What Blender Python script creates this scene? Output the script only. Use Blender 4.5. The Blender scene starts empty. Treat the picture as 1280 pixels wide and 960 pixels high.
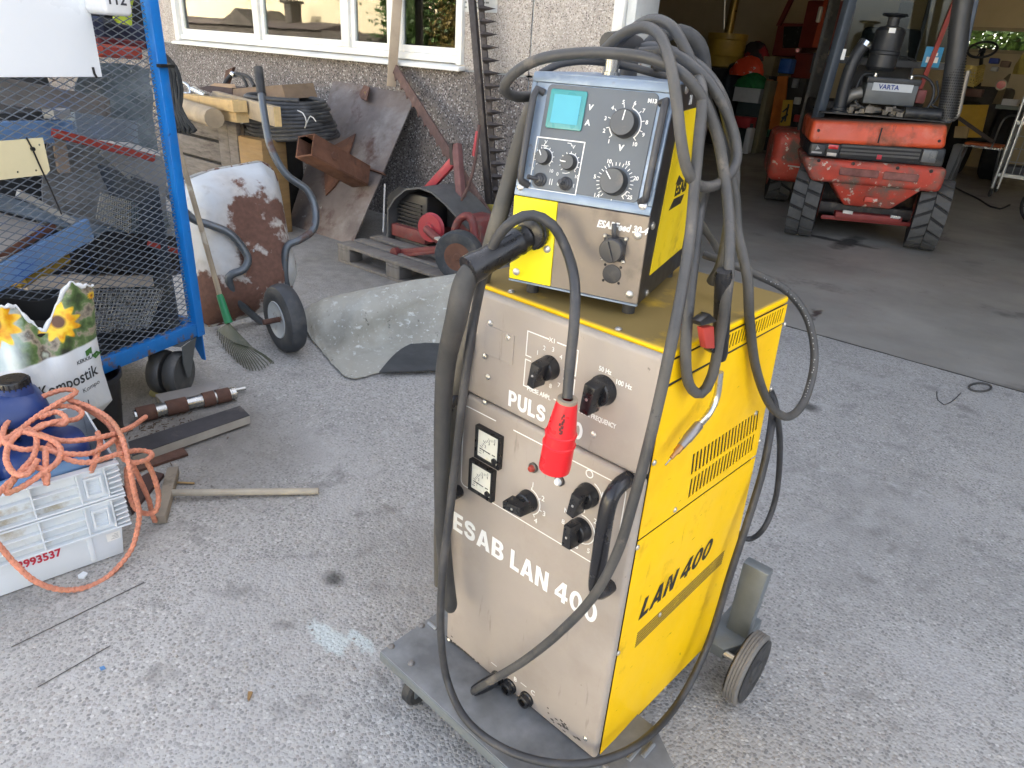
import bpy, bmesh, math, random
from mathutils import Vector, Matrix
random.seed(7)
R = math.radians
PI = math.pi
SC = bpy.context.scene
COL = SC.collection

# ------------------------------------------------------------------ camera
F_PX, YAW, PITCH, ROLL, EYE = 858.795, R(38.0246), R(25.8084), R(-4.047), 1.5
_fw = Vector((-math.sin(YAW) * math.cos(PITCH), math.cos(YAW) * math.cos(PITCH), -math.sin(PITCH)))
_r0 = Vector((math.cos(YAW), math.sin(YAW), 0))
_d0 = _fw.cross(_r0)
_r = _r0 * math.cos(ROLL) + _d0 * math.sin(ROLL)
_d = _d0 * math.cos(ROLL) - _r0 * math.sin(ROLL)
CAM = Vector((0, 0, EYE))
cam_data = bpy.data.cameras.new('camera')
cam_data.sensor_width = 36
cam_data.lens = F_PX / 1280 * 36
cam_data.clip_start = 0.05
cam_data.clip_end = 400
cam = bpy.data.objects.new('camera', cam_data)
COL.objects.link(cam)
up, bk = -_d, -_fw
cam.matrix_world = Matrix(((_r.x, up.x, bk.x, CAM.x), (_r.y, up.y, bk.y, CAM.y), (_r.z, up.z, bk.z, CAM.z), (0, 0, 0, 1)))
SC.camera = cam

# ------------------------------------------------------------------ sky, sun, exposure
SUN_EL, SUN_AZ = R(27), R(8)          # the low sun stands behind the workshop, which shades the yard
world = bpy.data.worlds.new('World')
SC.world = world
world.use_nodes = True
_nt = world.node_tree
_bg = _nt.nodes['Background']
_sky = _nt.nodes.new('ShaderNodeTexSky')
_sky.sky_type = 'NISHITA'
_sky.sun_disc = False
_sky.sun_elevation = SUN_EL
_sky.sun_rotation = SUN_AZ
_sky.air_density = 0.7
_sky.dust_density = 6.0
_sky.ozone_density = 0.0
_hz = _nt.nodes.new('ShaderNodeHueSaturation')      # hazy, paler sky
_hz.inputs['Saturation'].default_value = 0.56
_nt.links.new(_sky.outputs[0], _hz.inputs['Color'])
_nt.links.new(_hz.outputs[0], _bg.inputs[0])
_bg.inputs[1].default_value = 0.15
sun_data = bpy.data.lights.new('sun', 'SUN')
sun_data.energy = 3.5
sun_data.angle = R(0.53)
sun_data.color = (1.0, 0.93, 0.82)
sun = bpy.data.objects.new('sun', sun_data)
COL.objects.link(sun)
_sd = Vector((math.sin(SUN_AZ) * math.cos(SUN_EL), math.cos(SUN_AZ) * math.cos(SUN_EL), math.sin(SUN_EL)))
sun.rotation_euler = (-_sd).to_track_quat('-Z', 'Y').to_euler()
sun.location = (0, 30, 30)
SC.view_settings.view_transform = 'Standard'
SC.view_settings.look = 'None'
SC.view_settings.exposure = 2.92
SC.view_settings.gamma = 1.0

# ------------------------------------------------------------------ points of the place seen through a pixel of the 1280x960 photograph
def ray(x, y):
    return _fw + _r * ((x - 640) / F_PX) + _d * ((y - 480) / F_PX)
def at_z(x, y, z=0.0):
    v = ray(x, y); return CAM + v * ((z - EYE) / v.z)
def at_y(x, y, Y):
    v = ray(x, y); return CAM + v * (Y / v.y)
def at_d(x, y, d):
    return CAM + ray(x, y) * d
def at_p(x, y, p, n):
    v = ray(x, y); return CAM + v * ((Vector(p) - CAM).dot(n) / v.dot(n))

class Frame:
    """a thing's own axes: rotation about z by a (or any matrix) at origin o"""
    def __init__(s, o, a=0.0, m=None):
        s.M = m if m is not None else Matrix.Translation(Vector(o)) @ Matrix.Rotation(a, 4, 'Z')
        s.I = s.M.inverted()
        s.c = s.I @ CAM
        s.R3 = s.I.to_3x3()
    def on(s, x, y, axis, val):
        v = s.R3 @ ray(x, y)
        return s.c + v * ((val - s.c[axis]) / v[axis])
    def onp(s, x, y, p, n):
        v = s.R3 @ ray(x, y); p = Vector(p); n = Vector(n)
        return s.c + v * ((p - s.c).dot(n) / v.dot(n))

# ------------------------------------------------------------------ materials
_mats = {}
def lin(c):
    return tuple(c) + (1.0,) if len(c) == 3 else tuple(c)
def mat(name, base, rough=0.6, metal=0.0, var=0.12, vs=6.0, layers=(), bump=0.0, bs=120.0, speck=None, top=None, spec=0.5, coat=0.0, stretch=(1, 1, 1), alpha=1.0, rvar=0.12, wave=None, sss=0):
    """layers: (colour, scale, lo, hi, rough, stretch) noise-masked wear; speck: (scale, [(pos, colour)...], mix) stones; top: (colour, amount) dust on upward faces"""
    if name in _mats:
        return _mats[name]
    m = bpy.data.materials.new(name)
    m.use_nodes = True
    nt = m.node_tree
    N, L = nt.nodes, nt.links
    b = N['Principled BSDF']
    tc = N.new('ShaderNodeTexCoord')
    seed = random.Random(name)
    def coords(st=(1, 1, 1)):
        mp = N.new('ShaderNodeMapping')
        mp.inputs['Location'].default_value = [seed.uniform(-9, 9) for _ in range(3)]
        mp.inputs['Scale'].default_value = st
        L.new(tc.outputs['Object'], mp.inputs[0])
        return mp.outputs[0]
    def noise(sc, det=5, st=(1, 1, 1), rgh=0.6):
        n = N.new('ShaderNodeTexNoise')
        n.inputs['Scale'].default_value = sc
        n.inputs['Detail'].default_value = det
        n.inputs['Roughness'].default_value = rgh
        L.new(coords(st), n.inputs['Vector'])
        return n.outputs['Fac']
    def ramp(src, lo, hi):
        r = N.new('ShaderNodeMapRange')
        r.inputs['From Min'].default_value = lo
        r.inputs['From Max'].default_value = hi
        L.new(src, r.inputs['Value'])
        return r.outputs[0]
    def mix(fac, a, c):
        x = N.new('ShaderNodeMix'); x.data_type = 'RGBA'
        for s, v in ((x.inputs[0], fac), (x.inputs[6], a), (x.inputs[7], c)):
            if hasattr(v, 'links'): L.new(v, s)
            elif isinstance(v, (int, float)): s.default_value = v
            else: s.default_value = lin(v)
        return x.outputs[2]
    def mixf(fac, a, c):
        x = N.new('ShaderNodeMix')
        for s, v in ((x.inputs[0], fac), (x.inputs[2], a), (x.inputs[3], c)):
            if hasattr(v, 'links'): L.new(v, s)
            else: s.default_value = v
        return x.outputs[0]
    col = mix(ramp(noise(vs, 6, stretch), 0.3, 0.7), [max(0, k * (1 - var)) for k in base], [min(1, k * (1 + var)) for k in base])
    rg = mixf(ramp(noise(vs * 1.7, 4, stretch), 0.3, 0.7), max(0.03, rough - rvar), min(1, rough + rvar))
    hgt = None
    if speck:
        sc, stops, amt = speck
        vo = N.new('ShaderNodeTexVoronoi')
        vo.inputs['Scale'].default_value = sc
        L.new(coords(), vo.inputs['Vector'])
        sep = N.new('ShaderNodeSeparateColor')
        L.new(vo.outputs['Color'], sep.inputs[0])
        cr = N.new('ShaderNodeValToRGB')
        cr.color_ramp.interpolation = 'CONSTANT'
        el = cr.color_ramp.elements
        while len(el) < len(stops): el.new(0.5)
        for e, (p, c) in zip(el, stops):
            e.position = p; e.color = lin(c)
        L.new(sep.outputs[0], cr.inputs[0])
        inside = ramp(vo.outputs['Distance'], 0.62, 0.38)
        f = N.new('ShaderNodeMath'); f.operation = 'MULTIPLY'
        L.new(inside, f.inputs[0]); f.inputs[1].default_value = amt
        col = mix(f.outputs[0], col, cr.outputs[0])
        hgt = inside
    if wave:
        wsc, wcol, wlo, whi, wst = wave
        w = N.new('ShaderNodeTexWave'); w.inputs['Scale'].default_value = wsc
        w.inputs['Distortion'].default_value = 6; w.inputs['Detail'].default_value = 3; w.inputs['Detail Scale'].default_value = 1.2
        L.new(coords(wst), w.inputs['Vector'])
        col = mix(ramp(w.outputs['Fac'], wlo, whi), col, wcol)
    for lay in layers:
        lc, lsc, lo, hi = lay[:4]
        lr = lay[4] if len(lay) > 4 else None
        st = lay[5] if len(lay) > 5 else (1, 1, 1)
        k = ramp(noise(lsc, 7, st, 0.65), lo, hi)
        col = mix(k, col, lc)
        if lr is not None: rg = mixf(k, rg, lr)
    if top:
        g = N.new('ShaderNodeNewGeometry')
        sx = N.new('ShaderNodeSeparateXYZ')
        L.new(g.outputs['Normal'], sx.inputs[0])
        k1 = ramp(sx.outputs[2], 0.5, 0.95)
        k2 = ramp(noise(top[2] if len(top) > 2 else 9, 6), *(top[3:5] if len(top) > 4 else (0.25, 0.6)))
        f = N.new('ShaderNodeMath'); f.operation = 'MULTIPLY'; L.new(k1, f.inputs[0]); L.new(k2, f.inputs[1])
        f2 = N.new('ShaderNodeMath'); f2.operation = 'MULTIPLY'; L.new(f.outputs[0], f2.inputs[0]); f2.inputs[1].default_value = top[1]
        col = mix(f2.outputs[0], col, top[0])
        rg = mixf(f2.outputs[0], rg, 0.85)
    L.new(col, b.inputs['Base Color'])
    L.new(rg, b.inputs['Roughness'])
    b.inputs['Metallic'].default_value = metal
    b.inputs['Specular IOR Level'].default_value = spec
    b.inputs['Coat Weight'].default_value = coat
    b.inputs['Coat Roughness'].default_value = 0.15
    if sss:
        b.inputs['Transmission Weight'].default_value = 0
    if bump:
        bm = N.new('ShaderNodeBump')
        bm.inputs['Strength'].default_value = min(1, bump)
        bm.inputs['Distance'].default_value = 0.004 if not speck else 0.006
        n = noise(bs, 6)
        if hgt is not None:
            a = N.new('ShaderNodeMath'); a.operation = 'ADD'; L.new(n, a.inputs[0]); L.new(hgt, a.inputs[1]); n = a.outputs[0]
        L.new(n, bm.inputs['Height'])
        L.new(bm.outputs[0], b.inputs['Normal'])
    _mats[name] = m
    return m

def glass_mat(name, tint=(0.9, 0.95, 0.93), refl=1.0):
    """window glass: clear sheet with the mirror image of glass on it"""
    if name in _mats: return _mats[name]
    m = bpy.data.materials.new(name); m.use_nodes = True
    nt = m.node_tree; N, L = nt.nodes, nt.links
    N.remove(N['Principled BSDF'])
    t = N.new('ShaderNodeBsdfTransparent'); t.inputs[0].default_value = lin(tint)
    g = N.new('ShaderNodeBsdfGlossy'); g.inputs['Roughness'].default_value = 0.015
    fr = N.new('ShaderNodeFresnel'); fr.inputs[0].default_value = 1.52
    mu = N.new('ShaderNodeMath'); mu.operation = 'MULTIPLY'; mu.inputs[1].default_value = refl; mu.use_clamp = True
    nz = N.new('ShaderNodeTexNoise'); nz.inputs['Scale'].default_value = 3
    bm = N.new('ShaderNodeBump'); bm.inputs['Strength'].default_value = 0.02; bm.inputs['Distance'].default_value = 0.02
    L.new(nz.outputs[0], bm.inputs['Height']); L.new(bm.outputs[0], g.inputs['Normal'])
    x = N.new('ShaderNodeMixShader')
    L.new(fr.outputs[0], mu.inputs[0]); L.new(mu.outputs[0], x.inputs[0]); L.new(t.outputs[0], x.inputs[1]); L.new(g.outputs[0], x.inputs[2])
    L.new(x.outputs[0], N['Material Output'].inputs[0])
    _mats[name] = m
    return m

# ------------------------------------------------------------------ mesh building
def spline(pts, step, closed=False):
    """Catmull-Rom through the points, resampled about every step metres"""
    pts = [Vector(p) for p in pts]
    n = len(pts)
    out = []
    rng = range(n if closed else n - 1)
    for i in rng:
        p1, p2 = pts[i], pts[(i + 1) % n]
        p0 = pts[i - 1] if (i > 0 or closed) else p1 * 2 - p2
        p3 = pts[(i + 2) % n] if (i + 2 < n or closed) else p2 * 2 - p1
        k = max(1, int((p2 - p1).length / step))
        for j in range(k):
            t = j / k
            out.append(0.5 * ((2 * p1) + (p2 - p0) * t + (2 * p0 - 5 * p1 + 4 * p2 - p3) * t * t + (3 * p1 - p0 - 3 * p2 + p3) * t ** 3))
    if not closed: out.append(pts[-1])
    return out
def frames(path, closed=False):
    n = len(path)
    T = []
    for i in range(n):
        a = path[i - 1] if (i or closed) else path[0]
        b = path[(i + 1) % n] if (i < n - 1 or closed) else path[-1]
        t = (b - a)
        T.append(t.normalized() if t.length > 1e-9 else Vector((0, 0, 1)))
    u = T[0].orthogonal().normalized()
    U = []
    for i in range(n):
        if i:
            q = T[i - 1].rotation_difference(T[i]); u = (q @ u); u = (u - T[i] * u.dot(T[i])).normalized()
        U.append(u.copy())
    return T, U

class MB:
    def __init__(s):
        s.v = []; s.f = []
    def add(s, vs, fs, M=None):
        o = len(s.v)
        s.v += [(M @ Vector(p)) if M is not None else Vector(p) for p in vs]
        s.f += [[i + o for i in f] for f in fs]
        return s
    def box(s, lo, hi, M=None):
        (a, b, c), (d, e, g) = lo, hi
        return s.add([(a, b, c), (d, b, c), (d, e, c), (a, e, c), (a, b, g), (d, b, g), (d, e, g), (a, e, g)],
                     [(3, 2, 1, 0), (4, 5, 6, 7), (0, 1, 5, 4), (1, 2, 6, 5), (2, 3, 7, 6), (3, 0, 4, 7)], M)
    def hexa(s, q0, q1):
        """solid between two quads"""
        return s.add(list(q0) + list(q1), [(3, 2, 1, 0), (4, 5, 6, 7), (0, 1, 5, 4), (1, 2, 6, 5), (2, 3, 7, 6), (3, 0, 4, 7)])
    def bar(s, p, q, w, h, up=(0, 0, 1), w2=None, h2=None):
        p, q = Vector(p), Vector(q)
        t = (q - p).normalized(); upv = Vector(up)
        x = t.cross(upv)
        x = x.normalized() if x.length > 1e-6 else t.orthogonal().normalized()
        y = x.cross(t)
        w2 = w if w2 is None else w2; h2 = h if h2 is None else h2
        a = [p + x * (i * w / 2) + y * (j * h / 2) for i, j in ((-1, -1), (1, -1), (1, 1), (-1, 1))]
        b = [q + x * (i * w2 / 2) + y * (j * h2 / 2) for i, j in ((-1, -1), (1, -1), (1, 1), (-1, 1))]
        return s.hexa(a, b)
    def tube(s, pts, r, n=8, step=None, closed=False, straight=False, caps=True):
        path = [Vector(p) for p in pts] if straight else spline(pts, step or 0.02, closed)
        rad = r if callable(r) else (lambda t: r)
        T, U = frames(path, closed)
        o = len(s.v); m = len(path)
        for i, p in enumerate(path):
            rr = rad(i / max(1, m - 1)); w = T[i].cross(U[i])
            for k in range(n):
                a = 2 * PI * k / n
                s.v.append(p + U[i] * (rr * math.cos(a)) + w * (rr * math.sin(a)))
        for i in range(m if closed else m - 1):
            j = (i + 1) % m
            for k in range(n):
                l = (k + 1) % n
                s.f.append([o + i * n + k, o + i * n + l, o + j * n + l, o + j * n + k])
        if caps and not closed:
            s.f.append([o + k for k in reversed(range(n))]); s.f.append([o + (m - 1) * n + k for k in range(n)])
        return s
    def cyl(s, p, q, r, r2=None, n=20):
        p, q = Vector(p), Vector(q)
        return s.lathe([(r, 0), (r if r2 is None else r2, (q - p).length)], p, q - p, n)
    def lathe(s, prof, o=(0, 0, 0), ax=(0, 0, 1), n=24, caps=True):
        o = Vector(o); t = Vector(ax).normalized(); x = t.orthogonal().normalized(); y = t.cross(x)
        b = len(s.v); m = len(prof)
        for r, h in prof:
            for k in range(n):
                a = 2 * PI * k / n
                s.v.append(o + t * h + x * (max(r, 1e-5) * math.cos(a)) + y * (max(r, 1e-5) * math.sin(a)))
        for i in range(m - 1):
            for k in range(n):
                l = (k + 1) % n
                s.f.append([b + i * n + k, b + i * n + l, b + (i + 1) * n + l, b + (i + 1) * n + k])
        if caps:
            s.f.append([b + k for k in reversed(range(n))]); s.f.append([b + (m - 1) * n + k for k in range(n)])
        return s
    def prism(s, poly, ax, d0, d1):
        """polygon in the two other axes, extruded along axis ax (0,1,2) from d0 to d1"""
        def P(a, b, d):
            return (d, a, b) if ax == 0 else (a, d, b) if ax == 1 else (a, b, d)
        n = len(poly)
        vs = [P(a, b, d0) for a, b in poly] + [P(a, b, d1) for a, b in poly]
        fs = [list(range(n)), list(range(2 * n - 1, n - 1, -1))] + [[(i + 1) % n, i, i + n, (i + 1) % n + n] for i in range(n)]
        return s.add(vs, fs)
    def solid(s, loop, off):
        """3-D polygon thickened by the offset vector"""
        loop = [Vector(p) for p in loop]; off = Vector(off); n = len(loop)
        return s.add(loop + [p + off for p in loop], [list(range(n)), list(range(2 * n - 1, n - 1, -1))] + [[(i + 1) % n, i, i + n, (i + 1) % n + n] for i in range(n)])
    def grid(s, fn, nu, nv, thick=0.0, wrap=False):
        o = len(s.v)
        P = [[Vector(fn(i / nu, j / nv)) for j in range(nv + 1)] for i in range(nu + 1)]
        for row in P: s.v += row
        w = nv + 1
        for i in range(nu):
            for j in range(nv):
                s.f.append([o + i * w + j, o + (i + 1) * w + j, o + (i + 1) * w + j + 1, o + i * w + j + 1])
        if thick:
            q = len(s.v)
            for i in range(nu + 1):
                for j in range(nv + 1):
                    a = P[min(i + 1, nu)][j] - P[max(i - 1, 0)][j]; b = P[i][min(j + 1, nv)] - P[i][max(j - 1, 0)]
                    nn = a.cross(b); nn = nn.normalized() if nn.length > 1e-9 else Vector((0, 0, 1))
                    s.v.append(P[i][j] - nn * thick)
            for i in range(nu):
                for j in range(nv):
                    s.f.append([q + i * w + j + 1, q + (i + 1) * w + j + 1, q + (i + 1) * w + j, q + i * w + j])
            edge = [(i, 0) for i in range(nu + 1)] + [(nu, j) for j in range(1, nv + 1)] + [(i, nv) for i in range(nu - 1, -1, -1)] + [(0, j) for j in range(nv - 1, 0, -1)]
            for k in range(len(edge)):
                a = edge[k]; b = edge[(k + 1) % len(edge)]
                s.f.append([o + b[0] * w + b[1], o + a[0] * w + a[1], q + a[0] * w + a[1], q + b[0] * w + b[1]])
        return s
    def plate(s, outer, holes, ax, d0, d1):
        """flat sheet with real openings, in the plane across axis ax"""
        def P(a, b, d):
            return (d, a, b) if ax == 0 else (a, d, b) if ax == 1 else (a, b, d)
        bm = bmesh.new()
        loops = []; edges = []
        for lp in [outer] + list(holes):
            vv = [bm.verts.new((a, b, 0)) for a, b in lp]
            loops.append(vv)
            edges += [bm.edges.new((vv[i], vv[(i + 1) % len(vv)])) for i in range(len(vv))]
        bmesh.ops.triangle_fill(bm, use_beauty=True, use_dissolve=False, edges=edges)
        bm.verts.index_update()
        n = len(bm.verts)
        base = len(s.v)
        s.v += [Vector(P(v.co.x, v.co.y, d0)) for v in bm.verts] + [Vector(P(v.co.x, v.co.y, d1)) for v in bm.verts]
        for f in bm.faces:
            ii = [v.index for v in f.verts]
            s.f.append([base + i for i in ii]); s.f.append([base + n + i for i in reversed(ii)])
        for vv in loops:
            for i in range(len(vv)):
                a, b = vv[i].index, vv[(i + 1) % len(vv)].index
                s.f.append([base + a, base + b, base + n + b, base + n + a])
        bm.free()
        return s
    def build(s, name, m, parent=None, bevel=0.0, seg=2, smooth=35, world=False, label=None, kind=None, mesh_only=False):
        me = bpy.data.meshes.new(name)
        vs = s.v
        if world and parent is not None:
            I = root_matrix(parent).inverted(); vs = [I @ p for p in vs]
        me.from_pydata([tuple(p) for p in vs], [], s.f)
        me.validate()
        bm = bmesh.new(); bm.from_mesh(me)
        if bevel:
            bmesh.ops.remove_doubles(bm, verts=bm.verts, dist=1e-6)
            bmesh.ops.recalc_face_normals(bm, faces=bm.faces)
            es = [e for e in bm.edges if len(e.link_faces) == 2 and e.calc_face_angle(0) > R(28)]
            bmesh.ops.bevel(bm, geom=es, offset=bevel, segments=seg, profile=0.5, affect='EDGES', clamp_overlap=True)
        bmesh.ops.recalc_face_normals(bm, faces=bm.faces)
        bm.to_mesh(me); bm.free()
        if smooth:
            me.polygons.foreach_set('use_smooth', [True] * len(me.polygons))
            me.set_sharp_from_angle(angle=R(smooth))
        me.materials.append(m)
        return place(name, me, parent, label, kind)

def place(name, me, parent=None, label=None, kind=None, matrix=None):
    o = bpy.data.objects.new(name, me)
    COL.objects.link(o)
    if parent is not None: o.parent = parent
    if matrix is not None: o.matrix_local = matrix
    if label: o['label'] = label
    if kind: o['kind'] = kind
    return o
def root_matrix(o):
    m = o.matrix_basis.copy()
    while o.parent is not None:
        o = o.parent; m = o.matrix_basis @ m
    return m
def tag(o, label, cat, group=None):
    o['label'] = label; o['category'] = cat
    if group: o['group'] = group
    return o
def thing(name, label, cat, loc=(0, 0, 0), rz=0.0, group=None, m=None):
    o = bpy.data.objects.new(name, None)
    COL.objects.link(o)
    o.empty_display_size = 0.1
    if m is not None: o.matrix_basis = m
    else:
        o.matrix_basis = Matrix.Translation(Vector(loc)) @ Matrix.Rotation(rz, 4, 'Z')
    return tag(o, label, cat, group)
def copy_tree(o, parent=None, root=True):
    c = o.copy(); COL.objects.link(c)
    if parent is not None: c.parent = parent
    for ch in [x for x in COL.objects if x.parent == o]:
        copy_tree(ch, c)
    return c
def text(body, size, M, m, parent, shear=0.0, bold=0.0, align='LEFT', name='lettering', sx=1.0, depth=0.0004, world=False):
    cu = bpy.data.curves.new('lettering', 'FONT')
    cu.body = body; cu.size = size; cu.shear = shear; cu.offset = bold; cu.align_x = align
    cu.extrude = depth; cu.resolution_u = 3
    ob = bpy.data.objects.new('lettering', cu)
    me = bpy.data.meshes.new_from_object(ob)
    bpy.data.objects.remove(ob)
    mm = M @ Matrix.Diagonal((sx, 1, 1, 1))
    if world and parent is not None: mm = root_matrix(parent).inverted() @ mm
    me.transform(mm)
    me.materials.clear(); me.materials.append(m)
    return place(name, me, parent)
def basis(o, x, y):
    """matrix with origin o, text running along x, up along y"""
    x = Vector(x).normalized(); y = Vector(y); y = (y - x * x.dot(y)).normalized(); z = x.cross(y); o = Vector(o)
    return Matrix(((x.x, y.x, z.x, o.x), (x.y, y.y, z.y, o.y), (x.z, y.z, z.z, o.z), (0, 0, 0, 1)))
# ================================================================== materials of the place
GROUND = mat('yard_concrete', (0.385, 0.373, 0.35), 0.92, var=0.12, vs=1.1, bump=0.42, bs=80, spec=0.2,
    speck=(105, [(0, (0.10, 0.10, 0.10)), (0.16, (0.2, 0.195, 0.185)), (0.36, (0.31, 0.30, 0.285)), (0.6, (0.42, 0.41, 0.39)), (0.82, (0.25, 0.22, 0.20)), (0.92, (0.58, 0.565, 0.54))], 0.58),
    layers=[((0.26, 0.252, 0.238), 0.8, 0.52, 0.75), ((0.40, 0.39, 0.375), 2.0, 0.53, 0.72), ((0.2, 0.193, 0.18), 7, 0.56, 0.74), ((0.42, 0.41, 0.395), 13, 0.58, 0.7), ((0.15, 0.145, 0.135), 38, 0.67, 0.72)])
GFLOOR = mat('garage_concrete', (0.29, 0.275, 0.245), 0.62, var=0.22, vs=1.1, bump=0.12, bs=60, rvar=0.18,
    layers=[((0.11, 0.10, 0.09), 1.6, 0.58, 0.72, 0.5), ((0.33, 0.31, 0.28), 3.5, 0.6, 0.75), ((0.06, 0.055, 0.05), 5, 0.66, 0.72, 0.4, (1, 0.4, 1))])
DASH = [(0, (0.13, 0.115, 0.105)), (0.15, (0.27, 0.235, 0.205)), (0.4, (0.43, 0.39, 0.345)), (0.66, (0.36, 0.305, 0.26)), (0.8, (0.62, 0.59, 0.54))]
DASH2 = [(0, (0.035, 0.033, 0.034)), (0.3, (0.11, 0.095, 0.09)), (0.5, (0.21, 0.185, 0.165)), (0.72, (0.16, 0.13, 0.115)), (0.83, (0.48, 0.465, 0.45))]
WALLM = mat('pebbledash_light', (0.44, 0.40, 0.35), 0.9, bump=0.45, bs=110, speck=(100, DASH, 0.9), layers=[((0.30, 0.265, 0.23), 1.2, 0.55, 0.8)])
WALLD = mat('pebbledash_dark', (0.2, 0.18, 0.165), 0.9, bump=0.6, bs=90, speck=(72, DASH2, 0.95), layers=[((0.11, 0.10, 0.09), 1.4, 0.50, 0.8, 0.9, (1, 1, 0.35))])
JOINT = mat('joint_mastic', (0.35, 0.37, 0.37), 0.8)
WPAINT = mat('old_white_paint', (0.74, 0.74, 0.70), 0.5, var=0.06, vs=9, bump=0.15, layers=[((0.33, 0.30, 0.25), 14, 0.66, 0.7), ((0.62, 0.61, 0.56), 3, 0.5, 0.7)])
GLASS = glass_mat('window_glass', (0.85, 0.92, 0.9), 1.5)
INNER = mat('garage_plaster', (0.5, 0.41, 0.25), 0.9, var=0.1, vs=1.5)
ROOMW = mat('room_plaster', (0.28, 0.28, 0.25), 0.9)
CURT = mat('curtain_cloth', (0.6, 0.62, 0.58), 0.9)
YEL = mat('yellow_facade', (0.80, 0.71, 0.47), 0.9, var=0.06, vs=1)
ROOFM = mat('roof_sheet', (0.12, 0.1, 0.09), 0.8)

def struct(name, mb, m, **k):
    return mb.build(name, m, kind='structure', **k)

YW = 4.4345            # outer face of the workshop wall
XJ = -2.66             # left edge of the garage doorway
# ground
def _bumpy(x, y):
    return 0.0
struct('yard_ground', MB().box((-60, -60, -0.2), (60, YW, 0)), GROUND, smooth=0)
struct('garage_floor', MB().box((-10, YW + 0.012, -0.2), (6, 17.2, -0.004)), GFLOOR, smooth=0)
struct('far_ground', MB().box((-60, 17.5, -0.2), (60, 90, 0)), mat('grass_ground', (0.06, 0.09, 0.03), 0.95), smooth=0)

# workshop building
bld = thing('workshop_building', 'pebbledash workshop with white window and open garage doorway', 'building', (-6, YW, 0))
ZJ = 1.335
def bp(mb, name, m, **k):
    return mb.build(name, m, bld, world=True, **k)
wx0, wx1 = at_y(224, 20, YW).x, at_y(574, 40, YW).x
WZ0, WZ1 = 1.40, 2.75
seams = [-14.0, -9.25, -3.52, XJ - 0.16]
for a, b in zip(seams[:-1], seams[1:]):
    a_, b_ = a + 0.006, b - 0.006
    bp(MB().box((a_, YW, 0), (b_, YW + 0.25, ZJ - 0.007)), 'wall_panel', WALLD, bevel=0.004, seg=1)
    if a_ < wx0 and b_ > wx1:
        o = [(a_, ZJ + 0.007), (b_, ZJ + 0.007), (b_, 4.6), (a_, 4.6)]
        bp(MB().plate(o, [[(wx0 - 0.02, WZ0 - 0.04), (wx0 - 0.02, WZ1), (wx1 + 0.02, WZ1), (wx1 + 0.02, WZ0 - 0.04)]], 1, YW, YW + 0.25), 'wall_panel', WALLM, smooth=0)
    else:
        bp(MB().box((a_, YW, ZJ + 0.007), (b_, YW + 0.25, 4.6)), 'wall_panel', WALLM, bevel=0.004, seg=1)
bp(MB().box((-14, YW + 0.012, 0), (XJ - 0.17, YW + 0.24, 4.1)).v and MB().box((-14, YW + 0.012, ZJ - 0.03), (XJ - 0.17, YW + 0.02, ZJ + 0.03)).box((-3.55, YW + 0.012, 0), (-3.49, YW + 0.02, 4.1)), 'wall_joint', JOINT)
# doorway jambs, lintel and the wall right of the door
bp(MB().box((XJ - 0.155, YW - 0.03, 0), (XJ - 0.075, YW + 0.27, 3.9)), 'door_jamb', WPAINT, bevel=0.006)
bp(MB().box((XJ - 0.07, YW + 0.0, 0), (XJ, YW + 0.30, 3.9)), 'door_jamb', mat('jamb_grey_paint', (0.55, 0.57, 0.56), 0.5, layers=[((0.25, 0.14, 0.09), 9, 0.62, 0.68)]), bevel=0.006)
bp(MB().box((XJ - 0.15, YW, 3.905), (5.2, YW + 0.3, 4.6)), 'lintel', WALLM)  # out of view; doorway made higher and wider to light the garage
bp(MB().box((5.2, YW, 0), (6.2, YW + 0.25, 4.6)), 'wall_panel', WALLM)
# shell
bp(MB().box((-14.2, YW - 1.0, 4.605), (6.4, 17.6, 4.85)), 'roof', ROOFM)  # unseen overhang added to darken the wall and the ground below it
bp(MB().box((-13.7, YW + 0.31, 4.52), (5.95, 16.95, 4.6)), 'ceiling', mat('ceiling_board', (0.55, 0.48, 0.34), 0.9))  # unseen, added in a light colour to bounce light into the garage
bp(MB().box((-14, YW + 0.25, -0.1), (-13.8, 17.2, 4.6)), 'side_wall', INNER)
bp(MB().box((6, YW + 0.25, -0.1), (6.2, 17.2, 4.6)), 'side_wall', INNER)
YB = 17.0
gw = [at_y(1203, 33, YB), at_y(1268, 33, YB), at_y(1203, 68, YB)]
gx0, gx1, gz0, gz1 = gw[0].x, gw[1].x + 0.6, at_y(1235, 66, YB).z, at_y(1235, 34, YB).z
bp(MB().plate([(-13.8, 0), (6, 0), (6, 4.6), (-13.8, 4.6)], [[(gx0, gz0), (gx1, gz0), (gx1, gz1), (gx0, gz1)]], 1, YB, YB + 0.2), 'back_wall', INNER, smooth=0)
w = MB(); t = 0.06
w.box((gx0, YB - 0.03, gz0), (gx1, YB + 0.05, gz0 + t)).box((gx0, YB - 0.03, gz1 - t), (gx1, YB + 0.05, gz1)).box((gx0, YB - 0.028, gz0 + t), (gx0 + t, YB + 0.05, gz1 - t)).box((gx1 - t, YB - 0.028, gz0 + t), (gx1, YB + 0.05, gz1 - t))
gwin = bp(w, 'window', mat('brown_window_paint', (0.3, 0.24, 0.15), 0.6))
bp(MB().box((gx0 + t, YB + 0.01, gz0 + t), (gx1 - t, YB + 0.014, gz1 - t)), 'pane', GLASS).parent = gwin
# store room behind the front window
bp(MB().box((-9.9, 7.0, 0), (-4.1, 7.1, 4.2)).box((-4.2, YW + 0.25, 0), (-4.1, 7.0, 4.2)).box((-10.0, YW + 0.25, 0), (-9.9, 7.1, 4.2)), 'partition_wall', ROOMW)
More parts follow.
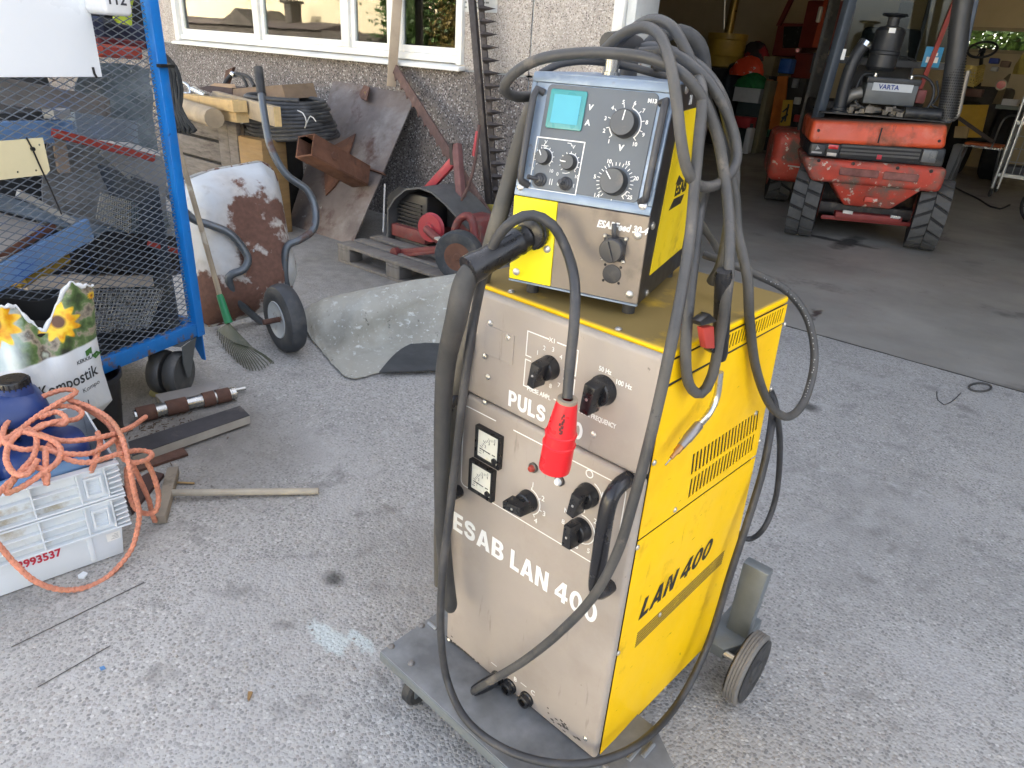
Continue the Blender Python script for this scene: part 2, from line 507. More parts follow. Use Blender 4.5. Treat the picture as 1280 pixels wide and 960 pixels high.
# the front window: outer frame, mullions, four sashes with panes
win = bp(MB().box((wx0 - 0.09, YW - 0.035, WZ0 - 0.03), (wx0, YW + 0.12, WZ1)).box((wx1, YW - 0.035, WZ0 - 0.03), (wx1 + 0.06, YW + 0.12, WZ1)).box((wx0, YW - 0.02, WZ1 - 0.07), (wx1, YW + 0.12, WZ1 - 0.002)), 'window', WPAINT, bevel=0.005)
def wp(mb, name, m, **k):
    o = mb.build(name, m, win, world=True, **k); return o
wp(MB().hexa([(wx0 - 0.12, YW - 0.075, WZ0 - 0.075), (wx1 + 0.075, YW - 0.075, WZ0 - 0.075), (wx1 + 0.075, YW + 0.1, WZ0 - 0.055), (wx0 - 0.12, YW + 0.1, WZ0 - 0.055)],
             [(wx0 - 0.12, YW - 0.075, WZ0 - 0.05), (wx1 + 0.075, YW - 0.075, WZ0 - 0.05), (wx1 + 0.075, YW + 0.1, WZ0 - 0.01), (wx0 - 0.12, YW + 0.1, WZ0 - 0.01)]), 'sill', WPAINT, bevel=0.004)
wp(MB().box((wx0, YW - 0.01, WZ0 - 0.02), (wx1, YW + 0.11, WZ0 + 0.035)), 'bottom_rail', WPAINT, bevel=0.006)
mull = [at_y(321, 20, YW).x, at_y(433, 30, YW).x, at_y(492, 40, YW).x]
edges = [wx0] + mull + [wx1]
for x in mull:
    wp(MB().box((x - 0.045, YW - 0.015, WZ0 + 0.036), (x + 0.045, YW + 0.11, WZ1 - 0.071)), 'mullion', WPAINT, bevel=0.006)
for i, (a, b) in enumerate(zip(edges[:-1], edges[1:])):
    a += 0.046 if i else 0.001; b -= 0.046 if i < 3 else 0.001
    f = MB(); s = 0.055
    z0, z1 = WZ0 + 0.036, WZ1 - 0.071
    f.box((a, YW + 0.012, z0), (a + s, YW + 0.06, z1)).box((b - s, YW + 0.012, z0), (b, YW + 0.06, z1)).box((a + s, YW + 0.014, z0), (b - s, YW + 0.06, z0 + s)).box((a + s, YW + 0.014, z1 - s), (b - s, YW + 0.06, z1))
    wp(f, 'sash', WPAINT, bevel=0.003, seg=1)
    wp(MB().box((a + s, YW + 0.034, z0 + s), (b - s, YW + 0.038, z1 - s)), 'pane', GLASS)
for k, (px, wd) in enumerate(((248, 0.42), (346, 0.32), (455, 0.22), (540, 0.2))):
    x = at_y(px, 20, YW + 0.2).x
    tag(MB().grid(lambda u, v: (x + (u - 0.5) * wd, YW + 0.2 + 0.025 * math.sin(u * 25 + k), 1.38 + v * 1.5), 24, 1, thick=0.004).build('curtain', CURT), ['pale curtain behind the leftmost window pane', 'pale curtain behind the second window pane from the left', 'pale curtain behind the third window pane from the left', 'pale curtain behind the rightmost window pane'][k], 'curtain', 'curtains in the workshop window')
# notice on the wall
n0, n1, n2 = at_y(579, 2, YW - 0.004), at_y(621, 16, YW - 0.004), at_y(621, -40, YW - 0.004)
nt_ = thing('notice_plate', 'pale notice plate fixed to the wall above the tall cutter bar', 'sign', (n0.x, YW - 0.006, n1.z))
MB().box((n0.x, YW - 0.008, n1.z), (n1.x, YW - 0.001, n1.z + 0.28)).build('plate', mat('notice_enamel', (0.62, 0.63, 0.6), 0.4), nt_, world=True)
pr = MB()
for i in range(7):
    for j in range(5):
        if random.random() < 0.8:
            x = n0.x + 0.02 + j * 0.055; z = n1.z + 0.025 + i * 0.034
            pr.box((x, YW - 0.0088, z), (x + random.uniform(0.02, 0.05), YW - 0.008, z + 0.012))
pr.build('print', mat('notice_ink', (0.2, 0.22, 0.2), 0.7), nt_, world=True, kind='stuff')

# ------------------------------------------------------------------ across the yard, seen mirrored in the window panes
def house(name, label, x0, x1, y0, y1, h, ridge, wm):
    t = thing(name, label, 'building', ((x0 + x1) / 2, y1, 0))
    MB().box((x0, y0, 0), (x1, y1, h)).build('wall', wm, t, world=True)
    MB().prism([(y0 - 0.4, h), (y1 + 0.4, h), ((y0 + y1) / 2, ridge)], 0, x0 - 0.3, x1 + 0.3).build('roof', ROOFM, t, world=True)
    return t
house('yellow_house', 'long pale yellow house across the yard in full sun', -58, -9, -19, -12.5, 4.6, 7.0, YEL)
house('yellow_house', 'smaller yellow outbuilding across the yard behind the photographer', -6, 6, -26, -19, 3.6, 5.5, YEL)
SHADE_BOARDS = mat('tarred_boards', (0.085, 0.075, 0.06), 0.9, var=0.3, vs=2)  # dark colour imitates the shaded lower part of the mirrored view
t = thing('added_dark_shed', 'long low dark shed added to imitate shadow before the yellow house', 'shed', (-30, -10.5, 0))  # added; its dark outline stands in for the workshop roof's shadow
MB().box((-58, -12.2, 0), (-22.5, -10.2, 1.75)).build('wall', SHADE_BOARDS, t, world=True)
MB().prism([(-12.4, 1.75), (-10.0, 1.75), (-11.2, 2.05)], 0, -58.2, -26).build('roof', ROOFM, t, world=True)
MB().box((-29.6, -11.4, 2.0), (-29.1, -10.9, 2.75)).box((-29.7, -11.5, 2.75), (-29.0, -10.8, 2.85)).build('chimney', SHADE_BOARDS, t, world=True)
MB().prism([(-33.5, 1.76), (-30.6, 1.76), (-32, 2.45)], 1, -12.3, -10.0).build('dormer', SHADE_BOARDS, t, world=True)
t = thing('added_dark_fence', 'dark board fence added to dim the mirrored right half of the yellow house', 'fence', (-16, -10.5, 0))  # added to keep the lower part of the reflection dark
for i in range(48): MB().box((-22.4 + i * 0.28, -10.6, 0), (-22.14 + i * 0.28, -10.56, 1.55 + 0.04 * (i % 3))).build('board', SHADE_BOARDS, t, world=True)
BARK = mat('bark', (0.1, 0.075, 0.055), 0.9, bump=0.4, bs=30)
def tree(label, x, y, h, r, seed, leaf, zc=0.62):
    rnd = random.Random(seed)
    t = thing('leafy_tree', label, 'tree', (x, y, 0), 0, 'trees round the yard')
    tr = MB(); tr.tube([(0, 0, 0), (0.1, 0.05, h * 0.4), (0, 0.1, h * 0.85)], lambda q: 0.16 * (1 - 0.8 * q), 8, 0.4)
    tips = []
    for i in range(12):
        z = h * rnd.uniform(0.3, 0.75); a = rnd.uniform(0, 2 * PI); l = r * rnd.uniform(0.5, 0.95)
        e = Vector((math.cos(a) * l, math.sin(a) * l, z + l * rnd.uniform(0.2, 0.7)))
        tr.tube([(0, 0, z), (e * 0.5 + Vector((0, 0, z * 0.5))), e], lambda q: 0.05 * (1 - 0.8 * q), 5, 0.4); tips.append(e)
    tr.build('trunk', BARK, t)
    cr = MB()
    for i in range(80):
        if i < 12: c = tips[i]
        else:
            a, b = rnd.uniform(0, 2 * PI), rnd.uniform(-0.7, 1)
            c = Vector((math.cos(a) * r * math.sqrt(1 - b * b * 0.8) * rnd.uniform(0.4, 1), math.sin(a) * r * math.sqrt(1 - b * b * 0.8) * rnd.uniform(0.4, 1), h * zc + b * h * 0.38))
        for k in range(110):
            p = c + Vector((rnd.gauss(0, 0.33), rnd.gauss(0, 0.33), rnd.gauss(0, 0.26)))
            s = rnd.uniform(0.05, 0.11); n = Vector((rnd.gauss(0, 1), rnd.gauss(0, 1), rnd.gauss(0.4, 1))).normalized(); u = n.orthogonal().normalized(); v = n.cross(u)
            cr.add([p - u * s, p + v * s * 0.6, p + u * s, p - v * s * 0.6], [(0, 1, 2, 3)])
    cr.build('crown', mat('leaf_' + leaf, dict(green=(0.07, 0.13, 0.03), rowan=(0.16, 0.12, 0.03))[leaf], 0.6, var=0.4, vs=2), t, smooth=0, kind='stuff')
tree('green tree close behind the small back window of the garage', -0.6, 20.2, 4.2, 2.3, 1, 'green', 0.45)
tree('second green tree behind the garage, right of the first', 1.6, 21.5, 4.6, 2.3, 5, 'green', 0.45)
tree('third green tree behind the garage, left of the others', -3.2, 20.4, 4.2, 2.2, 6, 'green', 0.45)
tree('taller green tree further off behind the garage', -1.5, 25, 8, 3.5, 2, 'green', 0.45)
tree('green tree across the yard in front of the board fence', -17.6, -8.2, 4.6, 1.5, 3, 'green', 0.5)
tree('yellowing rowan tree by the board fence across the yard', -15.6, -8.4, 3.4, 1.2, 4, 'rowan', 0.5)
# ================================================================== the welding machine on its cart
MA = R(-3.02971)
MO = Vector((-0.42185, 0.91749, 0))
MF = Frame(MO, MA)
BEIGE = mat('beige_lacquer', (0.36, 0.315, 0.27), 0.42, var=0.06, vs=4, bump=0.12, bs=7, spec=0.5,
    layers=[((0.29, 0.24, 0.19), 4, 0.50, 0.8, 0.6), ((0.22, 0.19, 0.16), 30, 0.62, 0.72, 0.6, (1, 1, 0.15)), ((0.10, 0.085, 0.07), 26, 0.70, 0.74, 0.7), ((0.33, 0.30, 0.27), 12, 0.62, 0.72, 0.35, (1, 1, 0.25))])
EDGEM = mat('worn_edge_metal', (0.45, 0.42, 0.4), 0.35, 0.5, layers=[((0.3, 0.26, 0.23), 20, 0.5, 0.6)])
YLW = mat('yellow_lacquer', (0.97, 0.58, 0.001), 0.42, var=0.03, vs=5, spec=0.25, bump=0.3, bs=5,
    layers=[((0.80, 0.44, 0.003), 2.2, 0.5, 0.75, 0.5), ((0.58, 0.32, 0.006), 8, 0.60, 0.76, 0.5), ((0.25, 0.15, 0.015), 70, 0.68, 0.71, 0.7, (1, 0.25, 2)), ((0.40, 0.24, 0.01), 16, 0.66, 0.74, 0.6, (1, 1, 0.25)), ((0.17, 0.10, 0.02), 34, 0.71, 0.74, 0.7)])
LIDM = mat('yellow_lacquer_dusty', (0.97, 0.58, 0.001), 0.45, var=0.05, vs=6, spec=0.25, top=((0.19, 0.14, 0.06), 0.94, 6, 0.10, 0.42),
    layers=[((0.55, 0.30, 0.01), 9, 0.6, 0.75, 0.6), ((0.12, 0.08, 0.02), 30, 0.70, 0.73, 0.8)])
LEMON = mat('lemon_lacquer', (0.92, 0.72, 0.004), 0.4, var=0.03, layers=[((0.6, 0.42, 0.01), 14, 0.62, 0.8, 0.5)])
LEMOND = mat('lemon_lacquer_scuffed', (0.88, 0.64, 0.004), 0.42, var=0.04, layers=[((0.45, 0.30, 0.02), 10, 0.55, 0.72, 0.6), ((0.8, 0.74, 0.45), 16, 0.64, 0.72)])
BLKM = mat('black_inner_metal', (0.018, 0.018, 0.018), 0.7)
BLKP = mat('black_plastic', (0.012, 0.012, 0.013), 0.32, var=0.2, vs=30, layers=[((0.05, 0.045, 0.04), 20, 0.6, 0.75, 0.6)])
GALV = mat('galvanised_steel', (0.19, 0.21, 0.215), 0.48, 0.35, var=0.12, vs=14, layers=[((0.2, 0.19, 0.17), 6, 0.56, 0.72, 0.7)])
TRAYM = mat('oily_steel_plate', (0.27, 0.28, 0.285), 0.42, 0.35, var=0.18, vs=7, top=((0.10, 0.098, 0.095), 0.75, 5, 0.3, 0.62), layers=[((0.30, 0.31, 0.31), 4, 0.6, 0.72)])
BROWNM = mat('brown_dirty_steel', (0.16, 0.13, 0.10), 0.7, 0.2)
INK = mat('white_print', (0.82, 0.82, 0.78), 0.5, var=0.03, layers=[((0.5, 0.44, 0.36), 60, 0.66, 0.72)])
BINK = mat('black_print', (0.015, 0.014, 0.012), 0.5, layers=[((0.55, 0.36, 0.01), 45, 0.62, 0.68)])
SCREW = mat('zinc_screw', (0.62, 0.6, 0.55), 0.3, 0.8)
RUB = mat('black_rubber', (0.028, 0.028, 0.028), 0.62, var=0.2, vs=20, layers=[((0.10, 0.095, 0.085), 9, 0.5, 0.8, 0.8)])
TREAD = mat('dusty_tread_rubber', (0.16, 0.15, 0.135), 0.85, var=0.15, vs=25)

mach = thing('welding_machine', 'tall yellow and beige welding machine on a wheeled steel cart', 'welding machine', MO, MA)
def mp(mb, name, m, parent=None, **k):
    return mb.build(name, m, parent or mach, **k)
def mf(x, y): return MF.on(x, y, 1, 0.0)
def ms(x, y): return MF.on(x, y, 0, 0.0)
# carcass
mp(MB().prism([(0.022, 0.145), (0.022, 1.03), (0.455, 1.03), (0.53, 0.145)], 0, -0.462, -0.0018), 'carcass', BLKM)
mp(MB().box((-0.472, 0.0, 0.861), (0.0, 0.022, 1.088)), 'upper_front_panel', BEIGE, bevel=0.012, seg=4)
lowf = mp(MB().box((-0.472, 0.0, 0.142), (0.0, 0.022, 0.858)), 'lower_front_panel', BEIGE, bevel=0.009, seg=4)
# lid with a row of slots on each side
lo_ = [(0.02, 1.036), (0.02, 1.0765), (0.471, 1.0765), (0.475, 1.036)]
slots = []
for i in range(21):
    y = 0.205 + i * 0.0122
    slots.append([(y, 1.044), (y + 0.0068, 1.044), (y + 0.0088, 1.072), (y + 0.002, 1.072)])
lid = mp(MB().box((-0.475, 0.02, 1.0765), (0.0025, 0.474, 1.094)), 'lid', LIDM, bevel=0.0085, seg=4)
mp(MB().plate(lo_, slots, 0, 0.0006, 0.002), 'lid_side', LIDM, lid, smooth=0)
mp(MB().box((-0.46, 0.03, 1.03), (0.0, 0.462, 1.0764)), 'lid_inside', BLKM, lid)
mp(MB().plate(lo_, slots, 0, -0.475, -0.472), 'lid_side', LIDM, lid, smooth=0)
mp(MB().box((-0.47, 0.464, 1.036), (-0.001, 0.474, 1.076)), 'lid_back', GALV, lid)
# side panels
def slot_row(tl, tr, bl, br, n):
    out = []
    for i in range(n):
        a = i / n; b = (i + 0.62) / n
        L = lambda p, q, t: (p[0] + (q[0] - p[0]) * t, p[1] + (q[1] - p[1]) * t)
        out.append([L(bl, br, a), L(bl, br, b), L(tl, tr, b), L(tl, tr, a)])
    return out
yz = lambda x, y: (ms(x, y).y, ms(x, y).z)
row1 = slot_row(yz(866, 568), yz(950, 512), yz(863, 594), yz(947, 536), 20)
row2 = slot_row(yz(863.5, 599), yz(944.5, 541), yz(859.5, 623), yz(941, 562), 20)
up_out = [(0.021, 0.7245), (0.021, 1.028), (0.475, 1.031), (0.517, 0.7)]
lw_out = [(0.021, 0.142), (0.021, 0.7195), (0.518, 0.695), (0.565, 0.15), (0.53, 0.105)]
for x0, x1, nm in ((-0.001, 0.0006, ''), (-0.4725, -0.466, '')):
    mp(MB().plate(up_out, row1 + row2, 0, x0, x1), 'upper_side_panel', YLW, smooth=0)
    mp(MB().prism(lw_out, 0, x0, x1), 'lower_side_panel', YLW, bevel=0.0012, seg=1)
mp(MB().prism([(0.475, 1.03), (0.47, 1.034), (0.54, 0.15), (0.545, 0.15)], 0, -0.47, -0.004), 'back_panel', BROWNM)
sc_pts = [ms(817, 578), ms(796, 684), ms(772, 816), ms(831, 860), ms(944, 516), ms(949, 551), ms(980, 405), ms(963, 486), ms(905, 745), ms(824, 768), ms(843, 637)]
for p in sc_pts:
    mp(MB().lathe([(0.0058, 0), (0.0058, 0.0015), (0.0035, 0.0035), (0.001, 0.004)], (0.0005, p.y, p.z), (1, 0, 0), 10), 'screw', SCREW)
for p in (mf(610, 471), mf(742, 543), mf(613, 404), mf(606, 503), mf(561, 800), mf(732, 923)):
    mp(MB().lathe([(0.0062, 0), (0.0062, 0.0015), (0.0035, 0.0035), (0.001, 0.004)], (p.x, -0.0002, p.z), (0, -1, 0), 10), 'screw', SCREW)
for q in ((639, 365), (773, 412)):
    p = MF.on(q[0], q[1], 2, 1.094)
    mp(MB().lathe([(0.0065, 0), (0.0065, 0.002), (0.004, 0.004), (0.001, 0.0045)], p, (0, 0, 1), 12), 'screw', SCREW)
# inspection cover
c0, c1 = mf(608, 405), mf(641, 459)
mp(MB().box((c0.x, -0.0022, c1.z + 0.004), (c1.x, 0.0002, c0.z)), 'inspection_cover', BEIGE, bevel=0.0008, seg=1)
for q in ((636, 421.5), (607, 445)):
    p = mf(*q); mp(MB().lathe([(0.006, 0), (0.006, 0.0015), (0.0035, 0.003), (0.001, 0.0035)], (p.x, -0.0022, p.z), (0, -1, 0), 10), 'screw', SCREW)
# rotary switches
def knob(cx, cy, ang, r=0.024, ticks=(), lab=()):
    p = mf(cx, cy)
    k = mp(MB().lathe([(r, 0), (r, 0.006), (r * 0.93, 0.009), (r * 0.9, 0.02), (r * 0.8, 0.022)], (p.x, 0, p.z), (0, -1, 0), 28), 'rotary_switch', BLKP)
    a = R(ang); dx, dz = math.cos(a), math.sin(a); nx, nz = -dz, dx
    w0, w1 = r * 0.42, r * 0.34
    def quad(y, s0, s1, wa, wb):
        return [(p.x + dx * s0 + nx * wa, y, p.z + dz * s0 + nz * wa), (p.x + dx * s0 - nx * wa, y, p.z + dz * s0 - nz * wa), (p.x + dx * s1 - nx * wb, y, p.z + dz * s1 - nz * wb), (p.x + dx * s1 + nx * wb, y, p.z + dz * s1 + nz * wb)]
    mp(MB().hexa(quad(-0.018, -r * 0.9, r * 1.15, w0 * 1.2, w0 * 1.05), quad(-0.047, -r * 0.8, r * 1.2, w0, w1)), 'pointer', BLKP, k, bevel=0.0015)
    mp(MB().lathe([(0.0028, 0), (0.0024, 0.001)], (p.x + dx * r * 0.15, -0.047, p.z + dz * r * 0.15), (0, -1, 0), 8), 'set_screw', SCREW, k)
    return p
def ftext(s, x, z, size, **k):
    return text(s, size, basis((x, -0.0006, z), (1, 0, 0), (0, 0, 1)), INK, mach, **k)
def fpx(s, px, py, size, **k):
    p = mf(px, py); return ftext(s, p.x, p.z, size, **k)
def strip(pts, w, y=-0.0005, m=INK, name='printed_line', closed=False, parent=None):
    """flat printed line on the front"""
    mb = MB(); n = len(pts)
    for i in range(n if closed else n - 1):
        a, b = pts[i], pts[(i + 1) % n]
        d = Vector((b[0] - a[0], 0, b[1] - a[1])); 
        if d.length < 1e-6: continue
        nn = Vector((-d.z, 0, d.x)).normalized() * w / 2
        A = Vector((a[0], y, a[1])); B = Vector((b[0], y, b[1])); e = d.normalized() * w * 0.5
        A -= e; B += e
        mb.solid([A + nn, A - nn, B - nn, B + nn], (0, -0.0003 - 0.00002 * (i % 3), 0))
    return mb.build(name, m, parent or mach, smooth=0)
def arc(cx, cz, r, a0, a1, n=14):
    return [(cx + r * math.cos(R(a0 + (a1 - a0) * i / n)), cz + r * math.sin(R(a0 + (a1 - a0) * i / n))) for i in range(n + 1)]
def glyphs(body, gap=0.11):
    """heavy upright sans capitals and figures, cap height 1: list of (outline, holes)"""
    def ell(cx, cy, rx, ry, n=26): return [(cx + rx * math.cos(2 * PI * i / n), cy + ry * math.sin(2 * PI * i / n)) for i in range(n)]
    def rib(pts, w):
        P = spline([Vector((x, y, 0)) for x, y in pts], 0.05); T, _ = frames(P)
        l = [(p.x - t.y * w / 2, p.y + t.x * w / 2) for p, t in zip(P, T)]; r = [(p.x + t.y * w / 2, p.y - t.x * w / 2) for p, t in zip(P, T)]
        return l + r[::-1]
    def bowl(x0, x1, y0, y1, n=10):
        ry = (y1 - y0) / 2; cx = x1 - ry
        return [(x0, y0)] + [(cx + ry * math.sin(PI * i / n), y0 + ry - ry * math.cos(PI * i / n)) for i in range(n + 1)] + [(x0, y1)]
    G = {
        'E': (0.62, [([(0, 0), (.62, 0), (.62, .2), (.23, .2), (.23, .41), (.57, .41), (.57, .59), (.23, .59), (.23, .8), (.61, .8), (.61, 1), (0, 1)], [])]),
        'L': (0.58, [([(0, 0), (.58, 0), (.58, .2), (.23, .2), (.23, 1), (0, 1)], [])]),
        'A': (0.84, [([(0, 0), (.23, 0), (.29, .19), (.55, .19), (.61, 0), (.84, 0), (.55, 1), (.29, 1)], [[(.34, .36), (.50, .36), (.42, .74)]])]),
        'N': (0.78, [([(0, 0), (.22, 0), (.22, .64), (.54, 0), (.78, 0), (.78, 1), (.56, 1), (.56, .36), (.24, 1), (0, 1)], [])]),
        'B': (0.70, [([(0, 0)] + bowl(.3, .72, 0, .56)[1:-1] + [(.60, .54)] + bowl(.3, .68, .52, 1)[2:-1] + [(0, 1)], [bowl(.22, .50, .18, .42), bowl(.22, .46, .60, .82)])]),
        'P': (0.68, [([(0, 0), (.23, 0), (.23, .36)] + bowl(.3, .68, .36, 1)[1:-1] + [(0, 1)], [bowl(.22, .46, .55, .82)])]),
        'S': (0.70, [(rib([(.60, .68), (.56, .82), (.36, .895), (.17, .83), (.125, .70), (.20, .59), (.38, .52), (.55, .44), (.59, .30), (.54, .17), (.35, .105), (.15, .17), (.10, .32)], .21), [])]),
        'U': (0.76, [(rib([(.11, 1), (.11, .6), (.12, .30), (.22, .15), (.38, .105), (.54, .15), (.64, .30), (.65, .6), (.65, 1)], .22), [])]),
        '0': (0.72, [(ell(.36, .5, .36, .51), [ell(.36, .5, .145, .32)])]),
        '4': (0.76, [([(0, .19), (.42, .19), (.42, 0), (.63, 0), (.63, .19), (.76, .19), (.76, .37), (.63, .37), (.63, 1), (.38, 1), (0, .40)], [[(.17, .37), (.42, .37), (.42, .73)]])]),
    }
    out = []; x = 0.0
    for ch in body:
        if ch == ' ': x += 0.34; continue
        w, parts = G[ch]
        for o, hs in parts: out.append(([(a + x, b) for a, b in o], [[(a + x, b) for a, b in h] for h in hs]))
        x += w + gap
    return out, x - gap
def bigtext(body, M, width, height, m, parent, shear=0.0):
    gl, w = glyphs(body); mb = MB()
    for o, hs in gl: mb.plate(o, hs, 2, 0.0, 0.0005)
    mb.v = [M @ Vector((p.x / w * width + p.y * height * shear, p.y * height, p.z)) for p in mb.v]
    return mb.build('lettering', m, parent, smooth=0)
p = knob(687.5, 459, -100, 0.023)
for i, s in enumerate('12345678'):
    a = R(150 - i * 33); ftext(s, p.x + 0.036 * math.cos(a), p.z + 0.036 * math.sin(a) - 0.004, 0.0125, align='CENTER')
x0, x1, z0, z1 = p.x - 0.058, p.x + 0.058, p.z - 0.058, p.z + 0.052
strip([(x0 + 0.05, z1), (x0, z1), (x0, p.z + 0.004), (x0 + 0.012, p.z + 0.004)], 0.0022)
strip([(x0 + 0.07, z1), (x1, z1), (x1, p.z + 0.004), (x1 - 0.012, p.z + 0.004)], 0.0022)
strip([(x0 + 0.012, p.z - 0.004), (x0, p.z - 0.004), (x0, z0), (x0 + 0.03, z0)], 0.0022)
strip([(x1 - 0.012, p.z - 0.004), (x1, p.z - 0.004), (x1, z0), (x0 + 0.075, z0)], 0.0022)
ftext('X1', p.x, z1 - 0.004, 0.0125, align='CENTER'); ftext('14', p.x - 0.005, z0 - 0.004, 0.0125, align='CENTER')
fpx('PULSE AMPL', 659, 487, 0.0125, sx=0.85, bold=0.0002)
p = knob(754.5, 487, -97, 0.027)
fpx('50 Hz', 748.5, 462.5, 0.0125, sx=0.85, bold=0.0002); fpx('100 Hz', 769, 479, 0.0125, sx=0.9, bold=0.0002)
fpx('PULSE FREQUENCY', 723.5, 515, 0.0128, sx=0.72, bold=0.0002)
a, b = mf(635.5, 506.5), mf(728, 545)
bigtext('PULS 400', basis((a.x, -0.0006, a.z), (1, 0, 0), (0, 0, 1)), b.x - a.x, 0.034, INK, mach)
for body, pl0, pl1 in (('ESAB', (567, 657), (630, 685)), ('LAN 400', (639, 692), (749, 752))):
    a, b = mf(*pl0), mf(*pl1)
    bigtext(body, basis((a.x, -0.0006, 0.4985), (1, 0, 0), (0, 0, 1)), b.x - a.x, 0.050, INK, mach)
# framed control field
tl, tr, bl, br = (mf(590, 517).x + 0.0, 0.834), (-0.03, 0.834), (-0.44, 0.63), (-0.03, 0.648)
strip([(-0.345, 0.831)] + [(-0.425, 0.831)] + arc(-0.425, 0.819, 0.012, 90, 180, 5) + [(-0.437, 0.65)] + arc(-0.425, 0.645, 0.012, 180, 270, 5) + [(-0.04, 0.637)], 0.0022)
strip([(-0.295, 0.831), (-0.04, 0.831)] + arc(-0.04, 0.819, 0.012, 90, 0, 5) + [(-0.028, 0.70)], 0.0022)
# meters
for k, (tlp, brp, ch) in enumerate((((599, 529), (623, 581), 'V'), ((591, 571), (617, 621), 'A'))):
    p0, p1 = mf(*tlp), mf(*brp)
    w = 0.071; zt = p0.z; zb = zt - 0.077; x0 = p0.x; x1 = x0 + w
    mt = mp(MB().plate([(x0, zb), (x1, zb), (x1, zt), (x0, zt)], [[(x0 + 0.006, zb + 0.006), (x1 - 0.006, zb + 0.006), (x1 - 0.006, zt - 0.006), (x0 + 0.006, zt - 0.006)]], 1, -0.011, 0.0), 'meter', BLKP, smooth=0)
    mp(MB().box((x0 + 0.0055, -0.007, zb + 0.0055), (x1 - 0.0055, -0.001, zt - 0.0055)), 'dial', mat('dial_card', (0.78, 0.77, 0.66), 0.25, layers=[((0.6, 0.58, 0.42), 20, 0.6, 0.75)], coat=0.6), mt)
    mk = MB(); cx, cz = x1 - 0.014, zb + 0.016
    for i in range(13):
        a = R(95 + i * 7.2); r0, r1 = 0.040, 0.045 if i % 3 else 0.048
        mk.bar((cx + r0 * math.cos(a), -0.0072, cz + r0 * math.sin(a)), (cx + r1 * math.cos(a), -0.0072, cz + r1 * math.sin(a)), 0.0009, 0.0004, (0, 1, 0))
    mk.bar((x0 + 0.012, -0.0073, zb + 0.026), (x0 + 0.042, -0.0073, zb + 0.0245), 0.002, 0.0004, (0, 1, 0))
    mk.bar((x0 + 0.047, -0.0073, zb + 0.025), (x0 + 0.056, -0.0073, zb + 0.025), 0.002, 0.0004, (0, 1, 0))
    mp(mk, 'scale', BLKP, mt)
    for i, s in enumerate(('4', '3', '2', '1')):
        a = R(98 + i * 26); tt = text(s, 0.009, basis((cx + 0.034 * math.cos(a), -0.0073, cz + 0.034 * math.sin(a)), (1, 0, 0), (0, 0, 1)), mat('grey_ink', (0.2, 0.2, 0.17), 0.7), mt, align='CENTER')
    mp(MB().lathe([(0.007, 0), (0.007, 0.003), (0.003, 0.004)], (x1 - 0.016, -0.007, zb + 0.013), (0, -1, 0), 14), 'zero_screw', BLKP, mt)
# lamps
for (px, py, col, nm) in ((667.5, 584, (0.30, 0.03, 0.015), 'red_lamp'), (700.5, 600.5, (0.8, 0.8, 0.78), 'white_lamp')):
    p = mf(px, py)
    l = mp(MB().lathe([(0.0105, 0), (0.0105, 0.005), (0.008, 0.0065), (0.0078, 0.003)], (p.x, 0, p.z), (0, -1, 0), 20, caps=False), nm, mat('dark_bezel', (0.1, 0.085, 0.075), 0.4, 0.5))
    mp(MB().lathe([(0.0078, 0.0), (0.0078, 0.009), (0.0055, 0.0125), (0.001, 0.0135)], (p.x, 0, p.z), (0, -1, 0), 16), 'lens', mat(nm + '_lens', col, 0.2, coat=0.5), l)
p = knob(661, 625.5, 187, 0.024)
strip(arc(p.x, p.z, 0.030, 80, -60), 0.0022)
for i, s in enumerate('1234'):
    a = R(80 - i * 46); ftext(s, p.x + 0.043 * math.cos(a), p.z + 0.043 * math.sin(a) - 0.006, 0.0165, align='CENTER')
    strip([(p.x + 0.03 * math.cos(a), p.z + 0.03 * math.sin(a)), (p.x + 0.035 * math.cos(a), p.z + 0.035 * math.sin(a))], 0.002, -0.0009)
p = knob(736, 618, -100, 0.024)
strip(arc(p.x, p.z, 0.030, 70, 15, 6), 0.0022)
strip(arc(p.x - 0.004, p.z + 0.043, 0.0075, 0, 360, 18), 0.0022); fpx('1', 750.5, 620, 0.0165)
p = knob(727, 661, 92, 0.024)
strip(arc(p.x, p.z, 0.031, 95, -130), 0.0022)
for i, s in enumerate('12345678N'):
    a = R(88 - i * 37); ftext(s, p.x + 0.044 * math.cos(a), p.z + 0.044 * math.sin(a) - 0.006, 0.0155, align='CENTER')
# handles
for hx, sg in ((-0.030, 1), (-0.442, -1)):
    zt, zb = 0.848, 0.612
    if sg < 0: zt, zb = 0.852, 0.612
    h = MB().tube([(hx, 0.004, zt), (hx, -0.02, zt), (hx, -0.043, zt - 0.012), (hx, -0.052, zt - 0.045), (hx, -0.053, (zt + zb) / 2), (hx, -0.052, zb + 0.045), (hx, -0.043, zb + 0.012), (hx, -0.02, zb), (hx, 0.004, zb)], 0.0145, 14, 0.008)
    hd = mp(h, 'handle', mat('handle_plastic', (0.014, 0.014, 0.016), 0.28, layers=[((0.07, 0.065, 0.06), 24, 0.58, 0.75, 0.55)]), smooth=60)
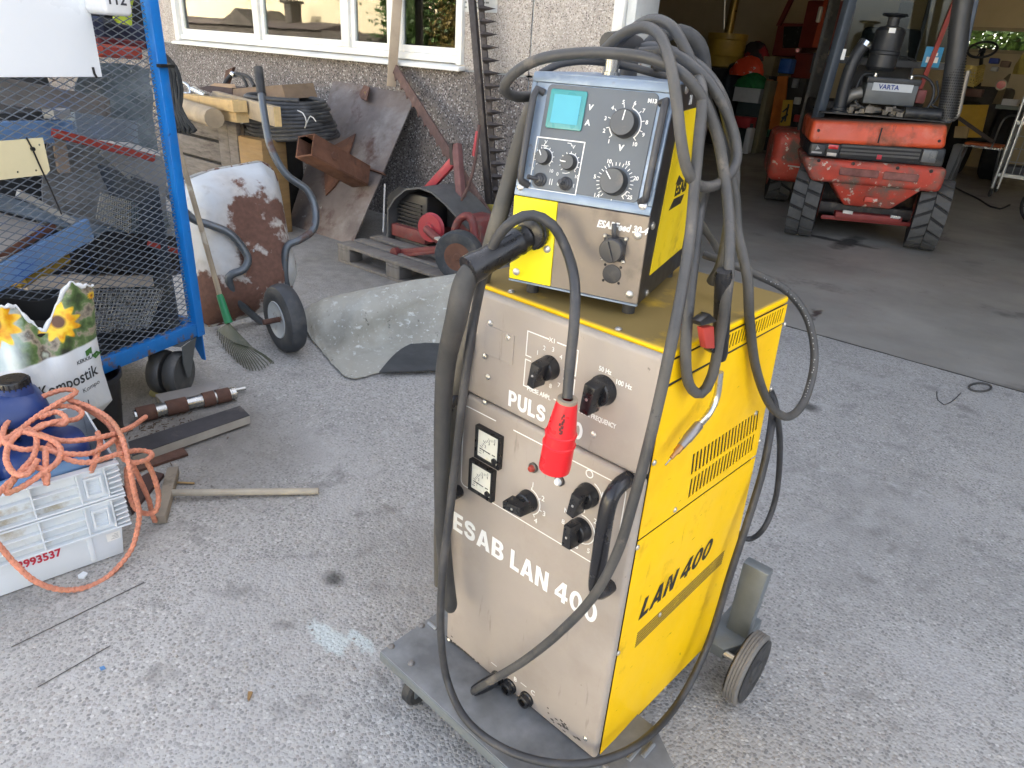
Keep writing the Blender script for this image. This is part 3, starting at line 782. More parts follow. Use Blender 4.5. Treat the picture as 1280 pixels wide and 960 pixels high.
# sockets
for k, (px, py) in enumerate(((622, 847), (638, 857), (659, 873))):
    p = mf(px, py)
    s = mp(MB().lathe([(0.019, 0), (0.019, 0.004), (0.0165, 0.006), (0.0155, 0.017), (0.0135, 0.0185), (0.009, 0.0185), (0.0085, 0.006)], (p.x, 0, p.z), (0, -1, 0), 24, caps=False), 'socket', BLKP)
    mp(MB().lathe([(0.0088, 0.004), (0.006, 0.0105), (0.002, 0.0105)], (p.x, 0, p.z), (0, -1, 0), 16), 'contact', mat('brass_contact', (0.3, 0.2, 0.09), 0.35, 0.9), s)
    ftext('ABC'[k], p.x + 0.008, p.z + 0.026, 0.018); strip([(p.x - 0.022, p.z + 0.033), (p.x - 0.006, p.z + 0.033)], 0.002)
# black grime scuffs near the bottom of the front
rs = random.Random(5); sm = MB()
for (px, py, n, sx, sz) in ((571, 820, 26, 0.03, 0.02), (705, 908, 22, 0.022, 0.010), (585, 835, 14, 0.02, 0.012)):
    p = mf(px, py)
    for i in range(n):
        x, z = p.x + rs.gauss(0, sx), p.z + rs.gauss(0, sz); r = rs.uniform(0.001, 0.004)
        x = min(max(x, -0.468), -0.01); z = max(z, 0.15)
        sm.solid([(x + r * rs.uniform(0.7, 2.6) * math.cos(t), -0.0001, z + r * rs.uniform(.5, 1) * math.sin(t)) for t in [q * PI / 3 for q in range(6)]], (0, -0.00025 - 0.00001 * (i % 5), 0))
mp(sm, 'grime', mat('grime', (0.05, 0.043, 0.036), 0.8), kind='stuff', smooth=0)
# side lettering and stripes
a, b = ms(797, 777), ms(884, 697)
bigtext('LAN 400', basis((0.0012, a.y, a.z + 0.004), (0, 1, 0), (0, 0, 1)), b.y - a.y, 0.05, BINK, mach, shear=0.26)
st = MB()
for i in range(7):
    st.prism([(0.088, 0.409 + i * 0.0062), (0.467, 0.409 + i * 0.0062), (0.467, 0.4125 + i * 0.0062), (0.088, 0.4125 + i * 0.0062)], 0, 0.0006, 0.0011)
mp(st, 'printed_stripes', mat('stripe_print', (0.13, 0.09, 0.02), 0.6, layers=[((0.6, 0.4, 0.01), 24, 0.6, 0.66)]), smooth=0)
# cart: plate, rolled edge, slots, bolts, bracket, wheels
cA = [MF.on(477, 813, 2, 0.14), MF.on(548, 763, 2, 0.14), MF.on(843, 955, 2, 0.14), MF.on(805, 925, 2, 0.14)]
bp0 = [(-0.556, -0.142), (0.105, -0.142), (0.128, -0.1), (0.128, 0.118), (0.05, 0.17), (-0.5, 0.17), (-0.556, 0.1)]
mp(MB().prism(bp0, 2, 0.1335, 0.1385) , 'cart_plate', TRAYM, bevel=0.0015)
mp(MB().box((-0.556, -0.1445, 0.108), (0.105, -0.1405, 0.136)), 'cart_lip', GALV, bevel=0.001)
mp(MB().box((0.126, -0.1, 0.112), (0.130, 0.118, 0.136)), 'cart_lip', GALV, bevel=0.001)
for q in ((489, 808), (527, 782), (514, 829), (757, 957)):
    p = MF.on(q[0], q[1], 2, 0.139)
    mp(MB().lathe([(0.0085, 0), (0.0085, 0.002), (0.006, 0.005), (0.001, 0.006)], (p.x, p.y, 0.1385), (0, 0, 1), 12), 'bolt', mat('dull_bolt', (0.2, 0.19, 0.18), 0.5, 0.7))
for q in ((792, 942, 0), (810, 938, 0), (541, 782, 1)):
    p = MF.on(q[0], q[1], 2, 0.139); l = 0.022
    d = Vector((0, l, 0)) if not q[2] else Vector((l * 0.7, 0, 0))
    mp(MB().tube([(p.x - d.x, p.y - d.y, 0.1385), (p.x + d.x, p.y + d.y, 0.1385)], 0.0062, 10, straight=True), 'pressed_rib', TRAYM)
for x in (-0.44, -0.06):
    mp(MB().box((x, 0.04, 0.092), (x + 0.05, 0.56, 0.131)), 'side_rail', BROWNM, bevel=0.003)
# rear bracket and wheel
wc = MF.on(941, 838, 2, 0.098)
mp(MB().solid([(-0.02, 0.52, 0.115), (0.045, 0.52, 0.115), (0.07, 0.575, 0.115), (0.07, 0.70, 0.115), (-0.02, 0.70, 0.115)], (0, 0, -0.035)), 'axle_bracket', GALV, bevel=0.003)
b0 = [MF.on(906, 788, 1, 0.60), MF.on(926, 803, 1, 0.60), MF.on(947, 712, 1, 0.60), MF.on(918, 706, 1, 0.60)]
mp(MB().solid([(b0[0].x, 0.60, b0[0].z), (b0[1].x + 0.01, 0.60, b0[1].z), (b0[1].x + 0.02, 0.60, b0[2].z), (b0[0].x, 0.60, b0[2].z)], (0, 0.035, 0)), 'rear_upright', GALV, bevel=0.004)
mp(MB().cyl((-0.50, wc.y, 0.098), (wc.x + 0.002, wc.y, 0.098), 0.009), 'axle', SCREW)
def wheel(cx, cy, r, w, ax=(1, 0, 0)):
    o = Vector((cx, cy, r))
    prof = [(r * 0.62, 0.0), (r * 0.86, 0.001), (r * 0.95, 0.004)]
    n = 4; x = 0.006
    for i in range(n):
        xa = 0.006 + (w - 0.012) * i / n; xb = 0.006 + (w - 0.012) * (i + 0.82) / n
        prof += [(r, xa), (r, xb)]
        if i < n - 1: prof += [(r * 0.965, xb + 0.0006), (r * 0.965, xa + (w - 0.012) / n - 0.0006)]
    prof += [(r * 0.95, w - 0.004), (r * 0.86, w - 0.001), (r * 0.62, w)]
    wl = mp(MB().lathe(prof, o, ax, 44, caps=False), 'wheel', TREAD, smooth=30)
    a = Vector(ax)
    mp(MB().lathe([(0.012, 0), (r * 0.88, 0.0), (r * 0.9, 0.002), (r * 0.84, 0.0035), (r * 0.66, 0.0035), (r * 0.6, 0.001), (r * 0.34, 0.001), (r * 0.30, 0.007), (0.012, 0.009)], o + a * (w - 0.001), a, 40), 'sidewall', RUB, wl)
    mp(MB().lathe([(0.012, 0), (r * 0.88, 0.0), (r * 0.9, 0.002), (r * 0.3, 0.004)], o + a * 0.001, -a, 40), 'sidewall', RUB, wl)
wheel(wc.x - 0.036, wc.y, 0.098, 0.042)
wheel(-0.53, wc.y, 0.098, 0.042)
# front casters
for cx, cy in ((-0.47, -0.115), (-0.02, -0.09)):
    y = cy
    o = Vector((cx, y + 0.02, 0.0435))
    f = mp(MB().box((cx - 0.022, y - 0.02, 0.128), (cx + 0.022, y + 0.03, 0.133)).box((cx - 0.021, y - 0.005, 0.04), (cx - 0.018, y + 0.035, 0.128)).box((cx + 0.018, y - 0.005, 0.04), (cx + 0.021, y + 0.035, 0.128)), 'caster', GALV)
    mp(MB().lathe([(0.012, 0), (0.036, 0), (0.043, 0.006), (0.043, 0.026), (0.036, 0.032), (0.012, 0.032)], o + Vector((-0.016, 0, 0)), (1, 0, 0), 28), 'tyre', RUB, f)
# ================================================================== the wire feeder standing on the machine
q_ = (-0.119, 0.095, 0.28865, 0.246, 1.273, 1.469, 0.048, 1.122)
FA = MA + q_[2]
FO = MF.M @ Vector((q_[0], q_[1], q_[7]))
FF = Frame(FO, FA)
FW, FB, FT, FL_, FD = q_[3], q_[4] - q_[7], q_[5] - q_[7], q_[6], 0.34
ALU = mat('blue_grey_aluminium', (0.22, 0.28, 0.36), 0.48, 0.35, var=0.08, vs=20, layers=[((0.2, 0.2, 0.21), 22, 0.64, 0.7, 0.6), ((0.36, 0.42, 0.5), 9, 0.55, 0.7, 0.35)])
PANEL = mat('grey_control_panel', (0.105, 0.12, 0.135), 0.5, var=0.08, vs=8, layers=[((0.055, 0.055, 0.05), 10, 0.6, 0.75), ((0.16, 0.16, 0.155), 18, 0.66, 0.73)])
DIRTAL = mat('dirty_aluminium_front', (0.24, 0.205, 0.17), 0.4, 0.3, var=0.12, vs=5, layers=[((0.13, 0.105, 0.085), 9, 0.55, 0.72, 0.55), ((0.34, 0.31, 0.28), 7, 0.58, 0.75, 0.3)])
BLKS = mat('black_lacquer', (0.02, 0.02, 0.021), 0.42, layers=[((0.09, 0.085, 0.08), 18, 0.64, 0.72, 0.6)])
GREYP = mat('dark_grey_plastic', (0.045, 0.045, 0.047), 0.45, layers=[((0.09, 0.085, 0.075), 16, 0.58, 0.75)])
feed = thing('wire_feeder', 'compact wire feeder unit with teal display standing on the yellow welding machine', 'wire feeder', m=FF.M)
def fp(mb, name, m, parent=None, **k):
    return mb.build(name, m, parent or feed, **k)
fl = lambda x, y: FF.on(x, y, 1, 0.0)
TN = Vector((0, -(FT - FB), FL_)).normalized()            # outward normal of the tilted panel
TO = Vector((-FW / 2, 0, FB))
TU = Vector((0, FL_, FT - FB)).normalized()
fu = lambda x, y: FF.onp(x, y, TO, TN)
prof = [(0.004, 0.0), (0.004, FB), (FL_ + 0.004, FT - 0.002), (FD, FT - 0.002), (FD, 0.0)]
fp(MB().prism(prof, 0, -FW + 0.003, -0.003), 'housing', BLKS)
fp(MB().prism([(0.0, -0.002), (0.0, FB), (FL_, FT), (FD, FT), (FD, -0.002)], 0, -0.003, 0.0), 'side_plate', BLKS)
fp(MB().prism([(0.0, -0.002), (0.0, FB), (FL_, FT), (FD, FT), (FD, -0.002)], 0, -FW, -FW + 0.003), 'side_plate', BLKS)
fp(MB().box((-FW + 0.001, FL_ - 0.004, FT - 0.001), (-0.001, FD, FT + 0.003)), 'top_plate', ALU, bevel=0.0015)
# yellow side field with the maker's mark
fs = lambda x, y: FF.on(x, y, 0, 0.0)
s1, s2, s3, s4 = fs(811.5, 344), fs(851, 140), fs(871, 134), fs(862, 304)
yl = [(s1.y, s1.z), (s2.y, s2.z), (FD - 0.05, s3.z + 0.002), (FD - 0.05, s1.z)]
fp(MB().prism(yl, 0, 0.0, 0.0012), 'yellow_field', LEMOND)
em = MB()
A = lambda x, y: (fs(x, y).y, fs(x, y).z)
em.prism([A(848, 219), A(853.5, 226), A(843.5, 230.5)], 0, 0.0012, 0.002)
em.prism([A(841.5, 248.5), A(854, 242.5), A(849.5, 254), A(835, 263)], 0, 0.0012, 0.002)
fp(em, 'emblem', BINK, smooth=0)
e0, e1 = fs(842, 245), fs(855, 240.5)
tt = text('ESAB', 0.030, basis((0.0014, 0, 0), (0, 1, 0), (0, 0, 1)), BINK, feed, bold=0.0012)
ym = max(v.co.y for v in tt.data.vertices)
tt.data.transform(Matrix.Translation((0, e0.y, e0.z)) @ Matrix.Diagonal((1, max(0.03, (e1.y - e0.y) * 1.05) / ym, 1.0, 1)))
k = fs(864, 121); text('2A', 0.022, basis((0.0006, k.y - 0.012, k.z - 0.012), (0, 1, 0), (0, 0, 1)), INK, feed, sx=0.8)
for q in ((857, 112), (815, 282), (807.5, 366)):
    p = fs(*q); fp(MB().lathe([(0.0068, 0), (0.0068, 0.002), (0.004, 0.0042), (0.001, 0.0045)], (0.0004, p.y, p.z), (1, 0, 0), 12), 'screw', SCREW)
# lower front
p0, p1 = fl(697.5, 258), fl(689, 352)
xs = (p0.x + p1.x) / 2
fp(MB().box((-FW, -0.003, 0.0), (xs - 0.0005, 0.0035, FB - 0.001)), 'yellow_front_plate', mat('bright_lemon_lacquer', (0.95, 0.78, 0.004), 0.35, var=0.02, layers=[((0.7, 0.5, 0.02), 14, 0.66, 0.8)]), bevel=0.0008, seg=1)
fp(MB().box((xs + 0.0005, -0.003, 0.0), (0.0, 0.0035, FB - 0.001)), 'front_plate', DIRTAL, bevel=0.0008, seg=1)
fp(MB().box((-FW, -0.004, -0.004), (0.0, 0.004, -0.0005)), 'front_edge', ALU)
for q in ((646.5, 339), (685, 311), (787.5, 367.5), (798, 294)):
    p = fl(*q); fp(MB().lathe([(0.0068, 0), (0.0068, 0.002), (0.004, 0.0042), (0.001, 0.0045)], (p.x, -0.003, p.z), (0, -1, 0), 12), 'screw', SCREW)
p = fl(747, 279)
p2 = fl(807, 289)
text('ESABFeed 30-4', 0.0168, basis((p.x, -0.0034, p.z - 0.005), (1, 0, 0), (0, 0, 1)), INK, feed, shear=0.25, bold=0.0005, sx=0.84)
# remote socket with its cap, and the blank below
p = fl(769, 310)
sk = fp(MB().box((p.x - 0.02, -0.007, p.z - 0.021), (p.x + 0.02, -0.003, p.z + 0.021)), 'remote_socket', BLKS, bevel=0.006)
cp = fp(MB().lathe([(0.0205, 0), (0.0205, 0.018), (0.0185, 0.0205), (0.001, 0.021)], (p.x, -0.006, p.z), (0, -1, 0), 32), 'cap', GREYP, sk)
fp(MB().bar((p.x - 0.006, -0.0285, p.z + 0.015), (p.x + 0.006, -0.0285, p.z - 0.015), 0.003, 0.005, (0, 1, 0)), 'grip_bar', GREYP, sk)
fp(MB().tube([(p.x, -0.008, p.z + 0.018), (p.x - 0.001, -0.014, p.z + 0.028), (p.x - 0.004, -0.010, p.z + 0.042)], 0.0045, 8, 0.005), 'tether', GREYP, sk)
for dx, dz in ((-1, 1), (1, 1), (-1, -1), (1, -1)):
    fp(MB().lathe([(0.0035, 0), (0.002, 0.002)], (p.x + dx * 0.0185, -0.007, p.z + dz * 0.0195), (0, -1, 0), 8), 'screw', SCREW, sk)
p = fl(765.5, 342)
bl = fp(MB().lathe([(0.0165, 0), (0.0165, 0.0015), (0.0155, 0.002), (0.001, 0.0021)], (p.x, -0.003, p.z), (0, -1, 0), 28), 'blanking_plate', GREYP)
for dx, dz in ((-1, 1), (1, 1), (-1, -1), (1, -1)):
    fp(MB().lathe([(0.0025, 0), (0.002, 0.0006)], (p.x + dx * 0.014, -0.003, p.z + dz * 0.014), (0, -1, 0), 8), 'hole', BLKM, bl)
for fx in (-FW + 0.035, -0.022):
    fp(MB().lathe([(0.0115, -0.028), (0.0115, -0.002)], (fx, 0.03, 0), (0, 0, 1), 18), 'foot', RUB)
    fp(MB().lathe([(0.0115, -0.028), (0.0115, -0.002)], (fx, FD - 0.04, 0), (0, 0, 1), 18), 'foot', RUB)
# tilted control panel: its own axes (a along x, b up the slope, c outward)
PM = basis(TO, (1, 0, 0), TU)
PI_ = PM.inverted()
LEN = math.hypot(FL_, FT - FB)
def pc(x, y):
    p = PI_ @ fu(x, y); return p.x, p.y
def tpart(mb, name, m, parent=None, **k):
    mb.v = [PM @ p for p in mb.v]; return fp(mb, name, m, parent, **k)
H = FW / 2
tpart(MB().box((-H, 0.0145, -0.002), (-H + 0.008, LEN - 0.014, 0.004)).box((H - 0.008, 0.0145, -0.002), (H, LEN - 0.014, 0.004)).box((-H, LEN - 0.0135, -0.002), (H, LEN, 0.0045)).box((-H, 0.0, -0.002), (H, 0.014, 0.0045)), 'panel_frame', ALU, bevel=0.0012)
tpart(MB().box((-H + 0.008, 0.004, -0.002), (H - 0.008, LEN - 0.014, 0.0005)), 'panel_back', ALU)
def rrect(a0, b0, a1, b1, r, n=5):
    out = []
    for cx, cy, s in ((a1 - r, b1 - r, 0), (a0 + r, b1 - r, 90), (a0 + r, b0 + r, 180), (a1 - r, b0 + r, 270)):
        for i in range(n + 1):
            t = R(s + 90 * i / n); out.append((cx + r * math.cos(t), cy + r * math.sin(t)))
    return out
pl_ = pc(664, 205)[0]; pr_ = pc(822, 225)[0]
tpart(MB().prism(rrect(-H + 0.029, 0.0165, H - 0.025, LEN - 0.0155, 0.009), 2, 0.0, 0.0025), 'control_panel', PANEL, bevel=0.0007, seg=1)
# grip bars on both sides of the panel
for a, sg in ((-H + 0.013, -1), (H - 0.011, 1)):
    tpart(MB().tube([(a - sg * 0.010, LEN - 0.03, 0.001), (a, LEN - 0.027, 0.009), (a + sg * 0.001, LEN - 0.04, 0.016), (a + sg * 0.001, 0.045, 0.016), (a, 0.024, 0.012), (a - sg * 0.010, 0.019, 0.001)], 0.0062, 10, 0.008), 'grip', GREYP, smooth=60)
    tpart(MB().bar((a + sg * 0.0085, LEN - 0.045, 0.006), (a + sg * 0.0085, 0.04, 0.006), 0.006, 0.006, (0, 0, 1)), 'grip_trim', ALU, bevel=0.001)
for q in ((652, 234), (804.5, 257.5)):
    a, b = pc(*q); tpart(MB().lathe([(0.0068, 0), (0.0068, 0.002), (0.004, 0.0042), (0.001, 0.0045)], (a, b, 0.004), (0, 0, 1), 12), 'screw', SCREW)
def pink(mb, m=INK, name='printed_line', parent=None, **k): return tpart(mb, name, m, parent, smooth=0, **k)
def pstrip(pts, w, closed=False, zz=0.0026, parent=None):
    mb = MB(); n = len(pts)
    for i in range(n if closed else n - 1):
        a = Vector((*pts[i], zz)); b = Vector((*pts[(i + 1) % n], zz)); d = b - a
        if d.length < 1e-6: continue
        nn = Vector((-d.y, d.x, 0)).normalized() * w / 2; e = d.normalized() * w * .5
        mb.solid([a - e + nn, a - e - nn, b + e - nn, b + e + nn], (0, 0, 0.0003 + 0.00002 * (i % 3)))
    return pink(mb, parent=parent)
def ptext(s, a, b, size, **k):
    return text(s, size, PM @ Matrix.Translation((a, b, 0.0027)), INK, feed, **k)
# display
a0, b0 = pc(690.6, 111); a1, b1 = pc(728, 165)
x0, x1 = (pc(690.6, 111)[0] + pc(682.5, 160)[0]) / 2, (pc(736, 115.6)[0] + pc(727.5, 165)[0]) / 2
y1, y0 = (pc(690.6, 111)[1] + pc(736, 115.6)[1]) / 2, (pc(682.5, 160)[1] + pc(727.5, 165)[1]) / 2
TEAL = mat('teal_frame', (0.05, 0.27, 0.27), 0.3, var=0.08, coat=0.3)
dp = tpart(MB().prism(rrect(x0, y0, x1, y1, 0.004), 2, 0.002, 0.006), 'display', TEAL, bevel=0.0015)
bw = (x1 - x0) * 0.13
tpart(MB().prism(rrect(x0 + bw, y0 + bw, x1 - bw, y1 - bw, 0.001), 2, 0.0045, 0.0068), 'display_window', mat('teal_window', (0.05, 0.33, 0.40), 0.12, var=0.05, coat=0.6), dp)
a, b = pc(740, 135); ptext('V', a - 0.006, b - 0.004, 0.0125, bold=0.0004, shear=0.15)
a, b = pc(736.5, 154); ptext('A', a - 0.006, b - 0.004, 0.0125, bold=0.0004)
a, b = pc(811, 127); ptext('M13', a - 0.001, b - 0.002, 0.0085, bold=0.0004)
# framed group
fr = [pc(672.7, 171.5), pc(732.5, 178.5), pc(719, 244), pc(661.5, 235.5)]
xa, xb = (fr[0][0] + fr[3][0]) / 2, (fr[1][0] + fr[2][0]) / 2
ya, yb = (fr[2][1] + fr[3][1]) / 2, (fr[0][1] + fr[1][1]) / 2
pstrip([(xa, ya), (xb, ya), (xb, yb), (xa, yb)], 0.0018, True)
KNB = mat('knob_plastic', (0.022, 0.022, 0.023), 0.4, layers=[((0.10, 0.095, 0.085), 22, 0.56, 0.75, 0.6)], top=None)
KTOP = mat('knob_face', (0.075, 0.078, 0.08), 0.45, layers=[((0.12, 0.11, 0.1), 20, 0.6, 0.7)])
def dial(px, py, r, hgt, ang, ticks, rot0=225, rot1=-45, rt=None):
    a, b = pc(px, py)
    k = tpart(MB().lathe([(r * 1.02, 0.0026), (r * 1.02, hgt * 0.5), (r * 0.97, hgt * 0.9), (r * 0.92, hgt)], (a, b, 0), (0, 0, 1), 32), 'control_knob', KNB)
    tpart(MB().lathe([(r * 0.92, hgt - 0.0004), (r * 0.9, hgt + 0.0004), (0.0004, hgt + 0.0005)], (a, b, 0), (0, 0, 1), 32), 'knob_face', KTOP, k)
    t = R(ang); c, s = math.cos(t), math.sin(t)
    tpart(MB().bar((a + c * r * 0.15, b + s * r * 0.15, hgt + 0.0008), (a + c * r * 0.88, b + s * r * 0.88, hgt + 0.0008), 0.0016, 0.0008, (0, 0, 1)), 'pointer_line', INK, k)
    rt = rt or r * 1.22
    mb = MB()
    for i in range(ticks):
        t = R(rot0 + (rot1 - rot0) * i / (ticks - 1)); c, s = math.cos(t), math.sin(t)
        mb.bar((a + c * rt, b + s * rt, 0.0027), (a + c * (rt + r * 0.26), b + s * (rt + r * 0.26), 0.0027), 0.0012, 0.0004, (0, 0, 1))
    pink(mb)
    return a, b
def ring_arc(a, b, r, a0, a1): return [(a + r * math.cos(R(a0 + (a1 - a0) * i / 16)), b + r * math.sin(R(a0 + (a1 - a0) * i / 16))) for i in range(17)]
a, b = dial(782, 156, 0.0215, 0.022, 84, 10)
pstrip(ring_arc(a, b, 0.0262, 70, -45), 0.0018); pstrip(ring_arc(a, b, 0.0262, 222, 200), 0.0018)
for i, s in enumerate(('1', '2', '3', '4', '5', '6', '7', '8', '9', '10')):
    t = R(232 - i * 31.5); ptext(s, a + 0.0355 * math.cos(t), b + 0.0355 * math.sin(t) - 0.0035, 0.0088, align='CENTER', bold=0.0002)
ptext('V', a, b - 0.041, 0.0135, align='CENTER', bold=0.0005, shear=0.1)
a, b = dial(769, 228, 0.0215, 0.022, 130, 24, 232, -50)
pstrip(ring_arc(a, b, 0.0262, -28, -50), 0.0022)
for s, t in (('1.4', 222), ('5', 172), ('10', 117), ('15', 65), ('20', 18), ('25', -33)):
    ptext(s, a + 0.036 * math.cos(R(t)), b + 0.036 * math.sin(R(t)) - 0.0035, 0.0088, align='CENTER', bold=0.0002)
for c in (-0.0045, 0.0045): pstrip([(a + c + 0.004 * math.cos(R(t)), b - 0.035 + 0.0042 * math.sin(R(t))) for t in range(0, 361, 30)], 0.0012)
pstrip([(a, b - 0.028), (a, b - 0.043)], 0.0012)
for (px, py, ang) in ((681, 197, 118), (712.5, 204, 178)):
    a, b = dial(px, py, 0.0125, 0.016, ang, 11)
    pstrip(ring_arc(a, b, 0.0152, 100, -40), 0.0012)
    ptext('0', a - 0.018, b - 0.023, 0.008, align='CENTER'); ptext('10', a + 0.017, b - 0.023, 0.008, align='CENTER')
a, b = pc(684, 178); ptext('V', a - 0.004, b - 0.003, 0.009); pstrip([(a - 0.008, b - 0.006), (a + 0.004, b - 0.006)], 0.0009); pstrip([(a - 0.003, b - 0.003), (a - 0.003, b - 0.010)], 0.0009)
a, b = pc(716, 183); ptext('V', a, b - 0.004, 0.009); pstrip([(a - 0.009, b + 0.004), (a - 0.003, b + 0.004), (a - 0.001, b)], 0.0009)
for (px, py, dx) in ((676, 225, -0.014), (708, 230, -0.003)):
    a, b = pc(px, py)
    k = tpart(MB().lathe([(0.0115, 0.0026), (0.0115, 0.006), (0.0085, 0.008), (0.0078, 0.0105), (0.005, 0.0125), (0.0045, 0.014)], (a, b, 0), (0, 0, 1), 24), 'toggle_switch', GREYP)
    tpart(MB().tube([(a, b, 0.012), (a + dx * 0.6, b, 0.020), (a + dx, b + 0.001, 0.026)], lambda t: 0.0032 + 0.001 * t, 8, 0.004), 'lever', GREYP, k)
a, b = pc(688, 227); pstrip([(a, b - 0.005), (a, b + 0.004)], 0.0012); pstrip([(a + 0.004, b - 0.005), (a + 0.004, b + 0.004)], 0.0012)
a, b = pc(708, 217); pstrip([(a - 0.006, b), (a, b), (a + 0.006, b + 0.002)], 0.001)
a, b = pc(697, 229); ptext('0', a, b - 0.004, 0.009); a, b = pc(719, 232); ptext('1', a - 0.004, b - 0.004, 0.009)
# lifting handle on top, with its two posts, and the rear corner knob
tp = lambda x, y: FF.on(x, y, 2, FT + 0.003)
h1 = tp(763, 94); h2 = Vector((h1.x + 0.004, 0.27, FT))
hb = fp(MB().lathe([(0.0165, 0), (0.0165, 0.006), (0.0135, 0.007), (0.0135, 0.05)], (h1.x, h1.y, FT + 0.002), (0, 0, 1), 22), 'handle_post', mat('steel_post', (0.42, 0.42, 0.4), 0.3, 0.85))
fp(MB().lathe([(0.017, 0), (0.017, 0.05)], (h2.x + 0.0, h2.y, FT + 0.002), (0, 0, 1), 22), 'handle_post', GREYP)
fp(MB().tube([(h1.x, h1.y - 0.03, FT + 0.055), (h1.x, (h1.y + h2.y) / 2, FT + 0.06), (h2.x, h2.y + 0.03, FT + 0.055)], 0.0165, 14, 0.02), 'lifting_handle', GREYP)
# wire drum cover bulging at the back of the feeder
fp(MB().box((-FW + 0.02, FD, 0.03), (-0.02, FD + 0.12, FT - 0.05)), 'rear_cover', BLKS, bevel=0.02, seg=3)

# ================================================================== cables and hoses
HOSE = mat('grey_black_hose', (0.05, 0.049, 0.047), 0.5, var=0.25, vs=9, bump=0.25, bs=90, layers=[((0.105, 0.098, 0.087), 5, 0.45, 0.72, 0.7), ((0.16, 0.14, 0.115), 13, 0.60, 0.72, 0.8), ((0.03, 0.03, 0.03), 40, 0.64, 0.7)])
HOSEB = mat('olive_dusty_hose', (0.075, 0.068, 0.053), 0.6, var=0.2, vs=7, layers=[((0.16, 0.14, 0.105), 6, 0.5, 0.75, 0.8)])
CABLE = mat('rubber_cable', (0.036, 0.036, 0.037), 0.5, var=0.15, vs=9, layers=[((0.09, 0.085, 0.08), 8, 0.5, 0.75, 0.7)])
SLEEVE = mat('black_sleeve', (0.042, 0.041, 0.039), 0.58, var=0.2, vs=12, bump=0.2, bs=60, layers=[((0.10, 0.092, 0.08), 5, 0.5, 0.75, 0.8)])
def mpts(lst):
    out = []
    for a in lst:
        x, y, k, val = a
        if k == 'y': out.append(MF.M @ MF.on(x, y, 1, val))
        elif k == 'x': out.append(MF.M @ MF.on(x, y, 0, val))
        elif k == 'e': out.append(CAM + ray(x, y).normalized() * val)
        elif k == 'z': out.append(at_z(x, y, val))
        elif k == 'f': out.append(FF.M @ FF.on(x, y, 1, val))
        elif k == 's': out.append(FF.M @ FF.on(x, y, 0, val))
        else: out.append(at_d(x, y, val))
    return out
def cable(name, label, cat, pts, r, m, n=10, group=None):
    P = mpts(pts)
    t = thing(name, label, cat, P[0], 0, group)
    MB().tube(P, r, n, 0.012).build('hose', m, t, world=True, smooth=80)
    return t, P
# torch lead: connector, grip, bend sleeve
P = mpts([(668, 290, 'f', -0.004), (640, 305, 'f', -0.045), (603, 328, 'f', -0.10), (582, 352, 'f', -0.125), (570, 400, 'f', -0.135), (557, 462, 'y', -0.09), (552.5, 555, 'y', -0.085), (553, 650, 'y', -0.08), (557, 710, 'y', -0.07), (564, 765, 'y', -0.06)])
lead = thing('torch_lead', 'thick black torch lead plugged into the yellow plate of the wire feeder', 'cable', P[0])
MB().tube(P[2:], lambda t: 0.021 - 0.0045 * min(1, t * 2) if t < 0.97 else 0.0165 * math.sqrt(max(0.02, 1 - ((t - 0.97) / 0.03) ** 2)), 16, 0.006).build('sleeve', SLEEVE, lead, world=True, smooth=80)
ax = (P[2] - P[0]).normalized(); L0 = (P[2] - P[0]).length
gp = MB().lathe([(0.024, 0.02), (0.024, 0.034), (0.0252, 0.036), (0.0252, 0.040), (0.0238, 0.042), (0.0235, L0 * 0.72), (0.0235, L0), (0.0262, L0 + 0.012), (0.0258, L0 + 0.03), (0.023, L0 + 0.031)], P[0], ax, 26)
gp.build('connector_grip', BLKP, lead, world=True)
x_ = ax.orthogonal().normalized(); y_ = ax.cross(x_)
rb = MB()
for i in range(10):
    a = 2 * PI * i / 10; c = x_ * math.cos(a) + y_ * math.sin(a)
    rb.bar(P[0] + ax * 0.05 + c * 0.0238, P[0] + ax * (L0 * 0.66) + c * 0.0238, 0.0045, 0.002, c)
rb.build('grip_rib', BLKP, lead, world=True)
MB().lathe([(0.029, 0.002), (0.029, 0.012), (0.026, 0.014), (0.026, 0.022), (0.0225, 0.024)], P[0], FF.M.to_3x3() @ Vector((0, -1, 0)), 30).build('lock_ring', BLKP, lead, world=True)
rg = MB(); a2 = FF.M.to_3x3() @ Vector((0, -1, 0)); x2 = a2.orthogonal().normalized(); y2 = a2.cross(x2)
for i in range(24):
    a = 2 * PI * i / 24; c = x2 * math.cos(a) + y2 * math.sin(a)
    rg.bar(P[0] + a2 * 0.003 + c * 0.029, P[0] + a2 * 0.012 + c * 0.029, 0.003, 0.002, c)
rg.build('knurl', BLKP, lead, world=True)
# mains cable with its red plug
P = mpts([(709, 497, 'y', -0.085), (713, 450, 'y', -0.075), (718, 400, 'y', -0.06), (718, 350, 'y', -0.03), (707, 310, 'f', -0.05), (690, 281, 'f', -0.06), (666, 269, 'f', -0.065), (642, 276, 'f', -0.09), (620, 300, 'f', -0.09), (605, 340, 'f', -0.09), (595, 385, 'f', -0.08), (586, 440, 'y', -0.07), (577, 510, 'y', -0.075), (569, 580, 'y', -0.08), (561, 650, 'y', -0.10), (553, 720, 'y', -0.115), (551, 790, 'y', -0.13), (559, 850, 'z', 0.19), (583, 900, 'z', 0.17), (630, 936, 'z', 0.17), (690, 954, 'z', 0.175), (750, 951, 'z', 0.185), (805, 925, 'x', 0.06), (850, 875, 'x', 0.045), (885, 805, 'x', 0.04), (912, 720, 'x', 0.035), (935, 650, 'x', 0.03), (953, 590, 'x', 0.02), (963, 540, 'x', 0.005), (967, 505, 'x', -0.04)])
mains = thing('mains_cable', 'black mains cable with a red plug hanging before the front panel', 'cable', P[0])
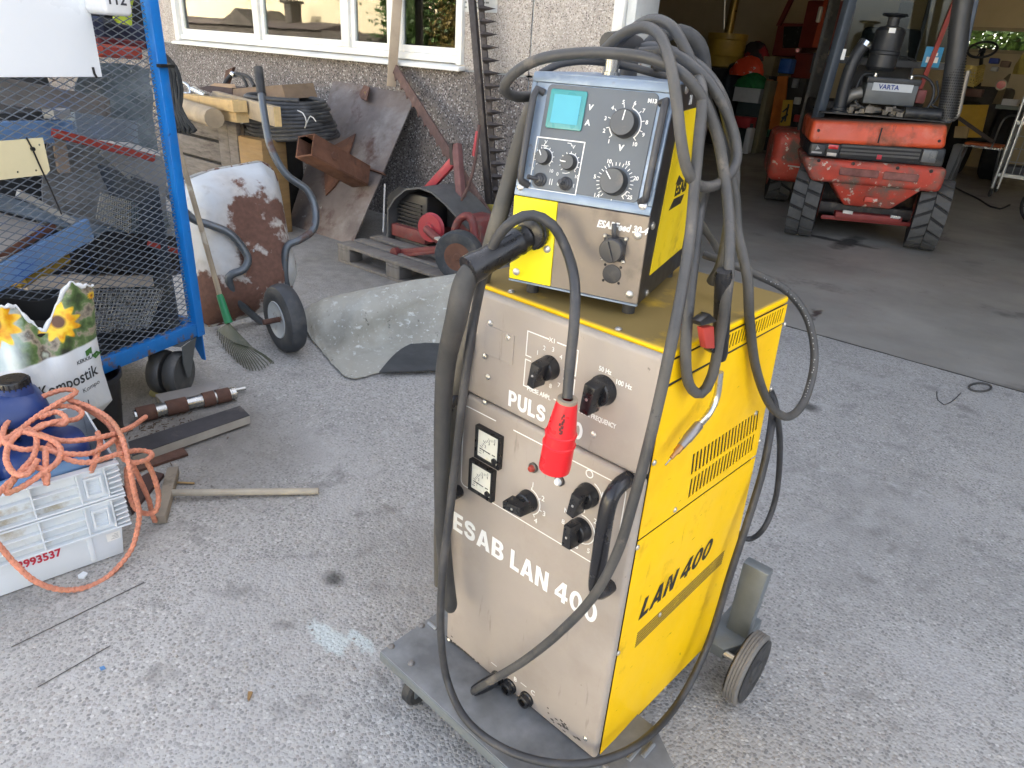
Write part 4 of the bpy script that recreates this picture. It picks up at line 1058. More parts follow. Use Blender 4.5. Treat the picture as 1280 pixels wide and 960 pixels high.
MB().tube(P, 0.0088, 12, 0.012).build('flex', CABLE, mains, world=True, smooth=80)
pa = mpts([(709, 500, 'y', -0.085), (693, 585, 'y', -0.085)])
ax = (pa[1] - pa[0]).normalized(); L = (pa[1] - pa[0]).length
RED = mat('red_plug_plastic', (0.72, 0.012, 0.018), 0.32, var=0.05, coat=0.2, layers=[((0.35, 0.01, 0.012), 30, 0.68, 0.72)])
rr = 0.0255
plg = MB().lathe([(0.0125, -0.001), (0.0165, 0.0), (0.0175, 0.004), (0.0255, L * 0.45), (0.0275, L * 0.46), (0.0275, L * 0.475), (0.0255, L * 0.485), (0.0265, L * 0.60), (0.0285, L * 0.61), (0.0285, L * 0.625), (0.0268, L * 0.635), (0.0278, L * 0.96), (0.027, L), (0.024, L), (0.0235, L * 0.72), (0.001, L * 0.72)], pa[0], ax, 40, caps=False)
pg = plg.build('plug', RED, mains, world=True)
MB().lathe([(0.0095, -0.003), (0.0170, -0.003), (0.0175, 0.002), (0.0165, 0.004), (0.011, 0.004)], pa[0], ax, 24, caps=False).build('gland', mat('beige_gland', (0.30, 0.24, 0.17), 0.6), mains, world=True)
sc_ = MB(); rs = random.Random(3)
fwd = (CAM - (pa[0] + pa[1]) / 2); fwd = (fwd - ax * fwd.dot(ax)).normalized(); sd = ax.cross(fwd)
for i in range(9):
    h = L * (0.12 + 0.030 * i); rad = 0.0178 + (0.0255 - 0.0178) * h / (L * 0.45) + 0.0002
    a = rs.uniform(-0.05, 0.25)
    c = (fwd * math.cos(a) + sd * math.sin(a))
    sc_.bar(pa[0] + ax * h + c * rad, pa[0] + ax * (h + rs.uniform(0.003, 0.007)) + c * (rad + 0.0006), rs.uniform(0.002, 0.005), 0.0004, c)
sc_.build('embossed_mark', mat('dark_mark', (0.10, 0.02, 0.02), 0.7), pg if False else mains, world=True)
# interconnecting hose bundle down the left of the machine
cable('hose', 'wide dusty hose hanging from the back of the feeder down its left side', 'hose', [(672, 120, 's', -FW - 0.03), (655, 165, 's', -FW - 0.03), (636, 230, 's', -FW - 0.035), (617, 295, 's', -FW - 0.04), (600, 360, 'y', 0.03), (588, 420, 'y', 0.0), (566, 500, 'y', -0.02), (556, 590, 'y', -0.022), (551, 660, 'y', -0.022), (551, 730, 'y', -0.022)], 0.016, HOSEB, 12)
# welding cable from the feeder's back to socket A
t, P = cable('welding_cable', 'long dark welding cable from socket A up past the right handle', 'cable',
    [(620, 849, 'y', -0.02), (606, 858, 'y', -0.045), (592, 864, 'y', -0.07), (612, 852, 'y', -0.085), (655, 826, 'y', -0.085), (700, 790, 'y', -0.085), (742, 745, 'y', -0.085), (772, 690, 'y', -0.08), (792, 625, 'y', -0.075), (807, 570, 'y', -0.065), (824, 500, 'y', -0.05), (838, 435, 'y', -0.04), (851, 370, 'e', 1.06), (862, 300, 'e', 1.11), (868, 235, 'e', 1.145), (874, 170, 'e', 1.165), (878, 122, 'e', 1.19), (872, 98, 'e', 1.24), (852, 86, 'e', 1.33), (820, 82, 'e', 1.38)], 0.0088, HOSE, 12)
MB().lathe([(0.0155, 0), (0.0155, 0.035), (0.0125, 0.055), (0.011, 0.06)], P[0], (P[2] - P[0]), 18).build('plug', BLKP, t, world=True)
# torch hose coiled over the feeder: one long hose ending in the torch
cable('hose', 'grey hose looped round the left upper corner of the feeder', 'hose',
    [(668, 120, 'e', 1.336), (645, 121, 'e', 1.307), (630, 112, 'e', 1.284), (640, 94, 'e', 1.26), (672, 75, 'e', 1.235), (720, 67, 'e', 1.22), (770, 67, 'e', 1.208), (815, 74, 'e', 1.191), (850, 90, 'e', 1.18), (876, 120, 'e', 1.185), (895, 165, 'e', 1.2), (905, 215, 'e', 1.2), (911, 265, 'e', 1.17), (912, 320, 'e', 1.12), (908, 370, 'e', 1.12), (900, 420, 'e', 1.155), (890, 470, 'e', 1.19), (876, 492, 'e', 1.2), (861, 480, 'e', 1.16), (857, 440, 'e', 1.12), (861, 380, 'e', 1.11), (868, 320, 'e', 1.135), (874, 270, 'e', 1.165), (880, 240, 'e', 1.22)], 0.0089, HOSE, 12)
cable('hose', 'grey hose dropping in a loop before the right upper corner of the feeder', 'hose',
    [(752, 66, 'e', 1.311), (775, 45, 'e', 1.281), (802, 34, 'e', 1.25), (824, 44, 'e', 1.21), (838, 80, 'e', 1.165), (846, 130, 'e', 1.138), (852, 180, 'e', 1.13), (860, 215, 'e', 1.14), (876, 233, 'e', 1.165), (900, 229, 'e', 1.2), (918, 208, 'e', 1.23), (920, 180, 'e', 1.245), (908, 140, 'e', 1.245), (888, 105, 'e', 1.24), (862, 80, 'e', 1.24), (836, 66, 'e', 1.26), (800, 66, 'e', 1.29)], 0.0089, HOSE, 12)
loop_hose, _ = cable('hose', 'topmost grey hose arching over the feeder and down its right rear', 'hose',
    [(760, 70, 'e', 1.392), (785, 42, 'e', 1.361), (812, 25, 'e', 1.331), (838, 32, 'e', 1.29), (856, 60, 'e', 1.262), (873, 100, 'e', 1.25), (890, 145, 'e', 1.25), (906, 190, 'e', 1.255), (918, 240, 'e', 1.27), (922, 290, 'e', 1.28), (934, 345, 'e', 1.28), (937, 400, 'e', 1.32), (945, 460, 'e', 1.42), (962, 505, 'e', 1.52), (985, 521, 'e', 1.6), (1006, 500, 'e', 1.66), (1018, 450, 'e', 1.68), (1010, 400, 'e', 1.68), (985, 365, 'e', 1.66), (950, 345, 'e', 1.62), (915, 330, 'e', 1.57), (880, 318, 'e', 1.58)], 0.009, HOSE, 12)
cable('hose', 'widest dark hose bulging behind the right rear corner of the feeder', 'hose',
    [(770, 78, 'e', 1.471), (810, 60, 'e', 1.454), (850, 70, 'e', 1.427), (882, 92, 'e', 1.395), (905, 130, 'e', 1.37), (915, 180, 'e', 1.36), (917, 230, 'e', 1.36), (912, 280, 'e', 1.36), (902, 330, 'e', 1.37), (890, 352, 'e', 1.4)], 0.0112, HOSE, 14)
cable('hose', 'short dark rubber hose standing up behind the top of the coil', 'hose',
    [(800, 75, 'f', 0.30), (820, 48, 'f', 0.31), (850, 40, 'f', 0.32), (873, 55, 'f', 0.33), (880, 85, 'f', 0.34), (878, 120, 'f', 0.35)], 0.014, RUB, 14)
cable('cable', 'thin black cable lying along the back edge of the feeder top', 'cable',
    [(676, 92, 'f', 0.12), (700, 80, 'f', 0.14), (735, 76, 'f', 0.16), (780, 82, 'f', 0.2), (820, 92, 'f', 0.22), (850, 100, 'f', 0.27), (880, 125, 'f', 0.29)], 0.007, CABLE, 8)
cable('cable', 'black cable hanging in a loop behind the right rear edge of the machine', 'cable',
    [(964, 490, 'x', -0.03), (970, 510, 'x', 0.0), (975, 560, 'x', 0.0), (970, 620, 'x', 0.0), (955, 660, 'x', 0.0), (935, 674, 'x', -0.03), (915, 660, 'x', -0.06)], 0.0075, CABLE, 10)
cable('hose', 'bare grey hose curving behind the feeder down to the yellow lid', 'hose',
    [(868, 265, 's', -0.02), (880, 285, 's', 0.0), (893, 305, 's', 0.01), (905, 330, 's', 0.0)], 0.0085, HOSEB, 10)
# worn maker's print along the outer side of the right-hand loop
pm = MB(); rs = random.Random(31)
lp = spline(mpts([(1006, 500, 'e', 1.66), (1018, 450, 'e', 1.68), (1010, 400, 'e', 1.68), (985, 365, 'e', 1.66), (950, 345, 'e', 1.62)]), 0.006)
for i in range(1, len(lp) - 1):
    if rs.random() < 0.55:
        d = (lp[i + 1] - lp[i]).normalized(); v = (CAM - lp[i]).normalized(); c = (v - d * v.dot(d)).normalized()
        o_ = d.cross(c); c2 = (c + o_ * rs.uniform(-.15, .15)).normalized(); l = rs.uniform(.0006, .0016)
        pm.bar(lp[i] + c2 * 0.0090 - d * l, lp[i] + c2 * 0.0090 + d * l, rs.uniform(.0012, .003), 0.0005, c2)
o = pm.build('print', mat('worn_hose_print', (0.30, 0.30, 0.29), 0.7), loop_hose, world=True, kind='stuff', smooth=0)
# the torch hanging on the right side
P = mpts([(887, 345, 'x', 0.03), (899, 400, 'x', 0.03), (901, 440, 'x', 0.03), (900, 465, 'x', 0.03), (896, 495, 'x', 0.03), (886, 517, 'x', 0.03), (872, 533, 'x', 0.03), (857, 551, 'x', 0.028), (849, 560, 'x', 0.027)])
torch = thing('welding_torch', 'hanging welding torch with red trigger and bent chrome neck', 'welding torch', P[0])
hp = mpts([(905, 338, 'x', 0.03), (902, 400, 'x', 0.03), (899, 448, 'x', 0.03)])
MB().tube(hp, lambda t: 0.0135 if 0.05 < t < 0.95 else 0.0115, 16, 0.01).build('handle', BLKP, torch, world=True, smooth=60)
tp_ = mpts([(893, 408, 'x', 0.036), (879, 410, 'x', 0.036), (883, 436, 'x', 0.036), (894, 436, 'x', 0.036)])
xo = MF.M.to_3x3() @ Vector((0.012, 0, 0))
MB().solid([tp_[0], tp_[1], tp_[2], tp_[3]], -xo).build('trigger', mat('red_trigger', (0.45, 0.05, 0.035), 0.5), torch, bevel=0.002, world=True)
tg = mpts([(898, 402, 'x', 0.038), (877, 408, 'x', 0.038), (875, 402, 'x', 0.038), (888, 392, 'x', 0.038)])
MB().solid(tg, -xo * 1.3).build('guard', BLKP, torch, bevel=0.002, world=True)
tg = mpts([(896, 434, 'x', 0.035), (888, 433, 'x', 0.035), (890, 440, 'x', 0.035), (896, 444, 'x', 0.035)])
MB().solid(tg, -xo * 1.3).build('guard', BLKP, torch, bevel=0.002, world=True)
CHR = mat('chrome_neck', (0.6, 0.6, 0.57), 0.2, 0.95, layers=[((0.35, 0.27, 0.17), 24, 0.62, 0.72, 0.5)])
MB().tube(P[3:7], 0.0062, 14, 0.006).build('neck', CHR, torch, world=True, smooth=60)
d = (P[7] - P[6]).normalized()
MB().lathe([(0.007, -0.006), (0.0088, -0.003), (0.0088, 0.03), (0.0075, 0.036), (0.007, 0.05)], P[6], d, 18).build('nozzle', mat('grey_nozzle', (0.3, 0.28, 0.27), 0.4, 0.8), torch, world=True)
MB().lathe([(0.0062, 0.05), (0.0062, 0.062), (0.004, 0.066), (0.0035, 0.078)], P[6], d, 14).build('contact_tip', mat('copper_tip', (0.42, 0.22, 0.10), 0.35, 0.9), torch, world=True)
MB().tube([P[6] + d * 0.07, P[6] + d * 0.095], 0.0012, 6, straight=True).build('wire', CHR, torch, world=True)
# ================================================================== the blue mesh cage trolley and what lies in it
BLUE = mat('blue_paint', (0.005, 0.175, 0.56), 0.42, var=0.12, vs=8, layers=[((0.05, 0.16, 0.42), 6, 0.55, 0.7), ((0.16, 0.09, 0.055), 17, 0.69, 0.72, 0.8), ((0.02, 0.06, 0.2), 25, 0.66, 0.7)])
BLUEW = mat('blue_paint_worn', (0.008, 0.15, 0.46), 0.5, var=0.15, layers=[((0.15, 0.10, 0.07), 11, 0.55, 0.62, 0.85), ((0.33, 0.33, 0.32), 23, 0.68, 0.7, 0.6)])
MESHM = mat('blue_grey_mesh', (0.16, 0.185, 0.215), 0.5, 0.3, var=0.3, vs=5, layers=[((0.03, 0.10, 0.32), 3.5, 0.58, 0.72), ((0.12, 0.075, 0.05), 15, 0.66, 0.7)])
DARK = mat('dark_scrap', (0.03, 0.032, 0.035), 0.7, var=0.3, vs=5)
_ca = at_z(245, 402, 0.30)
CG = Frame((_ca.x, _ca.y, 0), R(-73.495))
cage = thing('cage_trolley', 'tall blue trolley cage of diamond mesh heaped with scrap metal', 'cage trolley', m=CG.M)
CL, CD_, CH = 1.55, 0.85, 1.98
def cpart(mb, name, m, parent=None, **k): return mb.build(name, m, parent or cage, **k)
for s in (0.0, CL):
    for y in (0.0, -CD_):
        cpart(MB().box((s - 0.022, y - 0.024, 0.235), (s + 0.022, y + 0.024, CH)), 'post', BLUE, bevel=0.003)
for y in (0.0, -CD_):
    cpart(MB().box((0.0225, y - 0.022, 0.242), (CL - 0.0225, y + 0.022, 0.3)), 'bottom_rail', BLUEW, bevel=0.003)
    cpart(MB().box((0.0225, y - 0.022, CH - 0.05), (CL - 0.0225, y + 0.022, CH - 0.002)), 'top_rail', BLUE, bevel=0.003)
for s in (0.0, CL):
    cpart(MB().box((s - 0.024, -CD_ + 0.027, 0.242), (s + 0.024, -0.031, 0.3)), 'bottom_rail', BLUEW, bevel=0.003)
    cpart(MB().box((s - 0.024, -CD_ + 0.027, CH - 0.05), (s + 0.024, -0.031, CH - 0.002)), 'top_rail', BLUE, bevel=0.003)
cpart(MB().box((0.025, -CD_ + 0.03, 0.250), (CL - 0.025, -0.028, 0.258)), 'floor_plate', mat('cage_floor', (0.03, 0.034, 0.04), 0.6, 0.4))
def diamond(mb, a0, a1, z0, z1, P, pw=0.056, ph=0.0255, t=0.0016, w=0.0034):
    k = ph / pw; span = (a1 - a0) + (z1 - z0) / k; n = int(span / pw) + 1
    for sg in (1, -1):
        for i in range(n):
            # line z = z0 + k*(a - c) for sg=1, mirrored for sg=-1
            c = a0 - (z1 - z0) / k + i * pw + pw * 0.5
            lo = max(a0, c); hi = min(a1, c + (z1 - z0) / k)
            if hi - lo < 0.004: continue
            p = (lo, z0 + k * (lo - c)); q = (hi, z0 + k * (hi - c))
            if sg < 0: p, q = (a0 + a1 - p[0], p[1]), (a0 + a1 - q[0], q[1])
            mb.bar(P(*p, sg * 0.0007), P(*q, sg * 0.0007), w, t, P(0, 0, 1) - P(0, 0, 0))
    return mb
cpart(diamond(MB(), 0.03, CL - 0.03, 0.3, CH - 0.05, lambda a, z, o: Vector((a, o + 0.004, z))), 'front_mesh', MESHM, smooth=0)
cpart(diamond(MB(), 0.03, CL - 0.03, 0.3, CH - 0.05, lambda a, z, o: Vector((a, -CD_ + o, z))), 'back_mesh', MESHM, smooth=0)
# caster with twin wheels and a blue gusset
def caster(o, ang):
    c = Matrix.Translation(Vector(o)) @ Matrix.Rotation(ang, 4, 'Z')
    b = MB().box((-0.06, -0.075, 0.236), (0.06, 0.075, 0.2415))
    for y in (-0.082, 0.078):
        b.solid([(-0.06, y, 0.236), (0.06, y, 0.236), (0.07, y, 0.16), (0.055, y, 0.085), (0.03, y, 0.085)], (0, 0.004, 0))
    b.v = [c @ p for p in b.v]
    f = cpart(b, 'caster', mat('caster_grey', (0.13, 0.14, 0.14), 0.55, 0.4, layers=[((0.2, 0.15, 0.1), 14, 0.6, 0.7)]))
    for y in (-0.066, 0.008):
        w = MB().lathe([(0.01, 0), (0.06, 0.0), (0.064, 0.006), (0.07, 0.006), (0.09, 0.0), (0.098, 0.01), (0.1, 0.028), (0.098, 0.046), (0.09, 0.056), (0.07, 0.05), (0.064, 0.05), (0.01, 0.056)], (0.045, y, 0.1), (0, 1, 0), 36)
        w.v = [c @ p for p in w.v]; cpart(w, 'wheel', mat('caster_rubber', (0.06, 0.062, 0.062), 0.6, layers=[((0.13, 0.125, 0.115), 9, 0.5, 0.7, 0.8)]), f)
p = CG.I @ at_z(222, 470, 0.06)
caster((p.x, p.y, 0), R(18)); caster((CL - 0.1, -0.1, 0), R(60)); caster((CL - 0.1, -CD_ + 0.1, 0), R(10)); caster((0.1, -CD_ + 0.1, 0), R(-30))
cpart(MB().solid([(-0.026, -0.0, 0.234), (-0.026, -0.10, 0.234), (-0.026, -0.02, 0.10), (-0.026, 0.0, 0.10)], (0.006, 0, 0)), 'gusset', BLUEW)
ci = lambda x, y, dep: CG.M @ CG.on(x, y, 1, dep)
# sheets tied to the outside of the mesh
t = thing('white_sheet', 'large white sheet tied to the upper part of the cage', 'panel', CG.M @ Vector((0.6, 0.03, 1.3)))
wsa = CG.on(127, 96, 1, 0.03)
cw = MB(); cw.box((wsa.x, 0.028, wsa.z), (wsa.x + 0.62, 0.034, wsa.z + 0.5)); cw.v = [CG.M @ p for p in cw.v]
cw.build('sheet', mat('white_laminate', (0.83, 0.86, 0.87), 0.3, var=0.015, vs=3, layers=[((0.62, 0.65, 0.66), 5, 0.66, 0.75), ((0.4, 0.4, 0.4), 30, 0.74, 0.76)]), t, world=True, bevel=0.001, seg=1)
ZIP = mat('black_cable_tie', (0.015, 0.015, 0.015), 0.4)
tie = MB().tube([ci(116, 84, 0.036), ci(118, 92, 0.037), ci(121, 97, 0.036)], 0.0045, 6, straight=True); tie.build('cable_tie', ZIP, t, world=True)
t = thing('cream_plate', 'cream metal plate with screw holes tied to the cage mesh', 'panel', CG.M @ Vector((0.7, 0.03, 0.97)))
cw = MB(); hol = []
cxz = lambda x, y: (CG.on(x, y, 1, 0.012).x, CG.on(x, y, 1, 0.012).z)
for q in ((49, 181), (45, 213), (22, 215), (40, 212)):
    a, z = cxz(*q); hol.append([(a + 0.004 * math.cos(k * PI / 4), z + 0.004 * math.sin(k * PI / 4)) for k in range(8)])
a, z = cxz(58, 218); a2, z2 = cxz(53, 172)
cw.plate([(a2, z + 0.012), (a, z), (a + 0.36, z + 0.003), (a + 0.36, z2), (a2, z2)], hol[:3], 1, 0.010, 0.014); cw.v = [CG.M @ p for p in cw.v]
cw.build('plate', mat('cream_enamel', (0.70, 0.62, 0.38), 0.4, var=0.04, layers=[((0.35, 0.25, 0.12), 22, 0.70, 0.72), ((0.6, 0.52, 0.3), 5, 0.55, 0.7)]), t, world=True, smooth=0)
MB().tube([ci(33, 172, 0.016), ci(40, 185, 0.017), ci(52, 212, 0.016), ci(65, 240, 0.012), ci(77, 268, 0.010)], 0.003, 6, 0.02).build('cable_tie', ZIP, t, world=True)
MB().lathe([(0.007, 0), (0.007, 0.008)], ci(40, 186, 0.015), CG.M.to_3x3() @ Vector((0, 1, 0)), 8).build('tie_lock', ZIP, t, world=True)
t = thing('plastic_jug', 'white plastic jug with black figures hooked near the cage top', 'jug', ci(136, 10, 0.07))
jm = MB(); jo = CG.I @ ci(136, 19, 0.075)
jm.prism(rrect(jo.x - 0.055, jo.z - 0.0, jo.x + 0.055, jo.z + 0.2, 0.02), 1, 0.03, 0.13); jm.v = [CG.M @ p for p in jm.v]
jm.build('body', mat('white_plastic', (0.75, 0.76, 0.75), 0.4, layers=[((0.5, 0.5, 0.48), 8, 0.6, 0.75)]), t, bevel=0.012, seg=3, world=True)
text('112', 0.052, CG.M @ basis((jo.x + 0.045, 0.1305, jo.z + 0.034), (-1, 0, 0), (0, 0, 1)), mat('jug_ink', (0.05, 0.05, 0.06), 0.6), t, bold=0.001, world=True)
MB().tube([CG.M @ Vector((jo.x + 0.03, 0.1, jo.z + 0.2)), CG.M @ Vector((jo.x + 0.02, 0.08, jo.z + 0.24)), CG.M @ Vector((jo.x - 0.02, 0.08, jo.z + 0.24)), CG.M @ Vector((jo.x - 0.03, 0.1, jo.z + 0.2))], 0.009, 8, 0.02).build('jug_handle', _mats['white_plastic'], t, world=True)
# scrap inside: sheets, boards, beams
def one(name, label, cat, mb, m, world=True, group=None, **k):
    """a thing made of one mesh, its origin put at its lowest point"""
    lowv = min(mb.v, key=lambda p: p.z); o = sum(mb.v, Vector()) / len(mb.v); o.z = lowv.z
    mb.v = [p - o for p in mb.v]
    ob = mb.build(name, m, None, **k); ob.location = o
    return tag(ob, label, cat, group)
def beam(name, label, cat, p, q, w, h, m, up=(0, 0, 1), bevel=0.002):
    return one(name, label, cat, MB().bar(p, q, w, h, up), m, bevel=bevel, seg=1)
def quadboard(name, label, cat, pts, th, m, **k):
    pts = [Vector(p) for p in pts]; n = (pts[1] - pts[0]).cross(pts[2] - pts[0]).normalized()
    return one(name, label, cat, MB().solid(pts, n * th), m, **k)
GREYB = mat('weathered_grey_board', (0.27, 0.255, 0.24), 0.8, var=0.2, vs=3, stretch=(1, 1, 5), layers=[((0.1, 0.085, 0.075), 4, 0.55, 0.7)])
DGREY = mat('dark_grey_sheet', (0.17, 0.172, 0.168), 0.6, var=0.3, vs=4, layers=[((0.27, 0.262, 0.25), 5, 0.55, 0.68), ((0.07, 0.07, 0.07), 7, 0.6, 0.7)])
STEELB = mat('blue_grey_steel', (0.24, 0.31, 0.39), 0.42, 0.3, var=0.15, layers=[((0.3, 0.33, 0.35), 8, 0.58, 0.7)])
LBLUE = mat('light_blue_board', (0.17, 0.31, 0.56), 0.55, var=0.1, layers=[((0.22, 0.3, 0.42), 6, 0.55, 0.7)])
REDP = mat('red_painted_bar', (0.33, 0.045, 0.03), 0.55, var=0.2, layers=[((0.14, 0.05, 0.035), 12, 0.6, 0.68)])
beam('old_board', 'upper weathered grey board lying slantwise high in the cage', 'board', ci(-30, 108, -0.12), ci(134, 136, -0.30), 0.03, 0.085, GREYB)
beam('old_board', 'grey board just below the upper slanting board in the cage', 'board', ci(-20, 133, -0.20), ci(100, 128, -0.32), 0.03, 0.05, GREYB)
beam('steel_beam', 'light blue steel beam behind the cream plate in the cage', 'steel beam', ci(-30, 168, -0.10), ci(95, 163, -0.22), 0.05, 0.075, LBLUE)
beam('steel_beam', 'blue grey steel beam running on behind the red bar in the cage', 'steel beam', ci(85, 155, -0.2), ci(164, 165, -0.36), 0.06, 0.09, STEELB)
beam('red_bar', 'narrow red painted bar slanting across the middle of the cage', 'steel bar', ci(66, 166, -0.10), ci(192, 198, -0.14), 0.02, 0.030, REDP)
beam('fitting_box', 'small pale metal box lying on the beam in the cage', 'box', ci(60, 143, -0.13), ci(82, 141, -0.14), 0.05, 0.032, mat('pale_metal', (0.45, 0.46, 0.46), 0.4, 0.5))
rs = random.Random(11)
def crumple(name, label, cat, c00, c10, c01, c11, m, amp=0.02, nu=14, nv=10, th=0.004, seed=0, kind=None):
    rr = random.Random(seed); ph = [rr.uniform(0, 6) for _ in range(6)]
    c00, c10, c01, c11 = map(Vector, (c00, c10, c01, c11)); nn = (c10 - c00).cross(c01 - c00).normalized()
    def fn(u, v):
        p = c00 * (1 - u) * (1 - v) + c10 * u * (1 - v) + c01 * (1 - u) * v + c11 * u * v
        d = math.sin(u * 9 + ph[0] + v * 3) * 0.5 + math.sin(v * 11 + ph[1] - u * 5) * 0.35 + math.sin(u * 21 + v * 17 + ph[2]) * 0.2
        return p + nn * d * amp
    return one(name, label, cat, MB().grid(fn, nu, nv, th), m, smooth=60)
crumple('grey_sheet', 'crumpled dark grey sheet filling the middle of the cage', 'sheet', ci(45, 285, -0.30), ci(215, 300, -0.34), ci(60, 165, -0.42), ci(205, 195, -0.40), DGREY, 0.022, seed=1)
crumple('grey_sheet', 'bluish scratched plastic sheet standing in the cage behind the post', 'sheet', ci(85, 150, -0.40), ci(195, 190, -0.42), ci(100, 75, -0.50), ci(190, 85, -0.5), mat('scratched_dark_plastic', (0.12, 0.155, 0.175), 0.35, var=0.4, vs=9, layers=[((0.36, 0.4, 0.41), 16, 0.62, 0.7, 0.4)]), 0.02, seed=2)
beam('bent_strip', 'pale grey strip slanting down to the right in the cage', 'strip', ci(128, 185, -0.2), ci(200, 250, -0.22), 0.01, 0.05, mat('pale_grey_strip', (0.24, 0.245, 0.235), 0.6, var=0.1))
beam('old_board', 'short rounded grey post standing near the cream plate in the cage', 'post', ci(72, 168, -0.16), ci(80, 215, -0.18), 0.04, 0.03, mat('brown_grey_post', (0.2, 0.16, 0.13), 0.7))
beam('white_strip', 'thin whitish strip slanting below the cream plate in the cage', 'strip', ci(22, 241, -0.10), ci(92, 278, -0.16), 0.015, 0.025, mat('whitish_wood', (0.46, 0.45, 0.41), 0.7))
beam('steel_beam', 'dark blue grey beam slanting under the whitish strip in the cage', 'steel beam', ci(-25, 246, -0.08), ci(108, 284, -0.20), 0.03, 0.05, STEELB)
quadboard('grey_board', 'pale grey panel with a rusty lower edge leaning low in the cage', 'panel', [ci(-30, 258, -0.12), ci(60, 282, -0.16), ci(-5, 330, -0.05), ci(-40, 345, -0.03)], 0.012, mat('pale_grey_panel', (0.42, 0.40, 0.385), 0.6, var=0.06))
beam('rusty_bar', 'rusty bar along the lower edge of the pale grey panel', 'steel bar', ci(-30, 340, -0.04), ci(68, 281, -0.15), 0.012, 0.026, mat('rusty_brown', (0.12, 0.05, 0.03), 0.85, var=0.3, vs=15))
beam('blue_board', 'broad light blue board slanting up across the lower cage', 'board', ci(-30, 362, -0.04), ci(112, 286, -0.16), 0.02, 0.085, LBLUE)
beam('steel_beam', 'long dark blue rail low in the cage near the post', 'steel beam', ci(95, 283, -0.18), ci(232, 313, -0.30), 0.03, 0.05, STEELB)
beam('red_bar', 'short red bar low in the cage beside the post', 'steel bar', ci(185, 304, -0.10), ci(222, 314, -0.10), 0.012, 0.022, REDP)
quadboard('black_bin', 'black plastic bin lying on its side in the lower cage', 'bin', [ci(75, 345, -0.28), ci(196, 350, -0.30), ci(196, 308, -0.36), ci(90, 302, -0.34)], 0.2, mat('black_bin_plastic', (0.008, 0.008, 0.009), 0.5))
beam('yellow_cushion', 'mustard yellow cushion behind the light blue board in the cage', 'cushion', ci(15, 350, -0.13), ci(78, 318, -0.22), 0.08, 0.07, mat('mustard_cloth', (0.33, 0.22, 0.035), 0.9), bevel=0.015)
beam('wood_plank', 'pale planed plank lying above the wire basket in the cage', 'plank', ci(28, 353, -0.14), ci(192, 350, -0.20), 0.05, 0.05, mat('pale_plank', (0.52, 0.45, 0.37), 0.75, var=0.1, vs=4, layers=[((0.3, 0.24, 0.18), 6, 0.6, 0.7)]))
quadboard('dark_board', 'dark blue grey board standing at the post end inside the cage', 'board', [CG.M @ Vector((0.045, -0.06, 0.262)), CG.M @ Vector((0.045, -0.50, 0.262)), CG.M @ Vector((0.045, -0.55, 0.98)), CG.M @ Vector((0.045, -0.06, 0.90))], 0.008, mat('dark_blue_grey_board', (0.035, 0.045, 0.06), 0.6, var=0.3, layers=[((0.09, 0.1, 0.11), 12, 0.58, 0.68)]))
# perforated box, built with its holes as real wires
def wirebox(name, label, P, nx, nz, w, m, group=None):
    mb = MB(); a, b, c, d = P   # bl, br, tr, tl
    for i in range(nx + 1):
        u = i / nx; mb.tube([a.lerp(b, u), d.lerp(c, u)], w, 4, straight=True, caps=False)
    for j in range(nz + 1):
        v = j / nz; mb.tube([a.lerp(d, v), b.lerp(c, v)], w, 4, straight=True, caps=False)
    return mb
t = thing('perforated_box', 'pale perforated metal box resting on the rail in the cage', 'box', ci(165, 290, -0.15))
GP = mat('pale_perforated', (0.38, 0.37, 0.32), 0.5, 0.4)
wirebox('', '', (ci(120, 273, -0.10), ci(163, 292, -0.16), ci(163, 252, -0.16), ci(126, 241, -0.10)), 14, 14, 0.0022, GP).build('face', GP, t, world=True, smooth=0)
GP2 = mat('blue_perforated', (0.13, 0.17, 0.19), 0.5, 0.4)
wirebox('', '', (ci(163, 292, -0.16), ci(222, 312, -0.40), ci(222, 268, -0.40), ci(163, 252, -0.16)), 22, 14, 0.0022, GP2).build('side', GP2, t, world=True, smooth=0)
t = thing('wire_basket', 'welded wire basket lying at the bottom of the cage', 'basket', ci(160, 410, -0.10))
WB = mat('bright_wire', (0.5, 0.51, 0.49), 0.4, 0.5, layers=[((0.14, 0.12, 0.1), 18, 0.5, 0.65)])
F = [ci(105, 418, -0.06), ci(185, 410, -0.06), ci(206, 362, -0.06), ci(112, 362, -0.06)]
B2 = [ci(100, 400, -0.30), ci(170, 398, -0.30), ci(192, 355, -0.30), ci(105, 355, -0.30)]
wirebox('', '', F, 18, 12, 0.0016, WB).build('front', WB, t, world=True, smooth=0)
wirebox('', '', B2, 18, 12, 0.0016, WB).build('back', WB, t, world=True, smooth=0)
wirebox('', '', (F[1], B2[1], B2[2], F[2]), 8, 12, 0.0016, WB).build('end', WB, t, world=True, smooth=0)
wirebox('', '', (F[0], F[1], B2[1], B2[0]), 18, 8, 0.0016, WB).build('bottom', WB, t, world=True, smooth=0)
